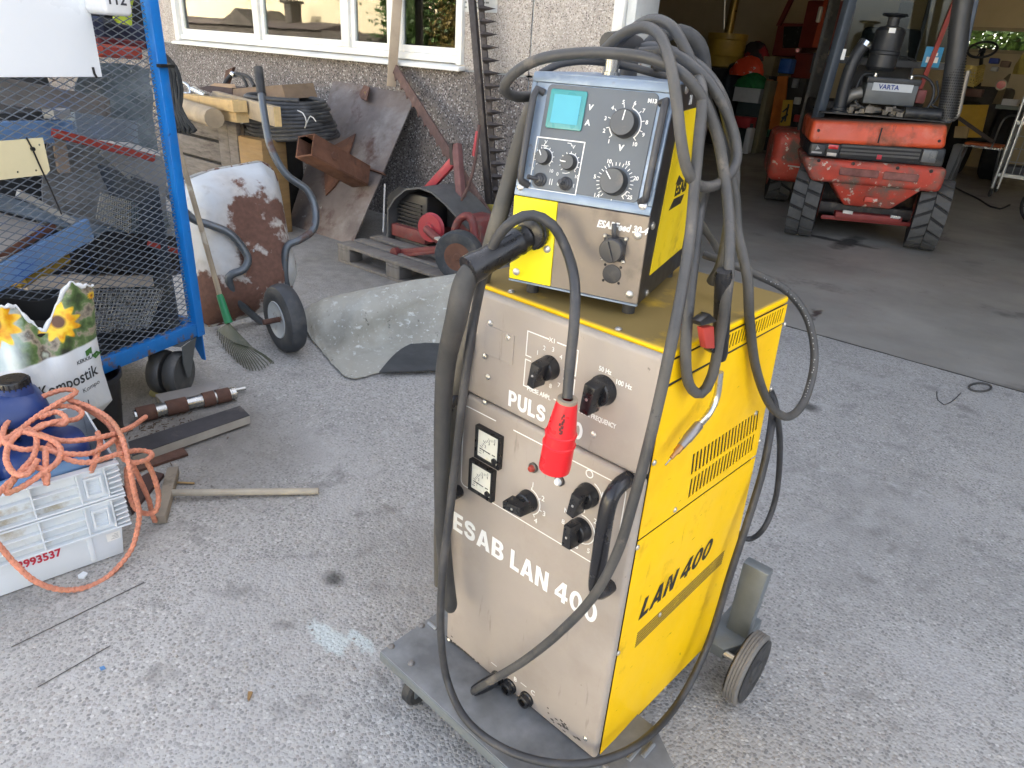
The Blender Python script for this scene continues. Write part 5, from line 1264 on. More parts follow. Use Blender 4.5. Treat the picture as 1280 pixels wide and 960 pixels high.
# things at the top of the cage
crumple('safety_vest', 'bright yellow green cloth hanging at the top of the cage', 'cloth', ci(140, 24, -0.06), ci(166, 34, -0.06), ci(140, -40, -0.10), ci(170, -40, -0.10), mat('hi_vis_cloth', (0.62, 0.72, 0.06), 0.7, var=0.15, vs=14), 0.012, seed=4)
beam('red_case', 'red plastic case lying high in the cage beside the white sheet', 'case', ci(112, 62, -0.10), ci(166, 66, -0.14), 0.1, 0.045, mat('red_case_plastic', (0.42, 0.06, 0.035), 0.5, layers=[((0.1, 0.03, 0.02), 14, 0.6, 0.66)]), bevel=0.01)
beam('dark_bundle', 'dark navy roll lying above the red case in the cage', 'roll', ci(105, 35, -0.2), ci(182, 48, -0.25), 0.14, 0.09, mat('navy_cloth', (0.012, 0.018, 0.05), 0.7), bevel=0.02)
beam('dark_bundle', 'black roll at the very top of the cage behind the jug', 'roll', ci(105, 12, -0.3), ci(182, 20, -0.35), 0.14, 0.12, mat('black_cloth', (0.012, 0.012, 0.013), 0.8), bevel=0.02)
beam('red_case', 'dark red case squeezed between the navy roll and the red case', 'case', ci(110, 50, -0.16), ci(170, 56, -0.2), 0.1, 0.03, mat('dark_red_case', (0.13, 0.015, 0.02), 0.5), bevel=0.006)
crumple('dark_backing', 'dark sheet added at the back of the cage to imitate its dim depth', 'dark_backing', CG.M @ Vector((1.45, -0.52, 0.27)), CG.M @ Vector((-0.0, -0.52, 0.27)), CG.M @ Vector((1.45, -0.7, 1.75)), CG.M @ Vector((0.0, -0.7, 1.62)), DARK, 0.03, 20, 20, seed=6)  # added dark sheet, imitates the dimness behind the scrap

# ================================================================== crates, jerrycans, rope, compost sack, pot
CR = Frame((-1.964, 0.607, 0), R(-99.4))
WPL = mat('white_crate_plastic', (0.66, 0.70, 0.72), 0.42, var=0.03, vs=6, layers=[((0.58, 0.61, 0.61), 5, 0.58, 0.75), ((0.36, 0.31, 0.22), 13, 0.70, 0.74, 0.7), ((0.45, 0.42, 0.36), 40, 0.70, 0.74)])
WPD = mat('white_crate_plastic_dirty', (0.62, 0.65, 0.65), 0.5, var=0.05, layers=[((0.40, 0.36, 0.28), 9, 0.58, 0.70, 0.8)])
LX, LY = 0.60, 0.40
def crate(label, z0, z1, body):
    t = thing('plastic_crate', label, 'crate', m=CR.M, group='white crates nested one in the other')
    def p(mb, name, m, par=None, **k): return mb.build(name, m, par or t, **k)
    if body:
        w = 0.006; a = 0.012
        p(MB().hexa([(a, -w, 0.004), (LX - a, -w, 0.004), (LX, -w, z0), (0, -w, z0)], [(a, 0, 0.004), (LX - a, 0, 0.004), (LX, 0.001, z0), (0, 0.001, z0)]), 'front_wall', WPL, bevel=0.0015)
        p(MB().box((a, -LY, 0.002), (LX - a, -0.007, 0.008)), 'base', WPL)
        p(MB().hexa([(a, -LY, 0.004), (a, -w - 0.0005, 0.004), (0, -w - 0.0005, z0), (0, -LY, z0)], [(a + w, -LY, 0.004), (a + w, -w - 0.0005, 0.004), (w, -w - 0.0005, z0), (w, -LY, z0)]), 'end_wall', WPL)
        p(MB().hexa([(LX - a - w, -LY, 0.004), (LX - a - w, -w - 0.0005, 0.004), (LX - w, -w - 0.0005, z0), (LX - w, -LY, z0)], [(LX - a, -LY, 0.004), (LX - a, -w - 0.0005, 0.004), (LX, -w - 0.0005, z0), (LX, -LY, z0)]), 'end_wall', WPL)
        p(MB().box((a, -LY - 0.006, 0.004), (LX - a, -LY - 0.0005, z0)), 'back_wall', WPL)
        p(MB().box((0.085, 0.0005, 0.012), (0.10, 0.004, z0 - 0.004)), 'corner_rib', WPL, bevel=0.002)
    h = z1 - z0; o = 0.022; cw = 0.016
    # recessed web behind the ribs, and ribbed rim
    p(MB().box((-0.018, -0.002, z0 + 0.001), (LX + 0.018, 0.004, z1 - 0.001)), 'rim_web', WPD)
    p(MB().box((-0.022, -LY - 0.02, z0), (-0.016, -0.0025, z1)), 'rim_end', WPL)
    p(MB().box((LX + 0.016, -LY - 0.02, z0), (LX + 0.022, -0.0025, z1)), 'rim_end', WPL)
    p(MB().box((-0.0155, -LY - 0.02, z0), (LX + 0.0155, -LY - 0.014, z1)), 'rim_back', WPL)
    for z, tt in ((z0, 0.006), (z0 + h * 0.30, 0.0035), (z0 + h * 0.60, 0.0035), (z1 - 0.006, 0.006)):
        p(MB().box((0.088 if 0 < (z - z0) < h - 0.01 else -0.024, 0.0042, z), (LX + 0.024, o, z + tt)), 'rib', WPL, bevel=0.001, seg=1)
    for i in range(5):
        z = z0 + h * (0.14 + 0.155 * i)
        p(MB().hexa([(-0.022, 0.0042, z), (0.012, 0.0042, z - 0.004), (0.012, o * 0.9, z - 0.004), (-0.022, o, z)], [(-0.022, 0.0042, z + 0.004), (0.012, 0.0042, z), (0.012, o * 0.9, z), (-0.022, o, z + 0.004)]), 'rib', WPL)
    for x in (0.015, 0.086, 0.20, 0.36, LX - 0.09):
        p(MB().box((x, 0.0044, z0 + 0.0065), (x + 0.004, o - 0.001, z1 - 0.0065)), 'upright', WPL)
    # card holder
    x0, x1, za, zb = 0.028, 0.074, z0 + h * 0.2, z0 + h * 0.78
    p(MB().plate([(x0, za), (x1, za), (x1, zb), (x0, zb)], [[(x0 + 0.006, za + 0.006), (x1 - 0.006, za + 0.006), (x1 - 0.006, zb - 0.006), (x0 + 0.006, zb - 0.006)]], 1, 0.006, o + 0.001), 'card_holder', WPL, smooth=0)
    for i in range(3):
        z = za + 0.014 + i * 0.013; p(MB().box((x0 + 0.008, 0.0045, z), (x1 - 0.008, 0.012, z + 0.004)), 'card_rib', WPL)
    p(MB().box((x0 - 0.012, 0.0045, z0 + 0.0065), (x1 + 0.011, 0.010, z1 - 0.0065)), 'holder_web', WPL)
    return t
c1 = crate('lower white plastic crate with red number 2993537 standing on the concrete', 0.112, 0.222, True)
c2 = crate('upper white plastic crate nested in the numbered one and holding jerrycans', 0.226, 0.336, False)
n0 = CR.on(19, 700, 1, 0.0016)
text('2993537', 0.036, basis((n0.x, 0.0016, 0.073), (-1, 0, 0), (0, 0, 1)), mat('crate_red_ink', (0.48, 0.02, 0.045), 0.5, layers=[((0.6, 0.4, 0.42), 40, 0.66, 0.72)]), c1, bold=0.0012, sx=0.86)
s0 = CR.on(144, 668, 1, 0.001)
MB().box((s0.x - 0.014, 0.0004, s0.z - 0.018), (s0.x + 0.024, 0.0012, s0.z + 0.010)).build('sticker', mat('paper_sticker', (0.72, 0.72, 0.68), 0.7), c1)
sk_ = MB()
for i in range(4): sk_.box((s0.x - 0.008, 0.0012, s0.z - 0.013 + i * 0.005), (s0.x + 0.002 + 0.012 * random.random(), 0.0015, s0.z - 0.0115 + i * 0.005))
sk_.build('print', mat('grey_ink2', (0.3, 0.3, 0.3), 0.7), c1, kind='stuff')
# jerrycans
JB = mat('blue_jerrycan', (0.014, 0.04, 0.16), 0.38, var=0.15, vs=5, layers=[((0.06, 0.09, 0.2), 6, 0.55, 0.72, 0.55), ((0.15, 0.14, 0.13), 18, 0.68, 0.72)])
JB2 = mat('light_blue_drum', (0.12, 0.24, 0.42), 0.45)
def blob_box(lo, hi, e=4, nu=24, nv=16, squash=None):
    mb = MB(); c = [(a + b) / 2 for a, b in zip(lo, hi)]; h = [(b - a) / 2 for a, b in zip(lo, hi)]
    sp = lambda w, k: math.copysign(abs(w) ** (2 / k), w)
    def fn(u, v):
        a = 2 * PI * u; b = PI * (v - 0.5)
        return (c[0] + h[0] * sp(math.cos(b), e) * sp(math.cos(a), e), c[1] + h[1] * sp(math.cos(b), e) * sp(math.sin(a), e), c[2] + h[2] * sp(math.sin(b), e))
    return mb.grid(fn, nu, nv)
def jerrycan(label, lo, hi, capc, capr, m, group='blue jerrycans by the crates'):
    t = thing('jerrycan', label, 'jerrycan', m=CR.M, group=group)
    blob_box(lo, hi).build('body', m, t, smooth=80)
    z = hi[2]
    MB().lathe([(capr * 1.1, -0.02), (capr * 1.05, 0.012), (capr * 0.9, 0.014)], (capc[0], capc[1], z), (0, 0, 1), 20).build('neck', m, t)
    k = MB().lathe([(capr, 0.006), (capr, 0.026), (capr * 0.93, 0.031), (capr * 0.5, 0.032), (0.001, 0.03)], (capc[0], capc[1], z), (0, 0, 1), 28)
    for i in range(20):
        a = 2 * PI * i / 20; k.bar((capc[0] + capr * math.cos(a), capc[1] + capr * math.sin(a), z + 0.007), (capc[0] + capr * math.cos(a), capc[1] + capr * math.sin(a), z + 0.027), 0.004, 0.004, (math.cos(a), math.sin(a), 0))
    k.build('cap', BLKP, t)
    return t
j = CR.on(12, 466, 2, 0.56)
jerrycan('tall dark blue jerrycan with a big black cap behind the crates', (j.x - 0.085, j.y - 0.15, 0.012), (j.x + 0.2, j.y + 0.10, 0.51), (j.x, j.y), 0.044, JB)
jerrycan('squat dark blue jerrycan lying in the upper crate under the rope', (0.02, -0.22, 0.24), (0.26, -0.04, 0.40), (0.2, -0.15), 0.02, JB)
jerrycan('dark blue jerrycan in the crate at the picture edge under the rope', (0.27, -0.25, 0.24), (0.52, -0.03, 0.42), (0.45, -0.15), 0.02, JB)
one('blue_drum', 'light blue plastic tube lying in the crate along its front edge', 'tube', MB().tube([CR.M @ Vector((0.04, -0.045, 0.33)), CR.M @ Vector((0.30, -0.03, 0.315))], 0.028, 18, straight=True), JB2, smooth=60)
# black pot with the sack standing in it
pc_ = at_z(128, 480, 0.24); pc_ = Vector((-2.80, 0.84, 0))
t = thing('black_pot', 'black plastic pot beside the compost sack, behind the rope', 'pot', pc_)
MB().lathe([(0.105, 0.0), (0.108, 0.004), (0.132, 0.235), (0.142, 0.237), (0.142, 0.255), (0.136, 0.255), (0.128, 0.235), (0.10, 0.02), (0.001, 0.02)], (0, 0, 0), (0, 0, 1), 40, caps=False).build('pot', mat('black_pot_plastic', (0.022, 0.023, 0.025), 0.42, layers=[((0.08, 0.08, 0.08), 9, 0.6, 0.75)]), t)
MB().lathe([(0.104, 0.15), (0.09, 0.165), (0.05, 0.17), (0.001, 0.16)], (0, 0, 0), (0, 0, 1), 24).build('earth', mat('dark_earth', (0.02, 0.016, 0.012), 0.95, bump=0.6, bs=40), t)
# compost sack
BP = Vector((-2.60, 0.76, 0)); bn = (CAM - BP); bn.z = 0; bn.normalize(); bx = Vector((-bn.y, bn.x, 0))
def bagp(x, y, off=0.0):
    v = ray(x, y); q = CAM + v * ((BP + bn * off - CAM).dot(bn) / v.dot(bn)); return q
sack = thing('compost_sack', 'opened white compost sack with sunflower print beside the cage', 'sack', BP)
left = [(-60, 375), (-62, 420), (-60, 470), (-58, 520), (-55, 575)]
right = [(116, 362), (120, 420), (128, 462), (140, 500), (122, 520)]
def sackfn(side):
    def fn(u, v):
        k = v * 4; i = min(3, int(k)); f = k - i
        l = Vector(left[i]).lerp(Vector(left[i + 1]), f); r = Vector(right[i]).lerp(Vector(right[i + 1]), f)
        x, y = l.lerp(r, u)
        bul = math.sin(PI * min(1, max(0, u))) ** 0.6 * (0.10 * math.sin(PI * (0.12 + 0.80 * v)) + 0.02)
        wr = 0.006 * math.sin(u * 23 + v * 9) * (1 - v) + 0.004 * math.sin(u * 41 - v * 13) + 0.008 * math.sin(v * 8 + u * 4) * math.sin(u * 9)
        sc = 1.0 if side > 0 else -0.8
        top = (1 - v) ** 3
        if side > 0: y += top * (40 * math.exp(-((u - 0.62) / 0.12) ** 2) + 8 * math.exp(-((u - 0.36) / 0.1) ** 2) - 14 * math.exp(-((u - 0.86) / 0.12) ** 2) + 1.5 * math.sin(u * 51) + 2.5 * math.sin(u * 29))
        else: y += top * (6 + 8 * math.exp(-((u - 0.6) / 0.16) ** 2))
        ed = min(u, 1 - u, 1); wr *= min(1, ed * 8)
        return bagp(x, y) + bn * (bul * sc + (wr if side > 0 else 0))
    return fn
SK = bpy.data.materials.new('printed_sack'); SK.use_nodes = True
def sack_material():
    nt = SK.node_tree; N, L = nt.nodes, nt.links; b = N['Principled BSDF']; b.inputs['Roughness'].default_value = 0.4
    tc = N.new('ShaderNodeTexCoord'); sep = N.new('ShaderNodeSeparateXYZ'); L.new(tc.outputs['Object'], sep.inputs[0])
    dx = N.new('ShaderNodeVectorMath'); dx.operation = 'DOT_PRODUCT'; dx.inputs[1].default_value = bx; L.new(tc.outputs['Object'], dx.inputs[0])
    def math_(op, a, c):
        n = N.new('ShaderNodeMath'); n.operation = op
        for s, v in ((n.inputs[0], a), (n.inputs[1], c)):
            if hasattr(v, 'links'): L.new(v, s)
            else: s.default_value = v
        return n.outputs[0]
    def rampc(src, stops, mode='LINEAR'):
        r = N.new('ShaderNodeValToRGB'); r.color_ramp.interpolation = mode; e = r.color_ramp.elements
        while len(e) < len(stops): e.new(0.5)
        for k, (p, c) in zip(e, stops): k.position = p; k.color = lin(c)
        L.new(src, r.inputs[0]); return r.outputs[0]
    def mx(f, a, c):
        x = N.new('ShaderNodeMix'); x.data_type = 'RGBA'; L.new(f, x.inputs[0])
        for s, v in ((x.inputs[6], a), (x.inputs[7], c)):
            if hasattr(v, 'links'): L.new(v, s)
            else: s.default_value = lin(v)
        return x.outputs[2]
    X, Z = dx.outputs['Value'], sep.outputs[2]
    def noise(s, d=4):
        n = N.new('ShaderNodeTexNoise'); n.inputs['Scale'].default_value = s; n.inputs['Detail'].default_value = d; L.new(tc.outputs['Object'], n.inputs['Vector']); return n.outputs['Fac']
    wob = math_('MULTIPLY', math_('SUBTRACT', noise(9), 0.5), 0.10)
    pic = rampc(noise(15, 6), [(0.32, (0.025, 0.03, 0.02)), (0.42, (0.06, 0.10, 0.03)), (0.5, (0.13, 0.2, 0.07)), (0.55, (0.35, 0.3, 0.22)), (0.62, (0.10, 0.08, 0.06)), (0.7, (0.5, 0.55, 0.45))])
    sky_ = rampc(noise(7), [(0.35, (0.35, 0.55, 0.5)), (0.6, (0.7, 0.78, 0.76))])
    lowx = math_('ADD', X, wob)
    s = N.new('ShaderNodeMapRange'); s.inputs[1].default_value = -0.10; s.inputs[2].default_value = -0.16; L.new(lowx, s.inputs[0])
    pic = mx(s.outputs[0], pic, sky_)
    for (cx, cz, r) in ((-0.01, 0.575, 0.058), (-0.19, 0.60, 0.07), (0.105, 0.64, 0.012)):
        ddx = math_('SUBTRACT', X, cx); ddz = math_('SUBTRACT', Z, cz)
        rad = math_('SQRT', math_('ADD', math_('MULTIPLY', ddx, ddx), math_('MULTIPLY', ddz, ddz)), 0)
        ang = math_('ARCTAN2', ddz, ddx)
        pet = math_('ADD', r, math_('MULTIPLY', math_('SINE', math_('MULTIPLY', ang, 11), 0), r * 0.17))
        f1 = N.new('ShaderNodeMapRange'); f1.inputs[1].default_value = 0.004; f1.inputs[2].default_value = -0.004; L.new(math_('SUBTRACT', rad, pet), f1.inputs[0])
        pic = mx(f1.outputs[0], pic, rampc(noise(30), [(0.35, (0.75, 0.30, 0.005)), (0.6, (0.9, 0.62, 0.03))]))
        f2 = N.new('ShaderNodeMapRange'); f2.inputs[1].default_value = 0.004; f2.inputs[2].default_value = -0.004; L.new(math_('SUBTRACT', rad, r * 0.36), f2.inputs[0])
        pic = mx(f2.outputs[0], pic, (0.12, 0.05, 0.02))
    white = rampc(noise(5), [(0.35, (0.66, 0.70, 0.72)), (0.65, (0.76, 0.78, 0.78))])
    edge = math_('ADD', Z, math_('MULTIPLY', X, -0.12))
    f = N.new('ShaderNodeMapRange'); f.inputs[1].default_value = 0.468; f.inputs[2].default_value = 0.474; L.new(edge, f.inputs[0])
    L.new(mx(f.outputs[0], white, pic), b.inputs['Base Color'])
    bm = N.new('ShaderNodeBump'); bm.inputs['Strength'].default_value = 0.35; bm.inputs['Distance'].default_value = 0.01
    w = N.new('ShaderNodeTexNoise'); w.inputs['Scale'].default_value = 14; w.inputs['Detail'].default_value = 3; w.inputs['Distortion'].default_value = 1.2; L.new(tc.outputs['Object'], w.inputs['Vector'])
    L.new(w.outputs[0], bm.inputs['Height']); L.new(bm.outputs[0], b.inputs['Normal'])
sack_material()
ff = sackfn(1)
MB().grid(ff, 40, 40, 0.0015).build('front', SK, sack, world=True, smooth=80)
MB().grid(sackfn(-1), 24, 24, 0.0015).build('back', mat('sack_inside', (0.02, 0.02, 0.02), 0.6), sack, world=True, smooth=80)
MB().tube([ff(i / 60, 0.0) + Vector((0, 0, 0.004 * math.sin(i * 1.9))) for i in range(61)], lambda t: 0.006 + 0.003 * math.sin(t * 50), 8, straight=True).build('torn_rim', mat('sack_white_film', (0.68, 0.7, 0.7), 0.4), sack, world=True, smooth=80)
MB().lathe([(0.02, -0.08), (0.07, -0.07), (0.075, 0.0), (0.04, 0.015), (0.001, 0.01)], bagp(40, 400, -0.0) + Vector((0, 0, -0.03)), (0, 0, 1), 20).build('compost', mat('black_compost', (0.012, 0.01, 0.008), 0.95, bump=0.8, bs=60), sack, world=True)
INKS = mat('sack_ink', (0.03, 0.035, 0.035), 0.6)
def sacktext(s, px, py, size, m=INKS, tilt=-0.02, **k):
    """print wrapped onto the sack's front"""
    me = text(s, size, Matrix(), m, sack, **k)
    base = bagp(px, py); w = base.dot(bx); z0 = base.z
    # sample the sack's front surface: find (u, v) for a place by nearest grid point
    for v in me.data.vertices:
        tx = w + v.co.x; tz = z0 + v.co.y + v.co.x * 0.13
        sw_ = sd_ = 0.0
        for g in GR:
            d2 = (g[0] - tx) ** 2 + (g[1] - tz) ** 2
            if d2 < 0.0004:
                w_ = math.exp(-d2 / 0.00005); sw_ += w_; sd_ += w_ * g[2]
        dep = sd_ / sw_ if sw_ > 1e-9 else min(GR, key=lambda g: (g[0] - tx) ** 2 + (g[1] - tz) ** 2)[2]
        q = bx * tx + Vector((0, 0, tz)) + bn * (dep + 0.004 + v.co.z * 0.2)
        v.co = root_matrix(sack).inverted() @ q
    return me
GR = []
for i in range(81):
    for j in range(81):
        q = ff(i / 80, j / 80); GR.append((q.dot(bx), q.z, q.dot(bn)))
sacktext('Kompostik', 48, 481, 0.06, bold=0.0008, sx=0.69)
sacktext('KEKKILÄ', 94, 446, 0.0185, bold=0.0003, sx=0.8)
sacktext('Kompo', 101, 479, 0.024, sx=0.8)
sacktext('11', 100, 497, 0.03)
lf = MB()
for (cx, cz, a) in ((0.0, 0.0, 0.9), (0.016, -0.004, -0.3)):
    lf.add([(cx, cz, 0), (cx + 0.02 * math.cos(a + 0.7), cz + 0.02 * math.sin(a + 0.7), 0), (cx + 0.034 * math.cos(a), cz + 0.034 * math.sin(a), 0), (cx + 0.02 * math.cos(a - 0.7), cz + 0.02 * math.sin(a - 0.7), 0)], [(0, 1, 2, 3)])
lo_ = lf.build('leaf_emblem', mat('leaf_print', (0.05, 0.16, 0.03), 0.6), sack, smooth=0)
b0_ = bagp(106, 438); w_ = b0_.dot(bx)
for v in lo_.data.vertices:
    tx = w_ + v.co.x; tz = b0_.z + v.co.y; best = min(GR, key=lambda g: (g[0] - tx) ** 2 + (g[1] - tz) ** 2)
    v.co = root_matrix(sack).inverted() @ (bx * tx + Vector((0, 0, tz)) + bn * (best[2] + 0.004))
# orange rope: three strands twisted, lying over the jerrycans and down before the crates
ROPE = mat('orange_rope', (0.62, 0.245, 0.15), 0.75, var=0.2, vs=40, bump=0.5, bs=300, layers=[((0.42, 0.2, 0.10), 12, 0.55, 0.7), ((0.70, 0.30, 0.17), 30, 0.6, 0.7)])
def rope(parent, pts, r=0.0080, strands=4, pitch=0.034):
    path = spline(pts, 0.005); T, U = frames(path); mb = MB()
    s = 0; S = [0]
    for i in range(1, len(path)): s += (path[i] - path[i - 1]).length; S.append(s)
    for k in range(strands):
        q = []
        sg = 1 if k % 2 else -1
        for i, p in enumerate(path):
            a = sg * 2 * PI * S[i] / pitch + 2 * PI * (k // 2) / (strands // 2); w = T[i].cross(U[i])
            q.append(p + (U[i] * math.cos(a) + w * math.sin(a)) * r * 0.42)
        mb.tube(q, r * 0.66, 6, straight=True)
    return mb.build('strand', ROPE, parent, world=True, smooth=80)
rz = lambda x, y, z=0.42: at_z(x, y, z)
rc = lambda x, y, o=0.045: CR.M @ CR.on(x, y, 1, o)
rope_t = thing('orange_rope', 'tangled orange rope lying over the jerrycans and the white crates', 'rope', rz(60, 540, 0.34))
rope(rope_t, [rz(-12, 552, .44), rz(15, 545, .44), rz(40, 525, .45), rz(70, 505, .47), rz(92, 493, .47), rz(93, 488, .47), rz(75, 488, .47), rz(45, 500, .46), rz(15, 522, .45), rz(4, 540, .44), rz(8, 555, .44), rz(30, 562, .43), rz(50, 560, .42), rz(80, 567, .41), rz(115, 566, .39), rz(140, 552, .38), rz(143, 545, .37), rz(135, 530, .38), rz(115, 515, .4), rz(85, 499, .44)])
rope(rope_t, [rz(85, 499, .455), rz(110, 508, .43), rz(132, 520, .41), rz(146, 535, .40), rz(155, 555, .38), rc(163, 590, .05), rc(168, 615, .05), rc(174, 640, .05), rc(172, 660, .05), rc(165, 685, .06), rc(150, 706, .07), rc(130, 724, .09), rc(105, 735, .1), rc(75, 737, .1), rc(45, 727, .09), rc(20, 706, .07), rc(0, 683, .05), rc(-20, 660, .05)])
rope(rope_t, [rz(182, 521, .33), rz(165, 533, .36), rz(140, 543, .39), rz(110, 549, .41), rz(78, 551, .42), rz(50, 543, .43), rz(30, 535, .44), rz(8, 550, .44), rz(-12, 562, .43)])
rope(rope_t, [rz(30, 540, .45), rz(60, 548, .44), rz(75, 560, .42), rz(72, 577, .41), rz(50, 594, .40), rz(25, 610, .39), rz(8, 615, .39), rz(25, 590, .41), rz(42, 570, .42), rz(45, 545, .44), rz(30, 538, .45), rz(12, 555, .44), rz(8, 575, .43), rz(18, 592, .42), rz(35, 592, .42), rz(47, 575, .42)])
rope(rope_t, [rz(60, 555, .42), rz(80, 572, .40), rz(110, 578, .38), rz(150, 567, .36), rz(175, 563, .33), rz(190, 567, .31), rz(183, 575, .31), rz(165, 578, .32), rz(152, 570, .34), rz(145, 545, .37), rz(130, 522, .40), rz(105, 505, .43)])
rope(rope_t, [rz(182, 575, .30), rz(192, 595, .24), rz(198, 618, .17), rz(195, 638, .12), rz(182, 642, .10), rz(168, 634, .15), rz(160, 610, .22), rz(158, 585, .29)])
rope(rope_t, [rz(165, 580, .30), rz(175, 600, .22), rz(186, 625, .12), rz(190, 642, .06), rz(194, 652, .02)])
rope(rope_t, [rz(-10, 625, .40), rz(15, 600, .40), rz(40, 585, .41), rz(58, 590, .40), rz(58, 606, .37)])
rope(rope_t, [rz(57, 560, .42), rz(57, 580, .41), rz(56, 596, .38), rc(60, 606, -0.02)])
rope(rope_t, [rz(122, 540, .40), rz(125, 555, .38), rz(118, 578, .37), rc(112, 594, -0.02)])
rope(rope_t, [rz(50, 522, .46), rz(70, 515, .46), rz(82, 522, .45), rz(80, 530, .44), rz(55, 530, .44), rz(40, 540, .44), rz(65, 528, .45), rz(95, 524, .43), rz(102, 515, .43), rz(88, 508, .44), rz(65, 508, .45)])

# ================================================================== loose things on the concrete, left
STEELR = mat('turned_steel', (0.42, 0.42, 0.4), 0.28, 0.9, layers=[((0.25, 0.2, 0.16), 13, 0.6, 0.7, 0.6)])
RUST = mat('rust', (0.10, 0.05, 0.035), 0.88, var=0.35, vs=16, bump=0.3, bs=60)
a_, b_ = at_z(168, 520, 0.035), at_z(294, 491, 0.035); dd = (b_ - a_)
t = thing('steel_shaft', 'turned steel shaft with rusty collars lying by the cage', 'shaft', a_)
MB().cyl(a_, b_, 0.026, n=24).build('shaft', STEELR, t, world=True)
for u, v, r in ((0.02, 0.2, 0.034), (0.3, 0.5, 0.033), (0.66, 0.78, 0.033), (0.8, 0.94, 0.032)):
    MB().cyl(a_ + dd * u, a_ + dd * v, r, n=24).build('collar', RUST, t, world=True, bevel=0.002)
MB().cyl(a_ + dd * 0.96, a_ + dd * 1.0, 0.029, n=24).build('end_ring', STEELR, t, world=True)
a_, b_ = at_z(274, 492, 0.02), at_z(307, 485, 0.02)
t = thing('steel_rod', 'thin bright stepped rod end lying behind the rusty shaft', 'rod', a_)
MB().lathe([(0.013, -0.3), (0.013, (b_ - a_).length * .6), (0.009, (b_ - a_).length * .62), (0.009, (b_ - a_).length)], a_, b_ - a_, 16).build('rod', STEELR, t, world=True)
quadboard('grey_plank', 'short weathered plank behind the rusty shaft', 'plank', [at_z(205, 512, .03), at_z(275, 492, .03), at_z(270, 484, .03), at_z(195, 500, .03)], 0.028, GREYB, bevel=0.002)
PLYD = mat('dark_film_board', (0.045, 0.042, 0.045), 0.6, var=0.3, vs=6, layers=[((0.12, 0.10, 0.09), 7, 0.6, 0.72)])
PLYE = mat('pale_ply_edge', (0.34, 0.315, 0.27), 0.8, var=0.15, vs=14)
zt = 0.05
k = [at_z(165, 570, zt), at_z(312, 519, zt), at_z(300, 507, zt), at_z(160, 552, zt)]
t = thing('plywood_offcut', 'dark faced board with pale sawn edge lying before the shaft', 'board', k[0])
MB().solid(k, (0, 0, -0.003)).build('face', PLYD, t, world=True)
MB().solid([p - Vector((0, 0, 0.0032)) for p in k], (0, 0, -0.035)).build('core', PLYE, t, world=True)
one('steel_offcut', 'brown rusty plate lying half under the dark board', 'plate', MB().solid([at_z(165, 590, .012), at_z(235, 567, .012), at_z(228, 558, .012), at_z(160, 578, .012)], (0, 0, -0.01)), RUST)
one('brown_board', 'dark brown board lying beside the crates under the rope', 'board', MB().solid([at_z(165, 640, .015), at_z(205, 592, .015), at_z(190, 588, .015), at_z(150, 610, .015)], (0, 0, -0.013)), mat('dark_brown_board', (0.06, 0.03, 0.025), 0.8, var=0.3))
YS = mat('yellow_spool_plastic', (0.36, 0.32, 0.12), 0.55, layers=[((0.2, 0.17, 0.09), 10, 0.55, 0.7)])
a_, b_ = at_z(192, 492, 0.02), at_z(196, 466, 0.02)
t = thing('plastic_spindle', 'dull yellow plastic spindle lying beside the caster', 'spindle', a_); L = (b_ - a_).length
MB().lathe([(0.011, 0), (0.018, 0.0), (0.018, 0.012), (0.0125, 0.014), (0.0125, L * 0.75), (0.017, L * 0.8), (0.017, L * 0.9), (0.010, L)], a_, b_ - a_, 20).build('spindle', YS, t, world=True)
# wooden squeegee: cross head and stick
WOODG = mat('grey_weathered_wood', (0.25, 0.21, 0.16), 0.8, var=0.25, vs=5, stretch=(1, 1, 1), layers=[((0.13, 0.105, 0.08), 9, 0.58, 0.7)])
t = thing('wooden_scraper', 'old wooden T-shaped scraper with a long stick on the concrete', 'scraper', at_z(205, 630, 0.02))
MB().bar(at_z(200, 650, .02), at_z(217, 588, .03), 0.038, 0.034).build('head', WOODG, t, world=True, bevel=0.003)
MB().tube([at_z(209, 616, .03), at_z(300, 615, .022), at_z(398, 614, .013)], 0.0125, 10, 0.05).build('stick', mat('stick_wood', (0.36, 0.32, 0.25), 0.75, var=0.2, vs=10), t, world=True)
one('twig', 'small dry twig on the concrete by the wooden scraper', 'twig', MB().tube([at_z(222, 603, .008), at_z(243, 604, .006)], 0.004, 6, straight=True), mat('twig_wood', (0.38, 0.25, 0.11), 0.8))
one('paint_flake', 'whitish flake lying on the concrete in front of the crates', 'flake', MB().solid([at_z(97, 719, .008), at_z(104, 714, .008), at_z(110, 716, .006), at_z(105, 722, .006), at_z(98, 722, .006)], (0, 0, -0.005)), WPL)
one('brown_leaf', 'small brown leaf lying on the bare concrete in front', 'leaf', MB().solid([at_z(311, 876, .006), at_z(316, 865, .008), at_z(315, 864, .008), at_z(310, 864, .006), at_z(309, 873, .004)], (0, 0, -0.003)), mat('dry_leaf', (0.22, 0.13, 0.05), 0.8))
one('blue_chip', 'tiny blue chip lying on the concrete near the camera', 'chip', MB().solid([at_z(124, 834, .005), at_z(130, 832, .005), at_z(132, 835, .004), at_z(126, 837, .004)], (0, 0, -0.004)), mat('blue_chip', (0.08, 0.2, 0.4), 0.6))
for nm, lb, p, q in (('welding_wire', 'longer of two straight thin rods lying on the concrete by the crates', (14, 809), (180, 728)), ('welding_wire', 'shorter of two straight thin rods lying on the concrete near the camera', (47, 859), (138, 807))):
    one(nm, lb, 'rod', MB().tube([at_z(*p, .0022), at_z(*q, .0018)], 0.0013, 6, straight=True), mat('dark_rod', (0.09, 0.085, 0.08), 0.6, 0.5))
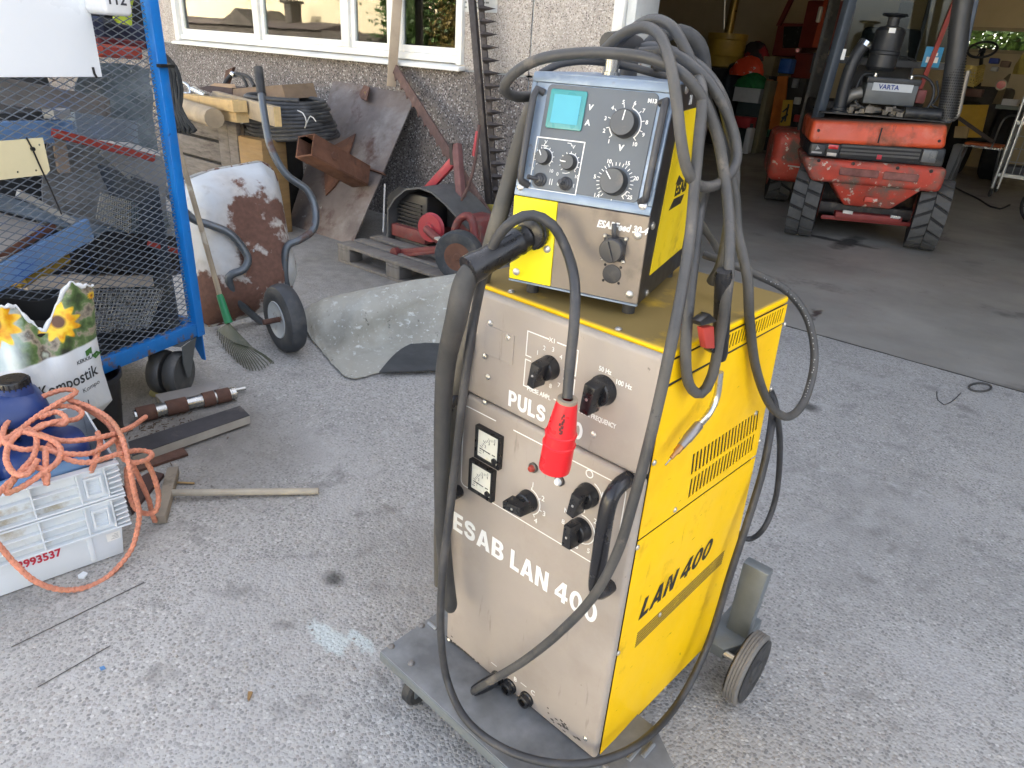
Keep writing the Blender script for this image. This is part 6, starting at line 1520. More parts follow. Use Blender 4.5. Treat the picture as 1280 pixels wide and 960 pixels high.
# scattered grit and leaf litter
rs = random.Random(21); gm = MB(); bmn = []
for (cx, cy, sx, sy, n) in ((225, 545, 40, 14, 160), (245, 615, 25, 18, 90), (200, 585, 25, 15, 80), (320, 470, 60, 60, 100), (470, 300, 60, 40, 60), (700, 640, 500, 220, 260), (250, 800, 220, 110, 160)):
    for i in range(n):
        x, y = rs.gauss(cx, sx), rs.gauss(cy, sy)
        if y < 210: continue
        p = at_z(x, y, 0.0); s = rs.uniform(0.0015, 0.0048)
        if p.length > 9: continue
        gm.add([p + Vector((rs.uniform(.6, 1) * s * a, rs.uniform(.6, 1) * s * b, z)) for a, b, z in ((-1, -1, 0), (1, -1, 0), (1, 1, 0), (-1, 1, 0), (0.1, 0.2, s))], [(0, 1, 4), (1, 2, 4), (2, 3, 4), (3, 0, 4)])
o = gm.build('gravel', mat('grit', (0.24, 0.22, 0.2), 0.9, var=0.5, vs=40), None, kind='stuff', smooth=0)
o['label'] = 'grit and crumbs scattered over the concrete yard'
dm = MB()
for i in range(90):
    x, y = rs.gauss(205, 28), rs.gauss(535, 12); p = at_z(x, y, 0.004); a = rs.uniform(0, PI); l = rs.uniform(0.006, 0.02)
    d = Vector((math.cos(a) * l, math.sin(a) * l, rs.uniform(-.004, .008))); dm.bar(p, p + d, 0.003, 0.002)
o = dm.build('leaves_debris', mat('leaf_litter', (0.10, 0.065, 0.04), 0.9, var=0.5, vs=50), None, kind='stuff', smooth=0)
o['label'] = 'dry leaf litter caught between shaft and board'
# rake
t = thing('leaf_rake', 'leaf rake with green socket leaning on the cage post', 'rake', at_z(300, 440, 0))
hd0, hd1 = at_z(205, 122, 1.19), at_z(281, 392, 0.17)
MB().tube([hd0, hd0.lerp(hd1, .5) + Vector((.01, 0, -.01)), hd1], 0.0135, 10, 0.05).build('handle', mat('rake_handle_wood', (0.34, 0.28, 0.2), 0.75, var=0.2, vs=9, layers=[((0.5, 0.45, 0.36), 8, 0.58, 0.66)]), t, world=True)
ax = (hd1 - hd0).normalized()
s0_, s1_ = hd1 - ax * 0.10, at_z(286, 404, 0.13)
MB().lathe([(0.016, 0), (0.018, 0.02), (0.021, (s1_ - s0_).length)], s0_, s1_ - s0_, 14).build('socket', mat('green_socket', (0.02, 0.22, 0.09), 0.45), t, world=True)
tips = [(272, 418), (277, 428), (283, 437), (290, 444), (298, 452), (306, 458), (314, 461), (322, 461), (330, 458), (337, 452), (341, 452)]
RK = mat('rake_plastic', (0.075, 0.08, 0.05), 0.6, var=0.2, layers=[((0.14, 0.13, 0.10), 12, 0.55, 0.7)])
c0 = s1_
lefts, rights = at_z(275, 412, 0.06), at_z(318, 428, 0.06)
MB().grid(lambda u, v: c0.lerp(at_z(272 + 44 * u, 413 + 22 * u + 6 * math.sin(PI * u), 0.07), v) + Vector((0, 0, 0.008 * math.sin(PI * u))), 10, 6, 0.003).build('fan', RK, t, world=True, smooth=80)
tn = 22
for i in range(tn):
    u = i / (tn - 1); k = u * (len(tips) - 1); a = int(min(k, len(tips) - 2)); f = k - a
    tx = tips[a][0] * (1 - f) + tips[a + 1][0] * f; ty = tips[a][1] * (1 - f) + tips[a + 1][1] * f
    st_ = at_z(272 + 44 * u, 413 + 22 * u + 6 * math.sin(PI * u), 0.07)
    en = at_z(tx, ty, 0.012); dn = (en - st_).normalized()
    MB().tube([c0.lerp(st_, .7), st_, st_.lerp(en, .6) + Vector((0, 0, .006)), en, en + Vector((dn.x * .006, dn.y * .006, -.010))], lambda q: 0.0034 - 0.0012 * q, 5, 0.03).build('tine', RK, t, world=True, smooth=80)
# ================================================================== the heap along the workshop wall
# wheelbarrow standing on its nose, underside towards the yard
B0, B1 = at_z(258, 405, 0.03), at_z(348, 388, 0.03)
bd = (B1 - B0).normalized(); bnn = Vector((bd.y, -bd.x, 0))
if bnn.dot(CAM - B0) < 0: bnn = -bnn
bup = Vector((0, 0, 1)) * math.cos(R(20)) - bnn * math.sin(R(20))
bN = bd.cross(bup); bN = bN if bN.dot(CAM - B0) > 0 else -bN
def bpl(x, y, off=0.0): return at_p(x, y, B0 + bN * off, bN)
bar = thing('wheelbarrow', 'rusty white wheelbarrow stood on its nose with handles up', 'wheelbarrow', at_z(305, 400, 0))
rim_px = [(226, 250), (232, 226), (262, 214), (300, 207), (326, 203), (341, 214), (349, 240), (358, 290), (367, 325), (369, 345), (356, 372), (330, 388), (290, 400), (258, 407), (246, 395), (238, 340), (230, 290)]
cen = (303, 318)
TRAY = mat('white_tray_paint', (0.52, 0.55, 0.57), 0.55, var=0.08, vs=4, bump=0.3, bs=25, layers=[((0.30, 0.30, 0.29), 5, 0.55, 0.7), ((0.12, 0.07, 0.045), 24, 0.69, 0.71, 0.85)])
def add_patch(m, patches, col, amp=0.25, nsc=9.0, edge=0.03, world=False):
    """a stain, rust or painted shade field with an uneven rim: (x, y, z, rx, rz) in the object's own axes"""
    nt = m.node_tree; N, L = nt.nodes, nt.links; b = N['Principled BSDF']
    tc = N.new('ShaderNodeTexCoord')
    nz = N.new('ShaderNodeTexNoise'); nz.inputs['Scale'].default_value = nsc; nz.inputs['Detail'].default_value = 8; nz.inputs['Roughness'].default_value = 0.62; L.new(tc.outputs['Object'], nz.inputs['Vector'])
    n2 = N.new('ShaderNodeTexNoise'); n2.inputs['Scale'].default_value = nsc * 5; n2.inputs['Detail'].default_value = 5; L.new(tc.outputs['Object'], n2.inputs['Vector'])
    prev = b.inputs['Base Color'].links[0].from_socket
    rp = b.inputs['Roughness'].links[0].from_socket
    acc = None
    for c, r in patches:
        s = N.new('ShaderNodeVectorMath'); s.operation = 'SUBTRACT'; L.new(tc.outputs['Object'], s.inputs[0]); s.inputs[1].default_value = c
        d = N.new('ShaderNodeVectorMath'); d.operation = 'DIVIDE'; L.new(s.outputs[0], d.inputs[0]); d.inputs[1].default_value = r
        l = N.new('ShaderNodeVectorMath'); l.operation = 'LENGTH'; L.new(d.outputs[0], l.inputs[0])
        a = N.new('ShaderNodeMath'); a.operation = 'MULTIPLY_ADD'; L.new(nz.outputs[0], a.inputs[0]); a.inputs[1].default_value = amp * 4; L.new(l.outputs['Value'], a.inputs[2])
        k = N.new('ShaderNodeMapRange'); k.inputs[1].default_value = 1 + amp * 2 + edge; k.inputs[2].default_value = 1 + amp * 2 - edge; L.new(a.outputs[0], k.inputs[0])
        if acc is None: acc = k.outputs[0]
        else:
            mx = N.new('ShaderNodeMath'); mx.operation = 'MAXIMUM'; L.new(acc, mx.inputs[0]); L.new(k.outputs[0], mx.inputs[1]); acc = mx.outputs[0]
    dark = N.new('ShaderNodeMix'); dark.data_type = 'RGBA'; L.new(n2.outputs[0], dark.inputs[0]); dark.inputs[6].default_value = lin([k * 0.6 for k in col]); dark.inputs[7].default_value = lin([min(1, k * 1.5) for k in col])
    x = N.new('ShaderNodeMix'); x.data_type = 'RGBA'; L.new(acc, x.inputs[0]); L.new(prev, x.inputs[6]); L.new(dark.outputs[2], x.inputs[7]); L.new(x.outputs[2], b.inputs['Base Color'])
    y = N.new('ShaderNodeMix'); L.new(acc, y.inputs[0]); L.new(rp, y.inputs[2]); y.inputs[3].default_value = 0.88; L.new(y.outputs[0], b.inputs['Roughness'])
I_ = root_matrix(bar).inverted()
pc1 = [I_ @ bpl(x, y, 0.08) for x, y in ((306, 280), (300, 258), (322, 268), (325, 300), (318, 335), (268, 385), (290, 370))]
rr_ = [0.165, 0.125, 0.14, 0.15, 0.16, 0.18, 0.15]
add_patch(TRAY, [(p, (r * 1.22, r * 1.22, r * 1.22)) for p, r in zip(pc1, rr_)], (0.42, 0.385, 0.345), 0.35, 5, 0.4)
add_patch(TRAY, [(p, (r, r, r)) for p, r in zip(pc1, rr_)], (0.135, 0.068, 0.048), 0.38, 8, 0.06)
nr = len(rim_px)
def trayfn(u, v):
    k = u * nr; i = int(k) % nr; f = k - int(k)
    x = rim_px[i][0] * (1 - f) + rim_px[(i + 1) % nr][0] * f; y = rim_px[i][1] * (1 - f) + rim_px[(i + 1) % nr][1] * f
    s = 1 - v * 0.98
    e = 0.17 * (1 - (1 - min(1, v / 0.5)) ** 2.4) + 0.01
    return bpl(cen[0] + (x - cen[0]) * s, cen[1] + (y - cen[1]) * s, 0) + bN * e * 1.0
MB().grid(trayfn, 68, 16, 0.002).build('tray', TRAY, bar, world=True, smooth=70)
MB().tube([bpl(x, y, 0.008) for x, y in rim_px], 0.009, 8, 0.03, closed=True).build('rim', mat('rim_paint', (0.36, 0.36, 0.34), 0.6, layers=[((0.13, 0.06, 0.04), 12, 0.5, 0.56, 0.85)]), bar, world=True)
TUBE = mat('scuffed_tube', (0.12, 0.135, 0.15), 0.42, 0.6, var=0.2, vs=6, layers=[((0.15, 0.08, 0.055), 5, 0.56, 0.66, 0.8)])
o = 0.20
rt_ = [bpl(x, y, oo) for x, y, oo in ((323, 88, .12), (327, 120, .14), (333, 160, .16), (340, 188, .19), (358, 218, .21), (384, 238, .22), (394, 262, .22), (392, 286, .22), (376, 299, .22), (360, 307, .2), (356, 325, .18), (357, 352, .14), (366, 378, .09), (377, 400, .05))]
MB().tube(rt_, 0.021, 12, 0.015).build('handle_tube', TUBE, bar, world=True, smooth=80)
MB().tube([rt_[0] - (rt_[1] - rt_[0]) * 0.1, rt_[0].lerp(rt_[1], .92)], 0.0255, 12, straight=True).build('grip', RUB, bar, world=True, smooth=50)
lt_ = [bpl(x, y, oo) for x, y, oo in ((205, 235, .2), (225, 258, .2), (242, 274, .2), (262, 281, .21), (286, 291, .22), (302, 308, .22), (310, 324, .22), (304, 337, .22), (290, 343, .2), (286, 352, .18), (298, 376, .14), (316, 394, .09), (338, 411, .05))]
MB().tube(lt_, 0.021, 12, 0.015).build('handle_tube', TUBE, bar, world=True, smooth=80)
wcen = at_z(355, 398, 0.18); wax = -bd
MB().lathe([(0.085, 0.005), (0.11, -0.004), (0.145, -0.006), (0.17, 0.006), (0.178, 0.025), (0.181, 0.045), (0.178, 0.065), (0.17, 0.084), (0.145, 0.096), (0.11, 0.094), (0.085, 0.085)], wcen - wax * 0.05, wax, 40, caps=False).build('tyre', mat('barrow_tyre', (0.03, 0.034, 0.04), 0.55, var=0.2, layers=[((0.08, 0.08, 0.078), 6, 0.52, 0.7, 0.8)]), bar, world=True)
MB().lathe([(0.02, 0.075), (0.06, 0.08), (0.085, 0.088), (0.095, 0.094), (0.098, 0.09), (0.088, 0.08), (0.06, 0.07), (0.02, 0.07)], wcen - wax * 0.05, wax, 32).build('wheel_disc', mat('grey_rim_paint', (0.42, 0.45, 0.46), 0.5, layers=[((0.14, 0.08, 0.05), 10, 0.6, 0.66)]), bar, world=True)
MB().cyl(wcen - wax * 0.06, wcen + wax * 0.11, 0.014).build('axle', RUST, bar, world=True)
MB().bar(lt_[-1], wcen + wax * 0.09, 0.03, 0.012).build('axle_bracket', TUBE, bar, world=True)
MB().bar(rt_[-1], wcen - wax * 0.05, 0.03, 0.012).build('axle_bracket', TUBE, bar, world=True)
# old wooden box, timbers and hoses heaped behind it
OAK = mat('grey_old_wood', (0.15, 0.132, 0.115), 0.85, var=0.3, vs=6, stretch=(1, 1, 6), bump=0.3, bs=30, layers=[((0.08, 0.065, 0.055), 5, 0.55, 0.7, 0.9, (1, 1, 5))])
PINE = mat('yellowed_timber', (0.42, 0.29, 0.13), 0.75, var=0.15, vs=6, layers=[((0.27, 0.18, 0.085), 7, 0.55, 0.7)])
PINEG = mat('greyed_timber', (0.30, 0.24, 0.16), 0.8, var=0.2, vs=6)
SAWN = mat('fresh_sawn_end', (0.55, 0.40, 0.19), 0.75, var=0.12, vs=30)
Yb = 3.25
t = thing('wooden_box', 'old grey plank box standing behind the wheelbarrow', 'box', at_y(260, 260, Yb))
def yb(x, y, Y=Yb): return at_y(x, y, Y)
for (ya, ybm) in ((150, 168), (170, 194), (196, 226), (228, 262)):
    a, b, c, d = yb(205, ybm), yb(278, ybm), yb(278, ya), yb(205, ya)
    z0, z1 = (a.z + b.z) / 2, (c.z + d.z) / 2
    MB().box((a.x, Yb, z0 + 0.006), (b.x, Yb + 0.025, z1 - 0.006)).build('plank', OAK, t, world=True, bevel=0.004)
for (xa, xb, off) in ((276, 288, -0.03), (288, 299, -0.06)):
    a, b = yb(xa, 200, Yb + off), yb(xb, 200, Yb + off)
    MB().box((a.x, Yb + off, 0.0), (b.x, Yb + off + 0.05, yb(290, 148).z)).build('post', OAK, t, world=True, bevel=0.006)
a = yb(299, 150)
MB().box((yb(205, 200).x, Yb + 0.03, 0.0), (a.x - 0.02, Yb + 0.6, yb(250, 160).z - 0.05)).build('inside', mat('dark_box_inside', (0.02, 0.018, 0.015), 0.9), t, world=True)
MB().box((a.x + 0.005, Yb - 0.02, 0.0), (a.x + 0.09, Yb + 0.05, yb(302, 155).z)).build('post', mat('dark_wood', (0.07, 0.055, 0.045), 0.85, var=0.3), t, world=True)
zz = lambda x, y, Y: at_y(x, y, Y)
def timber(label, p, q, w, h, m, end=True, name='timber'):
    t = thing(name, label, 'timber', p, group='timbers on the wooden box')
    MB().bar(p, q, w, h).build('beam', m, t, world=True, bevel=0.004)
    if end:
        d = (q - p).normalized(); MB().bar(q + d * 0.0005, q + d * 0.003, w * 0.97, h * 0.97).build('sawn_end', SAWN, t, world=True)
    return t
timber('upper of two yellowed squared timbers lying on the wooden box', zz(190, 117, 3.45), zz(300, 133, 3.02), 0.11, 0.085, PINE)
timber('lower of two yellowed squared timbers lying on the wooden box', zz(195, 128, 3.47), zz(303, 147, 3.05), 0.10, 0.075, PINE)
timber('greyed plank with a bright sawn end beside the black hose coil', zz(270, 124, 3.4), zz(347, 146, 2.95), 0.05, 0.135, PINEG)
t = thing('timber', 'thick rounded timber pointing out under the yellowed ones', 'timber', zz(230, 140, 3.1), group='timbers on the wooden box')
MB().tube([zz(180, 118, 3.4), zz(268, 148, 2.9)], 0.075, 12, straight=True).build('beam', PINEG, t, world=True, smooth=50)
# coil of hose on a plywood box
P0 = zz(338, 235, 3.6)
PLY = mat('yellowish_plywood', (0.25, 0.155, 0.06), 0.75, var=0.15, vs=4, stretch=(1, 1, 7), layers=[((0.2, 0.12, 0.05), 3, 0.55, 0.7, 0.8, (1, 1, 6))])
xL, xR = zz(300, 200, 3.12).x, zz(330, 215, 3.12).x
ztop = zz(335, 178, 3.12).z
one('plywood_box', 'yellowish plywood box under the coil of black hose', 'box', MB().box((xL, 3.12, 0), (xR, 3.34, ztop)), PLY, bevel=0.006)
hc = MB(); ctr = Vector(((zz(303, 155, 3.4).x + zz(390, 155, 3.4).x) / 2 + 0.02, 3.5, 0)); rs = random.Random(9)
z_lo, z_hi = ztop + 0.022, zz(345, 122, 3.4).z
pts = []
turns = 11
for i in range(turns * 20):
    a = 2 * PI * i / 20; f = i / (turns * 20)
    rr = 0.37 + 0.04 * math.sin(i * 0.31) + rs.uniform(-.012, .012) - 0.07 * f
    pts.append(ctr + Vector((math.cos(a) * rr * 1.15, math.sin(a) * rr * 0.9, z_lo + (z_hi - z_lo) * f - 0.05 * max(0, -math.sin(a)) * (1 - f))))
t = thing('hose_coil', 'big coil of black hose tied with string on the plywood box', 'hose coil', (ctr.x, ctr.y, z_lo))
MB().tube(pts, 0.021, 8, 0.06).build('hose', mat('black_hose', (0.03, 0.031, 0.033), 0.5, var=0.3, layers=[((0.085, 0.085, 0.085), 6, 0.5, 0.7, 0.7)]), t, world=True, smooth=80)
MB().tube([zz(372, 138, 3.1), zz(379, 142, 3.06), zz(383, 152, 3.06), zz(381, 160, 3.08), zz(388, 145, 3.08), zz(395, 152, 3.1)], 0.004, 5, 0.02).build('string', mat('white_string', (0.55, 0.55, 0.52), 0.8), t, world=True)
# carton, chrome piece and hose loop on top
t = thing('carton', 'torn brown carton on the heap below the window', 'carton', zz(320, 126, 3.55))
CARD = mat('brown_carton', (0.17, 0.115, 0.07), 0.85, var=0.2)
a, b, c, d = zz(291, 125, 3.5), zz(357, 124, 3.55), zz(352, 106, 3.6), zz(291, 111, 3.55)
MB().solid([a, b, c, d], (0.02, 0.3, 0.02)).build('front', CARD, t, world=True)
MB().solid([zz(246, 110, 3.55), zz(290, 124, 3.5), zz(290, 110, 3.55), zz(262, 107, 3.6)], (0, 0.25, 0)).build('flap', mat('dark_carton', (0.05, 0.03, 0.025), 0.85), t, world=True)
MB().solid([zz(262, 107, 3.59), zz(290, 110, 3.54), zz(288, 105, 3.6), zz(268, 104, 3.62)], (0, 0.04, 0)).build('torn_edge', mat('torn_carton', (0.36, 0.24, 0.14), 0.9), t, world=True)
one('red_rag', 'dull red rag lying in the opened carton', 'rag', MB().grid(lambda u, v: zz(268 + 14 * u, 119 + 5 * v, 3.49) + Vector((0, 0, .01 * math.sin(u * 9 + v * 7))), 6, 4, 0.01), mat('dull_red_cloth', (0.2, 0.03, 0.04), 0.8))
t = thing('chrome_fitting', 'bright chrome pipe fitting lying on the timbers', 'fitting', zz(240, 116, 3.4))
CHR2 = mat('dull_chrome', (0.5, 0.53, 0.55), 0.25, 0.9)
MB().tube([zz(242, 112, 3.35), zz(258, 121, 3.25)], 0.03, 14, straight=True).build('pipe', CHR2, t, world=True, smooth=50)
MB().tube([zz(222, 112, 3.4), zz(228, 103, 3.4), zz(236, 108, 3.38), zz(238, 116, 3.36), zz(230, 120, 3.36)], 0.014, 8, 0.02).build('clamp', CHR2, t, world=True)
one('metal_fitting', 'second tangled metal clamp left of the chrome pipe fitting', 'fitting', MB().tube([zz(222, 118, 3.35), zz(232, 117, 3.3), zz(240, 121, 3.3), zz(228, 123, 3.3), zz(222, 121, 3.3)], 0.016, 8, 0.02), CHR2, smooth=80)
t = thing('hose_loop', 'loop of black hose standing up before the wall', 'hose', zz(290, 112, 3.8))
MB().tube([zz(278, 112, 3.75), zz(283, 100, 3.8), zz(291, 93, 3.85), zz(301, 93, 3.85), zz(311, 97, 3.85), zz(318, 108, 3.8)], 0.018, 8, 0.04).build('hose', RUB, t, world=True, smooth=80)
MB().tube([zz(295, 93, 3.82), zz(304, 98, 3.82), zz(309, 108, 3.82)], 0.014, 8, 0.04).build('hose', RUB, t, world=True, smooth=80)
MB().cyl(zz(290, 92, 3.82), zz(294, 94, 3.82), 0.024, n=10).build('clip', CHR2, t, world=True)
one('rusty_bracket', 'small dark rusty bracket standing behind the carton', 'bracket', MB().solid([zz(279, 107, 3.9), zz(284, 106, 3.9), zz(291, 84, 3.9), zz(282, 88, 3.9)], (0, .03, 0)), RUST)
# dark ropes hanging at the cage post
t = thing('black_net', 'bundle of thin black ropes hanging beside the blue post', 'rope bundle', at_d(222, 165, 3.75))
NET = mat('black_rope', (0.022, 0.024, 0.024), 0.8, var=0.4, vs=15)
rs = random.Random(4)
for i in range(13):
    a = i / 12; j = lambda s: rs.uniform(-s, s)
    MB().tube([at_d(198 + 3 * a, 58 + 5 * a, 3.72), at_d(206 + 15 * a + j(1), 85 + j(2), 3.76), at_d(212 + 14 * a + j(3), 112, 3.78 + j(.02)), at_d(218 + 10 * a + j(4), 140, 3.78), at_d(224 + 18 * a + j(5), 160 + 6 * math.sin(a * 3), 3.78), at_d(215 + 22 * a + j(3), 163 + j(3), 3.8), at_d(208 + 10 * a, 145, 3.8)], 0.0085, 6, 0.04).build('strand', NET, t, world=True, smooth=80)
tt = one('cable_tie_band', 'black strap tied round the blue cage post', 'strap', MB().bar(CG.M @ Vector((-0.036, 0.036, 0)) + Vector((0, 0, at_p(195, 82, CG.M @ Vector((0, .03, 0)), CG.M.to_3x3() @ Vector((0, 1, 0))).z)), CG.M @ Vector((0.034, 0.036, 0)) + Vector((0, 0, at_p(195, 82, CG.M @ Vector((0, .03, 0)), CG.M.to_3x3() @ Vector((0, 1, 0))).z)), 0.02, 0.012), ZIP)
# leaning steel plate with rusty square tube
PLT = mat('scaled_steel_plate', (0.155, 0.128, 0.115), 0.75, 0.1, var=0.25, vs=4, layers=[((0.22, 0.20, 0.185), 3.2, 0.50, 0.66, 0.6), ((0.085, 0.045, 0.035), 4, 0.55, 0.7, 0.9), ((0.36, 0.36, 0.35), 8, 0.66, 0.70, 0.6)])
TRp, BRp, TLp = at_y(520, 118, 4.38), at_z(440, 306, 0.0), at_y(417, 101, 4.38)
pn = (TRp - BRp).cross(TLp - TRp).normalized(); pn = pn if pn.dot(CAM - BRp) > 0 else -pn
BLp = at_p(356, 292, BRp, pn)
t = thing('steel_plate', 'big scaly steel plate leaning against the pebbledash wall', 'steel plate', (BLp + BRp) / 2)
cut = at_p(526, 124, BRp, pn)
MB().solid([BLp, BRp, TRp.lerp(BRp, .03), TRp.lerp(TLp, 0.03), TLp], -pn * 0.012).build('plate', PLT, t, world=True, bevel=0.002)
pp = lambda x, y, o=0.0: at_p(x, y, BRp + pn * o, pn)
lug = thing('rusty_lug', 'rusty drilled lug sticking out near the top of the steel plate', 'lug', pp(456, 118))
MB().solid([pp(450, 119, .002), pp(456, 107, .002), pp(463, 110, .06), pp(459, 127, .06), pp(452, 124, .03)], pn * 0.012).build('lug', RUST, lug, world=True)
MB().cyl(pp(456.5, 116, .03), pp(456.5, 116, .056), 0.012).build('hole_plug', mat('pale_rust', (0.25, 0.17, 0.10), 0.9), lug, world=True)
t = thing('square_tube', 'rusty open square tube with gussets lying against the steel plate', 'steel tube', pp(385, 182, .1))
RST = mat('orange_rust', (0.15, 0.068, 0.04), 0.85, var=0.3, vs=9, bump=0.25, bs=50, layers=[((0.07, 0.035, 0.025), 6, 0.55, 0.7)])
A1 = pp(452, 221, .07)
A0 = CAM + ray(381, 182).normalized() * ((A1 - CAM).length - 0.42)
d = (A1 - A0).normalized(); ux = d.cross(pn).normalized(); uy = ux.cross(d)
s, th = 0.085, 0.012
tb = MB()
for (sx, sy, w, h) in ((0, s - th / 2, 2 * s, th), (0, -s + th / 2, 2 * s, th), (s - th / 2, 0, th, 2 * s - 2 * th), (-s + th / 2, 0, th, 2 * s - 2 * th)):
    c = ux * sx + uy * sy
    q0 = [A0 + c + ux * (i * w / 2) + uy * (j * h / 2) for i, j in ((-1, -1), (1, -1), (1, 1), (-1, 1))]
    tb.hexa(q0, [p + (A1 - A0) for p in q0])
tb.build('tube', RST, t, world=True, bevel=0.003)
MB().solid([pp(405, 200, .02), pp(408, 245, .004), pp(418, 235, .004), pp(432, 215, .02)], pn * 0.012).build('gusset', RST, t, world=True)
MB().solid([pp(418, 183, .004), pp(445, 168, .004), pp(436, 195, .03), pp(424, 192, .04)], pn * 0.012).build('gusset', RST, t, world=True)
MB().bar(pp(420, 200, .10), pp(457, 213, .03), 0.01, 0.06, pn).build('fin', RST, t, world=True)
MB().bar(pp(461, 211, .02), pp(481, 218, .012), 0.012, 0.03, pn).build('fin', RST, t, world=True)
MB().lathe([(0.032, 0), (0.028, 0.008), (0.001, 0.010)], A0 + (A1 - A0) * 0.35 + (ux if ux.dot(CAM - A0) > 0 else -ux) * 0.086, (ux if ux.dot(CAM - A0) > 0 else -ux), 18).build('weld_disc', RST, t, world=True)
# wooden stick, tooth bar, cutter bar
one('wooden_stake', 'grey wooden stake leaning upright before the window', 'stake', MB().bar(at_y(489, 108, 4.30), at_y(499, -30, 4.36), 0.055, 0.075), mat('stake_wood', (0.36, 0.29, 0.21), 0.8, var=0.15, vs=6, layers=[((0.24, 0.18, 0.13), 5, 0.55, 0.68)]), bevel=0.003)
t = thing('tooth_bar', 'rusty toothed bar slanting down across the wall to the mower', 'tooth bar', at_y(612, 272, 3.85))
q0, q1 = at_y(494, 86, 4.30), at_y(614, 275, 3.85)
RST2 = mat('brown_rust', (0.105, 0.062, 0.052), 0.88, var=0.3, vs=10, layers=[((0.19, 0.13, 0.11), 6, 0.55, 0.7)])
MB().bar(q0, q1, 0.075, 0.02, (0, -1, 0)).build('bar', RST2, t, world=True, bevel=0.002)
d = (q1 - q0).normalized(); sd = d.cross(Vector((0, -1, 0))).normalized()
if sd.z > 0: sd = -sd
n = 15; L = (q1 - q0).length
for i in range(n):
    c = q0 + d * (L * (i + 0.3) / n)
    if i < 9: MB().solid([c + sd * 0.035 - d * .035, c + sd * 0.035 + d * .04, c + sd * 0.075 + d * 0.025], (0, 0.012, 0)).build('tooth', RST2, t, world=True)
t = thing('cutter_bar', 'tall dark mower cutter bar with pointed fingers leaning on the wall', 'cutter bar', at_y(617, 256, 4.12))
q0, q1 = at_y(588, -25, 4.36), at_y(612, 258, 4.14)
CB = mat('dark_cutter_steel', (0.045, 0.038, 0.036), 0.6, 0.4, var=0.3, vs=12, layers=[((0.11, 0.09, 0.08), 10, 0.56, 0.7)])
MB().bar(q0, q1, 0.06, 0.03, (0, -1, 0)).build('back_rail', CB, t, world=True, bevel=0.002)
q2, q3 = at_y(599, -25, 4.355), at_y(621, 258, 4.135)
MB().bar(q2, q3, 0.055, 0.012, (0, -1, 0)).build('knife_rail', CB, t, world=True, bevel=0.002)
for i in range(17):
    y = -22 + i * 16.2
    if y > 240: break
    x = 600.5 + (y + 25) * 0.0775
    b0, b1, tp0 = at_y(x - 3, y - 4.5, 4.33 - (y + 25) * .00075), at_y(x - 3, y + 4.5, 4.33 - (y + 25) * .00075), at_y(x + 17, y + 0.5, 4.32 - (y + 25) * .00075)
    m = (b0 + b1) / 2; f = Vector((0, -0.022, 0))
    MB().add([b0, m + f, b1, m - f * 0.3, tp0], [(0, 1, 4), (1, 2, 4), (2, 3, 4), (3, 0, 4), (3, 2, 1, 0)]).build('finger', CB, t, world=True, smooth=0)
# pallet
PAL = mat('grey_pallet_wood', (0.15, 0.137, 0.122), 0.85, var=0.2, vs=5, stretch=(5, 1, 1), layers=[((0.11, 0.095, 0.08), 5, 0.55, 0.7)])
t = thing('pallet', 'weathered wooden pallet under the red mower by the wall', 'pallet', (-3.55, 3.5, 0))
for i, y in enumerate((3.10, 3.25, 3.41, 3.57, 3.73, 3.87)):
    MB().box((-4.16, y, 0.119), (-2.95, y + (0.12 if i in (0, 5) else 0.10), 0.141)).build('board', PAL, t, world=True, bevel=0.003)
for x in (-4.16, -3.62, -3.09):
    MB().box((x, 3.10, 0.097), (x + 0.14, 3.99, 0.1185)).build('crossboard', PAL, t, world=True, bevel=0.003)
    for y in (3.10, 3.5, 3.86): MB().box((x, y, 0.021), (x + 0.14, y + 0.12, 0.0965)).build('block', PAL, t, world=True, bevel=0.004)
for y in (3.10, 3.5, 3.88): MB().box((-4.16, y, 0.0), (-2.95, y + 0.1, 0.0205)).build('base_board', PAL, t, world=True, bevel=0.003)
# red two-wheeled mower
MR = mat('faded_red_paint', (0.15, 0.03, 0.028), 0.6, var=0.25, vs=9, layers=[((0.13, 0.085, 0.075), 7, 0.52, 0.66, 0.8)])
MRB = mat('bright_red_paint', (0.36, 0.035, 0.045), 0.5, var=0.15, layers=[((0.16, 0.08, 0.07), 9, 0.58, 0.7)])
MG = mat('dusty_grey_cowl', (0.085, 0.085, 0.082), 0.7, var=0.2, vs=7)
t = thing('motor_mower', 'old red motor mower with black engine standing on the pallet', 'mower', (-3.6, 3.5, 0.141))
yy = lambda x, y, Y=3.55: at_y(x, y, Y)
def mw(mb, name, m, **k): return mb.build(name, m, t, world=True, **k)
hood = [(484, 300), (484, 262), (492, 248), (506, 236), (524, 234), (540, 240), (556, 254), (572, 272), (586, 286)]
mw(MB().grid(lambda u, v: (lambda k, i: yy(hood[i][0] + (hood[i + 1][0] - hood[i][0]) * (k - i), hood[i][1] + (hood[i + 1][1] - hood[i][1]) * (k - i), 3.50) + Vector((0, v * 0.34, 0)))(u * 7.999, int(u * 7.999)), 24, 2, 0.012), 'cowl', MG, smooth=60)
mw(MB().solid([yy(484, 300, 3.8), yy(484, 245, 3.8), yy(500, 232, 3.8), yy(570, 262, 3.8), yy(575, 300, 3.8)], (0, 0.02, 0)), 'cowl_back', mat('dark_cowl', (0.03, 0.03, 0.03), 0.8))
e0, e1 = yy(500, 284, 3.58), yy(534, 246, 3.58)
mw(MB().box((e0.x, 3.58, e0.z), (e1.x, 3.8, e1.z)), 'engine', BLKS, bevel=0.02)
fins = MB()
for i in range(7): fins.box((e0.x - 0.012, 3.565, e0.z + 0.03 + i * 0.028), (e1.x - 0.05, 3.579, e0.z + 0.042 + i * 0.028))
mw(fins, 'cooling_fin', BLKS)
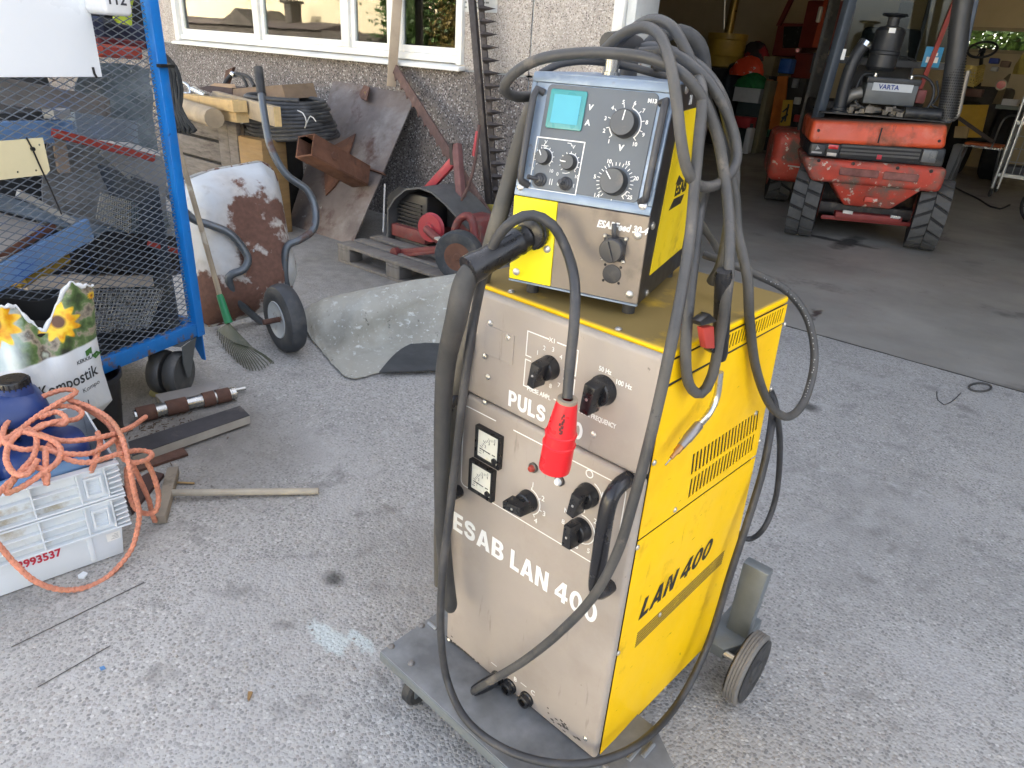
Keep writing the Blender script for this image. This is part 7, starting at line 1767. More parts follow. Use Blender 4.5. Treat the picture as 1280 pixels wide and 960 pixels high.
mw(MB().box((yy(494, 300, 3.56).x, 3.52, 0.16), (yy(536, 300, 3.56).x, 3.82, yy(515, 284, 3.56).z)), 'engine_base', MR, bevel=0.01)
pc0 = yy(541, 284, 3.42); tc_ = (CAM - pc0); tc_.z = 0; tc_.normalize(); tc_ = (tc_ + Vector((-.5, -.4, 0))).normalized()
mw(MB().lathe([(0.10, 0), (0.104, 0.01), (0.09, 0.02), (0.10, 0.035), (0.096, 0.045), (0.04, 0.046), (0.035, 0.06), (0.001, 0.062)], pc0, tc_, 32), 'pulley', MRB)
mw(MB().tube([yy(533, 286, 3.36), yy(545, 297, 3.34), yy(562, 309, 3.32)], 0.03, 8, 0.04), 'gear_lever', MR)
mw(MB().bar(yy(546, 297, 3.30), yy(560, 305, 3.29), 0.012, 0.045, (0, -1, 0)), 'label_plate', mat('pale_label', (0.42, 0.4, 0.33), 0.6))
mw(MB().bar(yy(491, 316, 3.3), yy(554, 311, 3.3), 0.03, 0.045).bar(yy(500, 320, 3.28), yy(556, 314, 3.28), 0.02, 0.02), 'tow_bar', MR, bevel=0.004)
mw(MB().lathe([(0.035, 0), (0.035, 0.04), (0.001, 0.041)], yy(497, 315, 3.28), (0, -1, 0), 16), 'bolt_head', MR)
mw(MB().bar(yy(532, 240, 3.75), yy(568, 200, 3.8), 0.05, 0.06), 'steering_arm', MRB, bevel=0.006)
mw(MB().bar(yy(571, 180, 3.8), yy(578, 268, 3.7), 0.06, 0.05, (0, -1, 0)), 'mast', mat('rusty_red_mast', (0.16, 0.075, 0.07), 0.8, var=0.3, vs=8), bevel=0.005)
mw(MB().bar(yy(565, 179, 3.78), yy(566, 206, 3.78), 0.03, 0.03, (0, -1, 0)), 'mast_stop', CB)
mw(MB().tube([yy(599, 156, 3.7), yy(594, 200, 3.68), yy(586, 232, 3.66), yy(577, 250, 3.66)], 0.011, 8, 0.05), 'control_rod', RST2)
mw(MB().tube([yy(597, 164, 3.695), yy(592, 195, 3.675)], 0.014, 8, straight=True), 'rod_sleeve', MRB)
mw(MB().bar(yy(550, 262, 3.95), yy(620, 262, 3.95), 0.04, 0.075), 'yellow_beam', mat('yellow_dull', (0.30, 0.25, 0.05), 0.7))
mw(MB().tube([yy(566, 300, 3.45), yy(572, 278, 3.45), yy(582, 270, 3.45), yy(590, 274, 3.45), yy(594, 298, 3.45)], 0.028, 8, 0.03), 'fork', MR, smooth=60)
mw(MB().box((yy(575, 300, 3.6).x, 3.55, 0.2), (yy(607, 300, 3.6).x, 3.8, yy(590, 270, 3.6).z)), 'gearbox', MR, bevel=0.03)
w0 = at_z(574, 320, 0.305); rw = 0.163
ax = Vector((0.35, -0.93, 0)).normalized()
mw(MB().lathe([(rw * .55, 0), (rw * .75, -0.006), (rw * .93, 0.0), (rw, 0.02), (rw, 0.07), (rw * .93, 0.09), (rw * .75, 0.096), (rw * .55, 0.085)], w0 - ax * 0.05, ax, 36, caps=False), 'tyre', mat('mower_tyre', (0.035, 0.04, 0.045), 0.6, layers=[((0.09, 0.085, 0.08), 8, 0.5, 0.7)]))
mw(MB().lathe([(rw * .57, 0.085), (rw * .53, 0.075), (rw * .3, 0.06), (rw * .22, 0.075), (rw * .12, 0.09), (0.001, 0.092)], w0 - ax * 0.05, ax, 30), 'wheel_hub', RST)
sp = MB(); ox = ax.orthogonal().normalized(); oy = ax.cross(ox)
for i in range(5):
    a = 2 * PI * i / 5; c = ox * math.cos(a) + oy * math.sin(a); sp.bar(w0 + ax * 0.028 + c * rw * .2, w0 + ax * 0.028 + c * rw * .52, 0.03, 0.012, ax)
mw(sp, 'wheel_spoke', RST)
mw(MB().bar(yy(481, 230, 3.75), yy(479, 290, 3.6), 0.012, 0.012), 'stay', mat('pale_rod', (0.35, 0.35, 0.34), 0.6))
# curled mat and rubber flap on the concrete
prof_px = [  # far foot, crest, belly, valley, front lip : px, py, z for left ... right
    [(377, 400, 0.0), (400, 378, 0.02), (470, 360, 0.05), (585, 344, 0.06)],
    [(378, 390, 0.08), (402, 375, 0.16), (470, 360, 0.27), (585, 341, 0.34)],
    [(379, 393, 0.085), (404, 380, 0.165), (471, 367, 0.275), (585, 349, 0.345)],
    [(380, 402, 0.065), (408, 397, 0.125), (474, 388, 0.20), (585, 374, 0.255)],
    [(383, 413, 0.035), (412, 416, 0.06), (478, 410, 0.09), (585, 402, 0.12)],
    [(390, 424, 0.016), (418, 432, 0.02), (482, 426, 0.03), (585, 421, 0.04)],
    [(400, 436, 0.010), (426, 449, 0.010), (486, 440, 0.012), (585, 433, 0.018)],
    [(412, 450, 0.012), (438, 472, 0.014), (488, 462, 0.012), (585, 447, 0.015)],
]
rows = [[at_z(*p) for p in r] for r in prof_px]
cols = [spline([rows[i][j] for i in range(len(rows))], 0.05) for j in range(4)]
def sample(c, t):
    k = t * (len(c) - 1); i = min(int(k), len(c) - 2); return c[i].lerp(c[i + 1], k - i)
def matfn(u, v):
    ctl = [sample(cols[j], u) for j in range(4)]
    k = v * 2.9999; i = int(k); f = k - i
    p0 = ctl[max(i - 1, 0)]; p1 = ctl[i]; p2 = ctl[i + 1]; p3 = ctl[min(i + 2, 3)]
    q = 0.5 * ((2 * p1) + (p2 - p0) * f + (2 * p0 - 5 * p1 + 4 * p2 - p3) * f * f + (3 * p1 - p0 - 3 * p2 + p3) * f ** 3)
    q.z = max(q.z, 0.006) + 0.003 * math.sin(u * 31 + v * 17) * math.sin(v * 29 - u * 11) + 0.004 * max(0, math.sin(v * 19 + u * 4)) ** 6
    return q
MATM = mat('worn_green_grey_mat', (0.37, 0.362, 0.315), 0.6, var=0.12, vs=3, bump=0.15, bs=40, layers=[((0.24, 0.23, 0.19), 2.6, 0.5, 0.7), ((0.56, 0.575, 0.545), 16, 0.60, 0.68, 0.5, (1, 1, 2.5)), ((0.56, 0.58, 0.55), 45, 0.60, 0.68, 0.5), ((0.10, 0.095, 0.08), 16, 0.64, 0.7)])
t = thing('curled_mat', 'curled worn greenish sheet lying on the concrete behind the machine', 'sheet', at_z(470, 420, 0))
MB().grid(matfn, 40, 48, 0.005).build('sheet', MATM, t, world=True, smooth=80)
one('rubber_flap', 'torn dark rubber flap lying on the curled sheet', 'rubber mat', MB().grid(lambda u, v: (lambda a, b: a.lerp(b, v))(at_z(474 + 44 * u, 466 - 37 * u - 6 * math.sin(PI * u), 0.024 + 0.012 * u), at_z(596, 462 - 30 * u, 0.024 + 0.012 * u)), 8, 8, 0.006), mat('dark_rubber_flap', (0.05, 0.053, 0.055), 0.75, var=0.2, bump=0.3, bs=40), smooth=80)
# ================================================================== inside the garage: the forklift
FK = Frame((-1.635, 7.565, 0), R(24.6))
FRED = mat('forklift_red', (0.62, 0.085, 0.026), 0.42, var=0.15, vs=4, top=((0.06, 0.045, 0.035), 0.95, 6, 0.1, 0.4), bump=0.15, bs=30, layers=[((0.66, 0.17, 0.10), 5, 0.52, 0.70), ((0.17, 0.075, 0.045), 3.0, 0.50, 0.66, 0.8), ((0.09, 0.06, 0.05), 9, 0.62, 0.70, 0.8, (1, 1, 0.3)), ((0.5, 0.45, 0.38), 26, 0.70, 0.72)])
FREDW = mat('forklift_red_scraped', (0.48, 0.06, 0.035), 0.55, var=0.25, vs=5, bump=0.15, bs=30, layers=[((0.15, 0.115, 0.09), 3.5, 0.46, 0.60, 0.85), ((0.55, 0.48, 0.4), 14, 0.60, 0.63, 0.8)])
FBLK = mat('forklift_black', (0.02, 0.022, 0.025), 0.45, var=0.2, layers=[((0.07, 0.065, 0.055), 7, 0.55, 0.7)])
FBLU = mat('forklift_post', (0.07, 0.085, 0.105), 0.4, 0.2)
FDRT = mat('oily_black', (0.025, 0.022, 0.02), 0.6, var=0.4, vs=12, layers=[((0.08, 0.065, 0.05), 9, 0.55, 0.65)])
fk = thing('forklift', 'red forklift with open engine cover parked inside the garage', 'forklift', m=FK.M)
def kp(mb, name, m, parent=None, **k): return mb.build(name, m, parent or fk, **k)
def kx(x, y, Y=-0.35): return FK.on(x, y, 1, Y)
# counterweight
kp(MB().hexa([(-0.72, -0.33, 0.905), (0.43, -0.33, 0.955), (0.52, 0.75, 0.95), (-0.68, 0.75, 0.90)], [(-0.725, -0.29, 1.115), (0.40, -0.29, 1.165), (0.50, 0.75, 1.165), (-0.69, 0.75, 1.115)]), 'engine_cover', FRED, bevel=0.045, seg=4)
kp(MB().hexa([(-0.70, -0.29, 0.79), (0.46, -0.29, 0.80), (0.52, 0.7, 0.80), (-0.68, 0.7, 0.79)], [(-0.70, -0.29, 0.91), (0.45, -0.29, 0.96), (0.52, 0.7, 0.96), (-0.68, 0.7, 0.91)]), 'lamp_band', FBLK, bevel=0.02)
kp(MB().hexa([(-0.62, -0.33, 0.57), (0.50, -0.33, 0.58), (0.56, 0.6, 0.58), (-0.62, 0.6, 0.57)], [(-0.745, -0.36, 0.775), (0.50, -0.36, 0.80), (0.56, 0.7, 0.80), (-0.70, 0.7, 0.775)]), 'counterweight', FREDW, bevel=0.05, seg=4)
kp(MB().hexa([(-0.25, -0.18, 0.36), (0.17, -0.18, 0.37), (0.2, 0.3, 0.37), (-0.25, 0.3, 0.36)], [(-0.44, -0.30, 0.585), (0.37, -0.30, 0.60), (0.42, 0.4, 0.6), (-0.44, 0.4, 0.585)]), 'counterweight_foot', FREDW, bevel=0.02)
# grille slats and slots
for i, (za, zb) in enumerate(((0.835, 0.85), (0.865, 0.88), (0.90, 0.915))):
    kp(MB().hexa([(-0.43, -0.315, za), (0.24, -0.315, za + 0.018), (0.24, -0.285, za + 0.018), (-0.43, -0.285, za)], [(-0.43, -0.315, zb), (0.24, -0.315, zb + 0.02), (0.24, -0.285, zb + 0.02), (-0.43, -0.285, zb)]), 'slat', mat('grey_slat', (0.075, 0.072, 0.068), 0.5))
kp(MB().hexa([(-0.43, -0.305, 0.82), (0.25, -0.305, 0.835), (0.25, -0.28, 0.835), (-0.43, -0.28, 0.82)], [(-0.43, -0.305, 0.925), (0.25, -0.305, 0.945), (0.25, -0.28, 0.945), (-0.43, -0.28, 0.925)]), 'grille_opening', BLKM)
l0 = kp(MB().box((-0.69, -0.315, 0.80), (-0.56, -0.285, 0.905)), 'lamp_panel', FBLK, bevel=0.01)
em2 = MB(); em2.lathe([(0.024, 0), (0.016, 0.004), (0.001, 0.005)], (-0.63, -0.315, 0.868), (0, -1, 0), 3).box((-0.675, -0.318, 0.822), (-0.585, -0.3145, 0.838))
kp(em2, 'emblem', mat('grey_emblem', (0.35, 0.35, 0.34), 0.5), l0)
tl = kp(MB().box((-0.55, -0.32, 0.80), (-0.44, -0.285, 0.915)), 'tail_lamp', FBLK, bevel=0.006)
kp(MB().box((-0.54, -0.327, 0.872), (-0.455, -0.319, 0.91)), 'lens', mat('red_lens', (0.55, 0.01, 0.012), 0.15, coat=0.5), tl, bevel=0.004)
kp(MB().box((-0.54, -0.327, 0.81), (-0.455, -0.319, 0.84)), 'lens', mat('clear_lens', (0.5, 0.45, 0.4), 0.15, coat=0.5), tl, bevel=0.004)
kp(MB().box((0.26, -0.32, 0.83), (0.38, -0.285, 0.94)), 'tail_lamp', mat('grey_lens', (0.12, 0.125, 0.125), 0.3), bevel=0.006)
kp(MB().lathe([(0.028, 0), (0.028, 0.004), (0.001, 0.006)], (-0.09, -0.322, 0.84), (0, -1, 0), 4), 'badge', mat('red_badge', (0.5, 0.02, 0.04), 0.4))
for xa, xb in ((-0.40, -0.06), (-0.02, 0.28)):
    kp(MB().box((xa, -0.362, 0.655), (xb, -0.34, 0.725)), 'recess', mat('scraped_recess', (0.22, 0.09, 0.075), 0.8, var=0.4, vs=9), bevel=0.02)
kp(MB().box((-0.10, -0.255, 0.42), (0.02, -0.22, 0.47)), 'drawbar_pin', FREDW, bevel=0.012)
for x in (-0.60, -0.30, 0.08, 0.36):
    kp(MB().lathe([(0.016, 0), (0.016, 0.006), (0.009, 0.012), (0.001, 0.013)], (x, -0.362 + 0.004, 0.765), (0, -1, 0), 10), 'bolt', FDRT)
kp(MB().box((-0.14, -0.3335, 0.96), (-0.13, -0.322, 1.09)), 'panel_seam', BLKM)
for x in (-0.66, 0.36): kp(MB().lathe([(0.014, 0), (0.010, 0.006), (0.001, 0.007)], (x, -0.318, 1.02), (0, -1, 0), 10), 'bolt', FDRT)
# steering axle
kp(MB().box((-0.46, -0.06, 0.26), (0.44, 0.08, 0.36)), 'steer_axle', FDRT, bevel=0.02)
kp(MB().bar((-0.42, -0.12, 0.22), (0.42, -0.12, 0.24), 0.03, 0.04).bar((-0.3, -0.11, 0.26), (0.3, -0.11, 0.27), 0.12, 0.06), 'tie_rod', mat('red_rod', (0.2, 0.025, 0.02), 0.6), bevel=0.01)
for x in (-0.24, 0.19): kp(MB().bar((x, -0.16, 0.30), (x + 0.09, -0.16, 0.295), 0.02, 0.03), 'bright_pin', SCREW)
# tyres with lug tread
TYR = mat('forklift_tyre', (0.012, 0.012, 0.013), 0.75, var=0.2)
LUG = mat('dusty_lug', (0.075, 0.075, 0.073), 0.8, var=0.15, vs=12)
def tyre(cx, cy, r, w, steer, style):
    c = Matrix.Translation((cx, cy, r)) @ Matrix.Rotation(R(steer), 4, 'Z')
    m = MB().lathe([(r * .3, -w / 2), (r * .8, -w / 2 - .006), (r * .92, -w / 2), (r * .925, w / 2), (r * .8, w / 2 + .006), (r * .3, w / 2)], (0, 0, 0), (1, 0, 0), 44)
    m.v = [c @ p for p in m.v]; wl = kp(m, 'wheel', TYR)
    h = MB().lathe([(r * .32, w / 2 + .001), (r * .5, w / 2 + .012), (0.001, w / 2 + .014)], (0, 0, 0), (1, 0, 0), 24).lathe([(r * .32, w / 2 + .001), (r * .5, w / 2 + .012), (0.001, w / 2 + .014)], (0, 0, 0), (-1, 0, 0), 24)
    h.v = [c @ p for p in h.v]; kp(h, 'hub', FREDW, wl)
    n = 17; tr = MB()
    for i in range(n):
        for s in (-1, 1):
            a0 = 2 * PI * (i + (0.5 if s > 0 else 0)) / n; a1 = a0 + 2 * PI / n * 0.74
            sk = 2 * PI / n * (0.55 if style == 0 else 0.30) * (1 if style else s)
            vs = []
            for rr in (r * .91, r):
                for (x, da) in ((0.006 * s, 0), (s * w / 2, sk), (s * w / 2, sk), (0.006 * s, 0)):
                    pass
                for (x, a) in ((0.004 * s, a0), (s * w / 2, a0 + sk * s), (s * w / 2, a1 + sk * s), (0.004 * s, a1)):
                    vs.append((x, rr * math.cos(a), rr * math.sin(a)))
            tr.add(vs, [(0, 1, 2, 3), (7, 6, 5, 4), (0, 4, 5, 1), (1, 5, 6, 2), (2, 6, 7, 3), (3, 7, 4, 0)])
    tr.v = [c @ p for p in tr.v]; kp(tr, 'tread', LUG, wl, smooth=0)
tyre(-0.575, 0.0, 0.345, 0.25, -10, 1); tyre(0.555, 0.0, 0.335, 0.26, -12, 0)
tyre(-0.66, 2.0, 0.36, 0.26, 0, 0); tyre(0.62, 2.0, 0.36, 0.26, 0, 0)
# front fenders and chassis
f0, f1, f2 = kx(982, 162, 1.55), kx(1012, 168, 1.55), kx(988, 240, 1.55)
kp(MB().box((-0.86, 1.45, 0.30), (-0.42, 2.45, 0.86)), 'fender', FREDW, bevel=0.09, seg=4)
kp(MB().box((0.40, 1.45, 0.40), (0.80, 2.45, 0.86)), 'fender', FREDW, bevel=0.09, seg=4)
kp(MB().bar(kx(985, 207, 1.42), kx(1007, 210, 1.42), 0.012, 0.03, (0, -1, 0)), 'marker_plate', mat('pale_marker', (0.55, 0.56, 0.55), 0.4))
kp(MB().box((-0.52, 0.2, 0.2), (0.46, 2.4, 0.78)), 'chassis', FDRT, bevel=0.02)
kp(MB().box((-0.6, 0.76, 0.79), (0.48, 1.6, 1.25)), 'seat_base', FDRT, bevel=0.03)
# engine bay on top: tray, battery, tank, hoses, air filter, exhaust
kp(MB().box((-0.66, -0.2, 1.168), (0.40, 0.7, 1.178)), 'engine_tray', FDRT)
k0, k1 = kx(1083, 104, 0.1), kx(1147, 130, 0.1)
bt = kp(MB().box((-0.29, 0.02, 1.27), (0.15, 0.25, 1.47)), 'battery', mat('grey_battery', (0.10, 0.11, 0.115), 0.4), bevel=0.008)
kp(MB().box((-0.30, 0.015, 1.445), (0.16, 0.255, 1.50)), 'battery_lid', FBLK, bt, bevel=0.008)
kp(MB().box((-0.24, 0.008, 1.385), (0.10, 0.0195, 1.452)), 'battery_label', mat('pale_battery_label', (0.5, 0.53, 0.55), 0.4), bt)
text('VARTA', 0.055, basis((-0.19, 0.0075, 1.402), (1, 0, 0), (0, 0, 1)), mat('navy_ink', (0.01, 0.03, 0.2), 0.5), bt, bold=0.0015)
for x in (-0.22, 0.09): kp(MB().cyl((x, 0.13, 1.50), (x, 0.13, 1.53), 0.018), 'terminal', CHR2, bt)
kp(MB().tube([(0.09, 0.13, 1.525), (0.18, 0.1, 1.53), (0.27, 0.05, 1.46), (0.29, 0.02, 1.34), (0.25, 0.0, 1.24)], 0.012, 8, 0.03).tube([(0.30, 0.1, 1.5), (0.34, 0.06, 1.38), (0.30, 0.03, 1.3), (0.36, 0.03, 1.28)], 0.01, 8, 0.03).tube([(-0.22, 0.13, 1.525), (-0.34, 0.1, 1.5), (-0.36, 0.05, 1.3), (-0.25, 0.0, 1.22), (-0.05, -0.02, 1.21), (0.1, -0.02, 1.24)], 0.013, 8, 0.03), 'engine_hose', FBLK, smooth=80)
kp(MB().tube([(0.06, -0.10, 1.225), (0.36, -0.10, 1.225)], 0.05, 18, straight=True), 'filter_cylinder', FBLK, smooth=50)
eng = MB(); rs = random.Random(2)
for i in range(34):
    x = rs.uniform(-0.42, 0.12); y = rs.uniform(-0.14, 0.02); z = rs.uniform(1.19, 1.25); s = rs.uniform(0.012, 0.035)
    if i % 2: eng.cyl((x, y, z), (x + rs.uniform(-.07, .07), y, z + rs.uniform(-.02, .02)), s * 0.5, n=8)
    else: eng.box((x - s, y - s, z - s * .7), (x + s, y + s, z + s * .7))
kp(eng, 'engine_fitting', mat('oily_metal', (0.14, 0.125, 0.105), 0.5, 0.6, var=0.4, vs=20), kind='stuff')
kp(MB().box((-0.40, 0.28, 1.18), (0.30, 0.7, 1.40)), 'engine_block', FDRT, bevel=0.03)
kp(MB().box((0.17, 0.1, 1.30), (0.25, 0.24, 1.42)), 'red_solenoid', MR, bevel=0.01)
kp(MB().lathe([(0.085, 0), (0.085, 0.02), (0.06, 0.03), (0.06, 0.05), (0.001, 0.05)], (-0.50, -0.1, 1.168), (0, 0, 1), 24), 'filler_cap', FBLK)
kp(MB().lathe([(0.045, 0.05), (0.05, 0.058), (0.001, 0.06)], (-0.50, -0.1, 1.168), (0, 0, 1), 20), 'cap_ring', CHR2)
kp(MB().tube([(-0.49, -0.05, 1.2), (-0.49, -0.05, 1.45), (-0.46, -0.04, 1.65), (-0.40, -0.02, 1.78)], 0.055, 14, 0.03), 'intake_hose', FBLK, smooth=60)
kp(MB().lathe([(0.062, 0), (0.062, 0.04)], (-0.415, -0.02, 1.74), (0.1, 0.03, 0.2), 18), 'hose_clamp', CHR2)
kp(MB().tube([(-0.46, 0.05, 1.26), (-0.40, 0.02, 1.33), (-0.32, 0.02, 1.36)], 0.05, 12, 0.02), 'bent_pipe', mat('grey_pipe', (0.22, 0.21, 0.19), 0.5, 0.5), smooth=60)
kp(MB().box((-0.60, 0.0, 1.62), (-0.545, 0.02, 1.71)), 'paper_tag', INK)
af = kp(MB().lathe([(0.10, 0.0), (0.125, 0.03), (0.125, 0.13), (0.133, 0.14), (0.133, 0.16), (0.125, 0.17), (0.125, 0.33), (0.10, 0.36), (0.05, 0.37), (0.05, 0.44), (0.11, 0.455), (0.10, 0.47), (0.001, 0.475)], (-0.20, 0.12, 1.55), (0.02, 0, 1), 30), 'air_filter', FBLK)
kp(MB().box((-0.235, -0.012, 1.86), (-0.18, -0.004, 1.90)), 'filter_tag', INK, af)
ex = kp(MB().tube([(0.45, 0.02, 1.17), (0.415, 0.02, 1.45), (0.36, 0.0, 1.75), (0.31, 0.0, 2.0), (0.27, 0.0, 2.3)], 0.08, 20, 0.04), 'exhaust_stack', mat('stack_steel', (0.07, 0.072, 0.075), 0.5, 0.4), smooth=60)
pf = MB()
for j in range(34):
    f = j / 34; z = 1.2 + 0.76 * f; x = 0.45 - 0.075 * f - 0.06 * f * f
    for i in range(14):
        a = PI + PI * (i + (j % 2) * .5) / 14
        pf.bar((x + 0.080 * math.cos(a), 0.012 + 0.080 * math.sin(a), z), (x + 0.083 * math.cos(a), 0.012 + 0.083 * math.sin(a), z), 0.011, 0.011, (0, 0, 1))
kp(pf, 'stack_guard', mat('guard_hole', (0.008, 0.008, 0.008), 0.7), ex, kind='stuff', smooth=0)
kp(MB().tube([(0.50, 0.0, 1.6), (0.515, 0.0, 1.4), (0.53, 0.0, 1.25), (0.50, -0.02, 1.20), (0.44, -0.05, 1.19)], 0.022, 10, 0.02), 'side_pipe', mat('grey_side_pipe', (0.25, 0.23, 0.2), 0.5, 0.5), smooth=60)
# cab: posts, rear window, roof
kp(MB().bar((-0.655, 0.0, 1.06), (-0.60, 0.03, 2.35), 0.085, 0.085), 'cab_post', FBLU, bevel=0.012)
kp(MB().bar((0.50, 0.12, 1.15), (0.40, 0.14, 2.35), 0.06, 0.06), 'cab_post', FBLU, bevel=0.012)
kp(MB().box((-0.60, 0.70, 1.60), (0.50, 0.74, 1.66)), 'window_bar', FBLK)
kp(MB().box((-0.58, 0.71, 1.665), (0.48, 0.716, 2.4)), 'rear_window', glass_mat('cab_glass', (0.62, 0.66, 0.65), 1.0))
kp(MB().bar((0.30, 0.69, 1.2), (0.42, 0.69, 2.4), 0.03, 0.04), 'red_stay', REDP)
kp(MB().tube([(-0.1, 0.69, 1.68), (0.12, 0.69, 1.69), (0.22, 0.69, 1.66)], 0.009, 6, 0.05), 'wiper', FBLK)
sx0 = FK.on(1166, 70, 1, 0.70)
sk2 = kp(MB().box((sx0.x - 0.08, 0.697, sx0.z - 0.10), (sx0.x + 0.08, 0.704, sx0.z + 0.08)), 'sticker', mat('blue_sticker', (0.03, 0.28, 0.52), 0.4), bevel=0.003)
kp(MB().box((sx0.x - 0.05, 0.6955, sx0.z - 0.06), (sx0.x + 0.055, 0.6965, sx0.z - 0.01)).box((sx0.x - 0.02, 0.6955, sx0.z + 0.0), (sx0.x + 0.04, 0.6965, sx0.z + 0.03)), 'sticker_mark', INK, sk2)
kp(MB().box((-0.68, 0.0, 2.35), (0.55, 2.2, 2.42)), 'cab_roof', FBLK)
for x in (-0.58, 0.48): kp(MB().bar((x, 1.9, 0.85), (x * 0.95, 1.9, 2.35), 0.035, 0.035), 'front_post', FBLK)
kp(MB().box((-0.30, 0.95, 1.25), (0.25, 1.4, 1.35)), 'seat', FBLK, bevel=0.04)
kp(MB().box((-0.30, 0.88, 1.36), (0.25, 0.98, 1.95)), 'seat_back', mat('grey_seat', (0.06, 0.06, 0.06), 0.8), bevel=0.05)
kp(MB().box((-0.50, 2.45, 0.1), (-0.38, 2.6, 2.3)).box((0.30, 2.45, 0.1), (0.42, 2.6, 2.3)), 'mast_channel', FDRT)
for x in (-0.40, 0.24): kp(MB().box((x, 2.61, 0.05), (x + 0.1, 3.6, 0.09)), 'fork', FDRT)
# ------------------------------------------------------------------ things stored around the walls of the garage
Yg = 14.6
gy = lambda x, y, Y=Yg: at_y(x, y, Y)
def gbox(name, label, cat, x0, y0, x1, y1, dep, m, Y=Yg, bevel=0.01, group=None, floor=False):
    a, b = gy(x0, (y0 + y1) / 2, Y), gy(x1, (y0 + y1) / 2, Y)
    zt, zb = gy((x0 + x1) / 2, y0, Y).z, gy((x0 + x1) / 2, y1, Y).z
    if floor: zb = 0
    return one(name, label, cat, MB().box((a.x, Y, zb), (b.x, Y + dep, zt)), m, bevel=bevel, group=group)
YDR = mat('dull_yellow_plastic', (0.42, 0.26, 0.03), 0.5, var=0.15)
a = gy(903, 84, 14.8)
t = thing('yellow_drum', 'dull yellow drum with a tall pipe in the dark corner', 'drum', a)
rb = abs(gy(926, 60, 14.8).x - gy(882, 60, 14.8).x) / 2; hb = gy(903, 42, 14.8).z - a.z
MB().lathe([(rb * .95, 0), (rb, 0.02), (rb, hb * .3), (rb * 1.04, hb * .34), (rb, hb * .38), (rb, hb * .8), (rb * 1.05, hb * .84), (rb * 1.05, hb), (rb * .3, hb), (rb * .2, hb + 0.02)], (0, 0, 0), (0, 0, 1), 28).build('drum', YDR, t)
MB().cyl((0, 0, hb), (0.02, 0, hb + 0.95), 0.09, 0.08).build('pipe', mat('brass_pipe', (0.35, 0.22, 0.05), 0.35, 0.6), t)
MB().cyl((0.02, 0, hb + 0.95), (0.02, 0, hb + 1.05), 0.06).build('pipe_cap', FBLK, t)
bx0, bx1, bz = gy(868, 92, 14.5).x, gy(925, 95, 14.5).x, gy(900, 85, 14.8).z
one('dark_cupboard', 'dark cupboard carrying the yellow drum in the corner', 'cupboard', MB().box((bx0, 14.5, 0), (bx1, 15.4, bz - 0.002)), mat('dark_cupboard', (0.03, 0.025, 0.02), 0.8), bevel=0.01)
gbox('white_cabinet', 'white cabinet box under the green cloth in the garage', 'cabinet', 917, 106, 950, 128, 0.6, mat('white_cabinet', (0.5, 0.5, 0.48), 0.6), 14.0)
gbox('dark_cabinet', 'dark green cabinet under the white cabinet box', 'cabinet', 917, 128.3, 947, 180, 0.6, mat('dark_green_cabinet', (0.035, 0.05, 0.045), 0.6), 14.02, floor=True)
gbox('side_board', 'pale board edge standing right of the white cabinet', 'board', 949, 100, 955, 178, 0.4, mat('olive_board', (0.16, 0.14, 0.08), 0.8), 13.9, floor=True)
gbox('red_toolbox', 'red box low before the dark green cabinet', 'toolbox', 916, 146, 938, 160, 0.3, mat('red_box', (0.32, 0.02, 0.025), 0.5), 13.6)
t = thing('white_canister', 'white plastic canister standing on the dark garage floor', 'canister', gy(934, 178, 13.5))
c0 = gy(929, 178, 13.5); c1_ = gy(941, 156, 13.5)
MB().box((c0.x, 13.5, 0.01), (c1_.x, 13.7, 0.48)).build('body', mat('white_canister', (0.5, 0.5, 0.48), 0.5), t, world=True, bevel=0.03, seg=3)
MB().cyl(((c0.x + c1_.x) / 2, 13.6, 0.48), ((c0.x + c1_.x) / 2, 13.6, 0.55), 0.03).build('cap', FBLK, t, world=True)
def heap(name, label, cat, x0, y0, x1, y1, m, Y, seed, amp=0.05, dep=0.45):
    a, b = gy(x0, y1, Y), gy(x1, y1, Y); h = gy((x0 + x1) / 2, y0, Y).z - gy((x0 + x1) / 2, y1, Y).z; rr = random.Random(seed); ph = [rr.uniform(0, 6) for _ in range(4)]
    cx, w = (a.x + b.x) / 2, (b.x - a.x) / 2
    def fn(u, v):
        th = 2 * PI * u; r = math.sin(PI * 0.5 * v) ; z = math.cos(PI * 0.5 * v)
        q = 1 + amp * 3 * (math.sin(3 * th + ph[0] + v * 4) * .5 + math.sin(7 * th + ph[1] - v * 9) * .3 + math.sin(11 * th + 13 * v + ph[2]) * .25)
        return (cx + w * r * math.cos(th) * q, Y + dep / 2 + dep / 2 * r * math.sin(th) * q, min(a.z, b.z) + h * z * (0.8 + 0.4 * q - 0.2))
    return one(name, label, cat, MB().grid(fn, 36, 12), m, smooth=80)
heap('red_bag', 'orange red plastic bag with white print on the cabinet', 'bag', 908, 68, 949, 93, mat('orange_red_bag', (0.75, 0.07, 0.025), 0.45, var=0.1, layers=[((0.8, 0.75, 0.7), 7, 0.60, 0.63)]), 14.1, 1)
heap('green_cloth', 'crumpled dark green cloth on the white cabinet', 'cloth', 914, 89, 953, 108, mat('dark_green_cloth', (0.012, 0.14, 0.035), 0.7, var=0.3, vs=14), 13.9, 2)
heap('black_bag', 'black and red bag lying behind the orange red bag', 'bag', 918, 50, 956, 74, mat('black_red_bag', (0.03, 0.02, 0.02), 0.7, layers=[((0.3, 0.015, 0.02), 2.5, 0.52, 0.56)]), 14.9, 3)
heap('dark_heap', 'dark bundle left of the orange red bag', 'bundle', 893, 78, 916, 120, DARK, 14.3, 5)
gbox('carton', 'pale open carton behind the orange red bag', 'carton', 940, 70, 967, 95, 0.4, mat('pale_carton', (0.26, 0.21, 0.12), 0.8), 15.0)
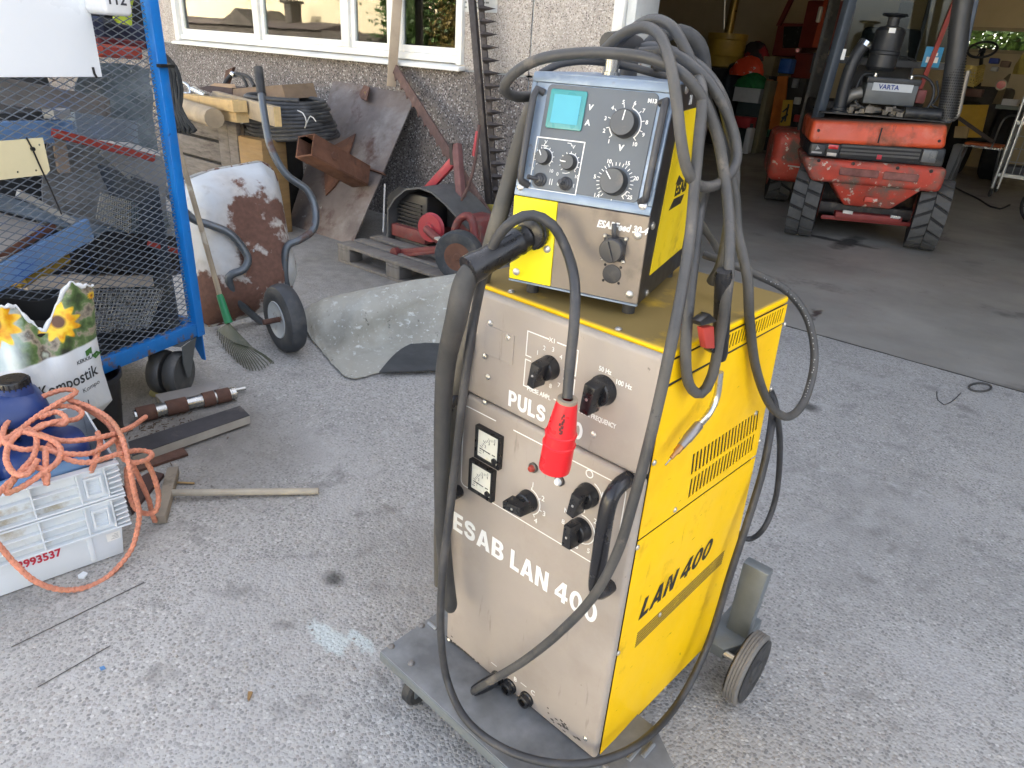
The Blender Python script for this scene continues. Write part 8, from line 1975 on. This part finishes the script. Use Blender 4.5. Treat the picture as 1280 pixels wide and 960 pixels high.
gbox('blue_bucket', 'blue plastic bucket on the shelf before the red machine', 'bucket', 973, 73, 988, 92, 0.3, mat('blue_bucket', (0.01, 0.07, 0.28), 0.5), 14.4, bevel=0.03)
ORB = mat('orange_board', (0.42, 0.12, 0.02), 0.6, var=0.15)
k = [gy(961, 162, 13.9), gy(978, 160, 13.9), gy(985, 95, 14.5), gy(972, 95, 14.5)]
one('orange_board', 'orange board leaning in the dark back of the garage', 'board', MB().solid(k, (0, 0.04, 0)), ORB)
k = [gy(974, 158, 13.7), gy(987, 157, 13.7), gy(991, 125, 13.9), gy(979, 125, 13.9)]
t = thing('yellow_plate', 'yellow plate with black strokes leaning beside the orange board', 'plate', k[0])
MB().solid(k, (0, 0.03, 0)).build('plate', mat('dull_yellow_plate', (0.45, 0.27, 0.03), 0.6), t, world=True)
st = MB()
for (x0, y0, x1, y1) in ((978, 140, 986, 134), (977, 148, 985, 143), (981, 152, 986, 130), (976, 153, 981, 146)): st.bar(gy(x0, y0, 13.69), gy(x1, y1, 13.69), 0.03, 0.008, (0, -1, 0))
st.build('print', FBLK, t, world=True)
gbox('shelf_unit', 'dark shelf unit between the cabinet and the red machine', 'shelf', 953, 96, 1000, 172, 0.5, mat('dark_shelf', (0.02, 0.017, 0.015), 0.8), 14.7, floor=True)
# small things on the shelves
rs = random.Random(17)
for i, (nm, what, x, y, w, h, c) in enumerate((('storage_box', 'rusty orange box high on the dark shelf unit', 955, 104, 9, 10, (0.3, 0.09, 0.02)), ('storage_box', 'cream box high on the dark shelf unit', 967, 108, 8, 7, (0.4, 0.36, 0.25)), ('oil_can', 'grey oil can on the upper shelf of the dark unit', 990, 104, 6, 12, (0.16, 0.17, 0.18)), ('storage_box', 'navy box in the middle of the dark shelf unit', 955, 126, 8, 8, (0.02, 0.03, 0.09)), ('paint_tin', 'pale paint tin in the middle of the dark shelf unit', 992, 126, 7, 9, (0.4, 0.4, 0.37)), ('storage_box', 'brown box low on the dark shelf unit', 956, 146, 6, 10, (0.15, 0.09, 0.05)), ('storage_box', 'red box low on the dark shelf unit', 992, 148, 7, 9, (0.3, 0.02, 0.02)), ('oil_can', 'green oil can at the foot of the dark shelf unit', 955, 166, 6, 10, (0.02, 0.1, 0.05)))):
    gbox(nm, what, nm.replace('_', ' '), x, y - h / 2, x + w, y + h / 2, 0.12, mat('shelf_item_%s' % 'abcdefgh'[i], c, 0.55, var=0.2), 14.55, bevel=0.012)
for i, (nm, what, x, y, w, h, c, Y) in enumerate((('hand_lamp', 'small blue case lying on the old tractor beside the steering wheel', 1236, 76, 12, 7, (0.02, 0.04, 0.2), 14.3), ('storage_box', 'dull white box on the old tractor right of the basket', 1238, 86, 9, 6, (0.4, 0.4, 0.36), 14.35), ('rag', 'brown rag heaped on the bonnet of the old tractor', 1250, 80, 12, 8, (0.16, 0.10, 0.06), 14.4), ('storage_box', 'rusty metal box under the yellow basket', 1206, 116, 22, 10, (0.13, 0.06, 0.04), 14.4))):
    gbox(nm, what, nm.replace('_', ' '), x, y - h / 2, x + w, y + h / 2, 0.2, mat('tractor_item_%s' % 'abcd'[i], c, 0.6, var=0.25), Y, bevel=0.015)
# red machine far back
t = thing('red_tractor_loader', 'big dark red machine standing at the back of the garage', 'machine', gy(1000, 150, 15.6))
MRM = mat('dark_red_machine', (0.16, 0.02, 0.012), 0.5, var=0.2)
for (x0, y0, x1, y1, nm, Y) in ((968, 28, 1005, 70, 'cabin', 15.8), (985, 65, 1020, 150, 'bonnet', 15.4), (1003, 0, 1050, 60, 'upper_frame', 15.7)):
    a, b = gy(x0, (y0 + y1) / 2, Y), gy(x1, (y0 + y1) / 2, Y)
    MB().box((a.x, Y, gy(x0, y1, Y).z), (b.x, Y + 0.8, gy(x0, y0, Y).z)).build(nm, MRM, t, world=True, bevel=0.04)
MB().solid([gy(980, 33, 15.78), gy(1004, 33, 15.78), gy(1004, 60, 15.78), gy(978, 60, 15.78)], (0, 0.03, 0)).build('window', mat('dark_window', (0.02, 0.02, 0.016), 0.2), t, world=True)
MB().solid([gy(970, 32, 15.7), gy(975, 32, 15.7), gy(995, -10, 15.7), gy(990, -10, 15.7)], (0, 0.1, 0)).build('lift_arm', MRM, t, world=True)
MB().bar(gy(1024, 60, 15.2), gy(1040, 0, 15.3), 0.25, 0.1).build('lift_arm', mat('orange_red_arm', (0.35, 0.05, 0.015), 0.5), t, world=True)
MB().cyl(gy(997, 63, 15.3), gy(997, 63, 15.25), 0.035).build('reflector', mat('red_reflector', (0.8, 0.02, 0.08), 0.2), t, world=True)
MB().box((gy(985, 150, 15.5).x, 15.5, 0), (gy(1020, 150, 15.5).x, 16.2, gy(1000, 150, 15.4).z - .002)).build('undercarriage', FDRT, t, world=True)
gbox('grey_panel_box', 'grey instrument box standing right of the red machine', 'box', 1014, 66, 1028, 92, 0.2, mat('grey_instrument', (0.10, 0.11, 0.12), 0.5), 14.9, bevel=0.02)
gbox('white_bottle', 'small pale bottle on the ledge of the red machine', 'bottle', 1021, 8, 1026, 28, 0.08, mat('pale_bottle', (0.5, 0.5, 0.42), 0.4), 15.0, bevel=0.02)
one('door_rail', 'thin pale rod hanging in front of the back wall', 'rod', MB().cyl(at_y(905, 36, 8.0) , at_y(907, -30, 8.0), 0.008), mat('pale_rail', (0.4, 0.36, 0.26), 0.5))
# right side: tractor with steering wheel, basket, chair, rack, bicycle
Yr = 14.6
t = thing('old_tractor', 'old tractor in the shadow with a thin black steering wheel', 'tractor', gy(1230, 220, Yr))
sw = gy(1228, 62, Yr); rr = abs(gy(1246, 62, Yr).x - gy(1210, 62, Yr).x) / 2
swn = Vector((-0.05, -0.6, 0.8)).normalized(); ox = swn.orthogonal().normalized(); oy = swn.cross(ox)
swheel = MB().tube([sw + ox * (rr * math.cos(2 * PI * i / 24)) + oy * (rr * math.sin(2 * PI * i / 24)) for i in range(24)], 0.02, 8, 0.1, closed=True).build('steering_wheel', FBLK, t, world=True, smooth=80)
sp = MB()
for a in (90, 210, 330): sp.cyl(sw, sw + (ox * math.cos(R(a)) + oy * math.sin(R(a))) * rr, 0.01, n=6)
sp.cyl(sw, sw - swn * 0.05, 0.05)
o = sp.build('spoke', FBLK, t, world=True)
MB().cyl(sw, sw - swn * 0.9 + Vector((0, .3, 0)), 0.03).build('steering_column', FBLK, t, world=True)
MB().box((gy(1205, 100, 14.8).x, 14.9, 0.5), (gy(1262, 100, 14.8).x, 16.3, gy(1230, 108, 14.8).z)).build('body', mat('dark_tractor', (0.04, 0.034, 0.028), 0.7, var=0.4), t, world=True, bevel=0.08)
for x in (1206, 1256):
    c = gy(x, 160, 15.0); c.z = 0.62; MB().lathe([(0.3, -.15), (0.56, -.15), (0.62, -.1), (0.62, .1), (0.56, .15), (0.3, .15)], c, (1, 0, 0), 32).build('rear_wheel', TYR, t, world=True)
gm_ = gy(1249, 100, 14.5)
MB().solid([gy(1240, 130, 14.5), gy(1249, 130, 14.6), gy(1262, 92, 14.6), gy(1255, 98, 14.5)], (0, 0.2, 0)).build('mudguard', mat('khaki_paint', (0.2, 0.16, 0.09), 0.7), t, world=True)
MB().cyl(gy(1251.5, 106, 14.46), gy(1251.5, 106, 14.42), 0.085).build('reflector_rim', mat('cream_rim', (0.5, 0.42, 0.3), 0.6), t, world=True)
MB().cyl(gy(1251.5, 106, 14.42), gy(1251.5, 106, 14.40), 0.062).build('reflector', mat('red_disc', (0.5, 0.02, 0.02), 0.35), t, world=True)
t = thing('plastic_basket', 'yellow slotted plastic basket hung on the old tractor', 'basket', gy(1215, 106, 13.9))
YB_ = mat('pale_yellow_basket', (0.52, 0.38, 0.08), 0.5)
a, b, c, d = gy(1199, 103, 13.9), gy(1218, 107, 13.9), gy(1221, 85, 13.85), gy(1199, 82, 13.85)
e, f = gy(1227, 100, 14.3), gy(1231, 82, 14.3)
def slotted(p, q, r_, s_, nu, nv):
    mb = MB(); 
    for i in range(nu + 1):
        u = i / nu; mb.bar(p.lerp(q, u), s_.lerp(r_, u), 0.02, 0.015, (0, -1, 0))
    for j in range(nv + 1):
        v = j / nv; mb.bar(p.lerp(s_, v), q.lerp(r_, v), 0.022 if 0 < j < nv else 0.05, 0.018, (0, -1, 0))
    return mb
slotted(a, b, c, d, 6, 5).build('front', YB_, t, world=True); slotted(b, e, f, c, 4, 6).build('end', YB_, t, world=True)
MB().solid([a, b, e, e + (a - b)], (0, 0, 0.01)).build('bottom', YB_, t, world=True)
# yellow board and chair with orange seat
one('yellow_board', 'yellow board standing behind the orange chair', 'board', MB().solid([gy(1196, 172, 13.9), gy(1226, 172, 14.0), gy(1236, 131, 14.2), gy(1200, 131, 14.1)], (0, 0.04, 0)), mat('mustard_board', (0.48, 0.29, 0.025), 0.6, var=0.12))
one('pale_carton', 'small pale carton leaning on the yellow board', 'carton', MB().solid([gy(1192, 172, 13.6), gy(1208, 173, 13.6), gy(1211, 158, 13.65), gy(1194, 158, 13.65)], (0, 0.12, 0)), mat('tan_carton', (0.40, 0.29, 0.14), 0.8))
t = thing('orange_chair', 'metal chair with an orange seat in the garage', 'chair', at_z(1215, 228, 0))
ORS = mat('orange_seat', (0.42, 0.09, 0.02), 0.6)
Yc = 13.3
sa, sb = gy(1206, 178, Yc), gy(1250, 188, Yc)
zs = (sa.z + sb.z) / 2
MB().box((sa.x, Yc, zs), (sb.x, Yc + 0.45, zs + 0.035)).build('seat', ORS, t, world=True, bevel=0.012)
MB().box((sa.x - 0.01, Yc - 0.012, zs - 0.03), (sb.x + 0.01, Yc + 0.46, zs - 0.002)).build('seat_frame', CHR2, t, world=True)
for x, y, dx in ((sa.x, Yc, -.06), (sb.x, Yc, .06), (sa.x, Yc + 0.44, -.06), (sb.x, Yc + 0.44, .06)):
    MB().tube([(x, y, zs - 0.031), (x + dx, y, 0.0)], 0.016, 8, straight=True).build('leg', mat('dull_leg_steel', (0.16, 0.16, 0.155), 0.4, 0.7), t, world=True)
MB().tube([(sb.x - .12, Yc, zs), (sb.x - 0.08, Yc - 0.03, zs + 0.42), (sb.x + 0.1, Yc + 0.2, zs + 0.42), (sb.x + 0.1, Yc + 0.4, zs)], 0.014, 8, 0.05).build('backrest_tube', _mats['dull_leg_steel'], t, world=True, smooth=60)
MB().bar(gy(1195, 145, 13.2), gy(1242, 178, 13.2), 0.03, 0.05).build('arm', mat('dark_wood_arm', (0.06, 0.04, 0.03), 0.7), t, world=True)
gbox('white_bucket', 'whitish bucket standing on the floor behind the forklift', 'bucket', 1186, 180, 1201, 215, 0.25, mat('whitish_bucket', (0.3, 0.3, 0.29), 0.5), 13.9, bevel=0.03, floor=True)
heap('yellow_bag', 'yellow bag hanging at the right end of the old tractor', 'bag', 1264, 58, 1292, 92, mat('dusty_yellow_bag', (0.42, 0.33, 0.08), 0.7, var=0.2), 13.8, 8)
gbox('green_table', 'small green grey table behind the wire rack', 'table', 1244, 132, 1276, 137, 0.5, mat('green_grey_table', (0.15, 0.18, 0.16), 0.6), 13.4, bevel=0.004)
gbox('white_tray', 'white tray of papers on the green grey table', 'tray', 1252, 124, 1272, 132, 0.3, mat('white_tray', (0.5, 0.5, 0.5), 0.6), 13.45, bevel=0.004)
# wire trolley rack at the right edge
Yk = 12.0
cst = at_z(1236, 246, 0); Yk = cst.y
RK2 = mat('bright_rack_steel', (0.48, 0.5, 0.5), 0.35, 0.6)
t = thing('wire_trolley', 'bright wire trolley rack with shelves at the right picture edge', 'trolley', cst)
rx0 = cst.x; rx1 = rx0 + 1.2; ry0, ry1 = Yk, Yk + 0.65
for x, y in ((rx0, ry0), (rx1, ry0), (rx0, ry1), (rx1, ry1), (rx0 + .07, ry0)):
    MB().cyl((x, y, 0.13), (x, y, 2.0), 0.02, n=10).build('post', RK2, t, world=True)
for x, y in ((rx0, ry0), (rx1, ry0), (rx0, ry1), (rx1, ry1)):
    MB().lathe([(0.01, -.015), (0.055, -.015), (0.06, 0), (0.055, .015), (0.01, .015)], (x, y, 0.06), (1, 0.3, 0), 18).build('caster', RUB, t, world=True)
for z in (0.30, 1.02, 1.68):
    m = MB().box((rx0, ry0 - .01, z), (rx1, ry0 + .012, z + .05)).box((rx0, ry1 - .012, z), (rx1, ry1 + .01, z + .05)).box((rx0 - .01, ry0 + .013, z), (rx0 + .012, ry1 - .013, z + .05)).box((rx0 + .013, ry0 + .013, z + .005), (rx1, ry1 - .013, z + .015))
    m.build('shelf', RK2, t, world=True)
wires = MB()
for i in range(1, 14): wires.cyl((rx0 + i * 0.09, ry0 - .012, 0.35), (rx0 + i * 0.09, ry0 - .012, 1.02), 0.006, n=6)
for z in (0.52, 0.70, 0.87): wires.cyl((rx0, ry0 - .02, z), (rx1, ry0 - .02, z), 0.006, n=6)
for i in range(1, 7): wires.cyl((rx0 - .012, ry0 + i * 0.09, 0.35), (rx0 - .012, ry0 + i * 0.09, 2.0), 0.005, n=6)
wires.build('wire_side', RK2, t, world=True)
rs = random.Random(6); kk = [((0.2, 0.16, 0.10), 'carton'), ((0.02, 0.03, 0.10), 'dark blue box'), ((0.35, 0.28, 0.06), 'yellow box'), ((0.06, 0.06, 0.065), 'dark grey box'), ((0.4, 0.4, 0.39), 'pale box')]
spots_ = [(0.05, 1.07, 0, 0.20), (0.38, 1.07, 3, 0.16), (0.12, 1.73, 1, 0.22), (0.45, 1.73, 4, 0.15), (0.06, 0.35, 3, 0.10), (0.33, 0.35, 0, 0.16), (0.03, 1.27, 2, 0.10)]
pos = {0: 'middle shelf', 3: 'middle shelf'}
for i, (dx, z, ci_, h) in enumerate(spots_):
    lab = ['brown carton on the middle shelf of the wire trolley', 'dark grey box on the middle shelf of the wire trolley', 'dark blue box on the top shelf of the wire trolley', 'pale box on the top shelf of the wire trolley', 'low dark grey box on the bottom shelf of the wire trolley', 'brown carton on the bottom shelf of the wire trolley', 'yellow box stacked on the carton in the wire trolley'][i]
    one('storage_box', lab, 'box', MB().box((rx0 + dx, ry0 + 0.08, z), (rx0 + dx + 0.26, ry0 + 0.5, z + h)), mat('box_%s' % kk[ci_][1].replace(' ', '_'), kk[ci_][0], 0.7, var=0.15), group='boxes on the wire trolley', bevel=0.006)
# bicycle lying half out of the picture
t = thing('bicycle', 'bicycle with thin black tyres at the right edge of the garage', 'bicycle', at_z(1270, 300, 0))
BT = mat('bicycle_tyre', (0.02, 0.02, 0.021), 0.6)
wa, wb_ = at_z(1269, 312, 0.0), at_z(1267, 279, 0.0)
dirw = Vector((0.72, 0.62, 0)).normalized()
ends = []
for k, (p, tilt) in enumerate(((wa, 0.5), (wb_, 0.32))):
    nn = Vector((-dirw.y, dirw.x, 0)); dw = dirw
    if k == 1: dw = Vector((0.90, 0.42, 0)).normalized(); nn = Vector((-dw.y, dw.x, 0))
    upw = (Vector((0, 0, 1)) * math.cos(tilt) - nn * math.sin(tilt)); r = 0.33; c = p + upw * r + dw * 0.30
    w = MB().tube([c + dw * (r * math.cos(2 * PI * i / 32)) + upw * (r * math.sin(2 * PI * i / 32)) for i in range(32)], 0.019, 8, 0.1, closed=True).build('wheel', BT, t, world=True, smooth=80)
    rimm = MB().tube([c + dw * (r * .92 * math.cos(2 * PI * i / 32)) + upw * (r * .92 * math.sin(2 * PI * i / 32)) for i in range(32)], 0.011, 6, 0.1, closed=True).build('rim', CHR2, t, world=True, smooth=80); rimm.parent = w
    sp = MB()
    for i in range(20): 
        a = 2 * PI * i / 20; sp.cyl(c, c + (dw * math.cos(a) + upw * math.sin(a)) * r * .9, 0.0022, n=4)
    s_ = sp.build('spokes', CHR2, t, world=True); s_.parent = w
    ends.append((c, upw, dw))
fr = MB(); BF = mat('navy_bike_frame', (0.012, 0.02, 0.07), 0.35)
(c0, u0, d0), (c1b, u1, d1) = ends
bb = c0.lerp(c1b, 0.45) + Vector((0.1, 0, -0.02)); hd = c1b + u1 * 0.55 - d1 * 0.05; st_ = bb + u0 * 0.5
for p, q in ((c0, bb), (bb, hd), (bb, st_), (st_, c0), (st_, hd), (hd, c1b)): fr.tube([p, q], 0.015, 8, straight=True)
fr.build('frame', BF, t, world=True)
MB().tube([hd + Vector((-.25, .1, .12)), hd + Vector((0, 0, .1)), hd + Vector((.25, -.1, .12))], 0.012, 8, 0.05).build('handlebar', CHR2, t, world=True, smooth=60)
MB().bar(st_ + u0 * .08 - d0 * .12, st_ + u0 * .08 + d0 * .12, 0.12, 0.05, u0, 0.05, 0.03).build('saddle', BT, t, world=True, bevel=0.015)
# floor odds and ends
one('floor_cable', 'thin dark cable lying on the garage floor from the forklift to the trolley', 'cable', MB().tube([at_z(1188, 231, .008), at_z(1205, 240, .008), at_z(1222, 248, .008), at_z(1238, 258, .008), at_z(1250, 261, .008), at_z(1262, 256, .008)], 0.012, 6, 0.1), FDRT, smooth=80)
one('iron_ring', 'small iron ring lying on the concrete at the doorway', 'ring', MB().tube([at_z(1225 + 14 * math.cos(2 * PI * i / 20), 484 + 5.2 * math.sin(2 * PI * i / 20), .006) for i in range(20)], 0.006, 6, 0.03, closed=True), mat('dark_iron', (0.06, 0.058, 0.055), 0.6), smooth=80)
one('thin_wire', 'thin bent wire lying on the concrete near the iron ring', 'wire', MB().tube([at_z(1171, 489, .003), at_z(1172, 500, .003), at_z(1180, 506, .003), at_z(1192, 500, .003), at_z(1201, 491, .003)], 0.002, 5, 0.05), FDRT)
jt = MB()
pa_ = [at_z(983, 408, 0.0), at_z(1080, 434, 0), at_z(1180, 461, 0), at_z(1290, 493, 0)]
rs = random.Random(8)
for i in range(60):
    u = i / 60; x = -3.0 + 5.5 * u; jt.box((x, YW + 0.0 + rs.uniform(-.003, .003), -0.01), (x + 0.095, YW + 0.012 + rs.uniform(-.003, .004), 0.0015))
jo = jt.build('threshold_joint', mat('dirty_joint', (0.05, 0.047, 0.042), 0.9), None, kind='structure')
# stains of the concrete, and shade painted along the wall
W2 = Matrix()
p = at_z(412, 796, 0); p2 = at_z(425, 790, 0)
add_patch(GROUND, [((p.x, p.y, 0), (0.07, 0.035, 1)), ((p2.x + .07, p2.y + .02, 0), (0.05, 0.02, 1))], (0.46, 0.50, 0.49), 0.6, 24, 0.2)
d1_, d2_ = at_z(418, 724, 0), at_z(225, 505, 0)
add_patch(GROUND, [((d1_.x, d1_.y, 0), (0.035, 0.03, 1)), ((at_z(1010, 508, 0)).to_tuple(), (0.05, 0.04, 1))], (0.10, 0.098, 0.092), 0.4, 12, 0.5)
add_patch(GROUND, [((-3.9, 3.3, 0), (1.5, 0.8, 1)), ((-5.4, 3.2, 0), (1.5, 0.9, 1)), ((-2.6, 1.15, 0), (0.5, 0.25, 1))], (0.2, 0.187, 0.168), 0.35, 2.5, 0.7)   # dusty brown ground, darkened to imitate the building's shade before the heap
g1, g2, g3 = at_z(1060, 302, 0), at_z(1045, 300, 0), at_z(1068, 325, 0)
add_patch(GFLOOR, [((g1.x, g1.y, 0), (0.09, 0.35, 1)), ((g2.x, g2.y, 0), (0.35, 0.06, 1))], (0.05, 0.047, 0.043), 0.4, 7, 0.4)
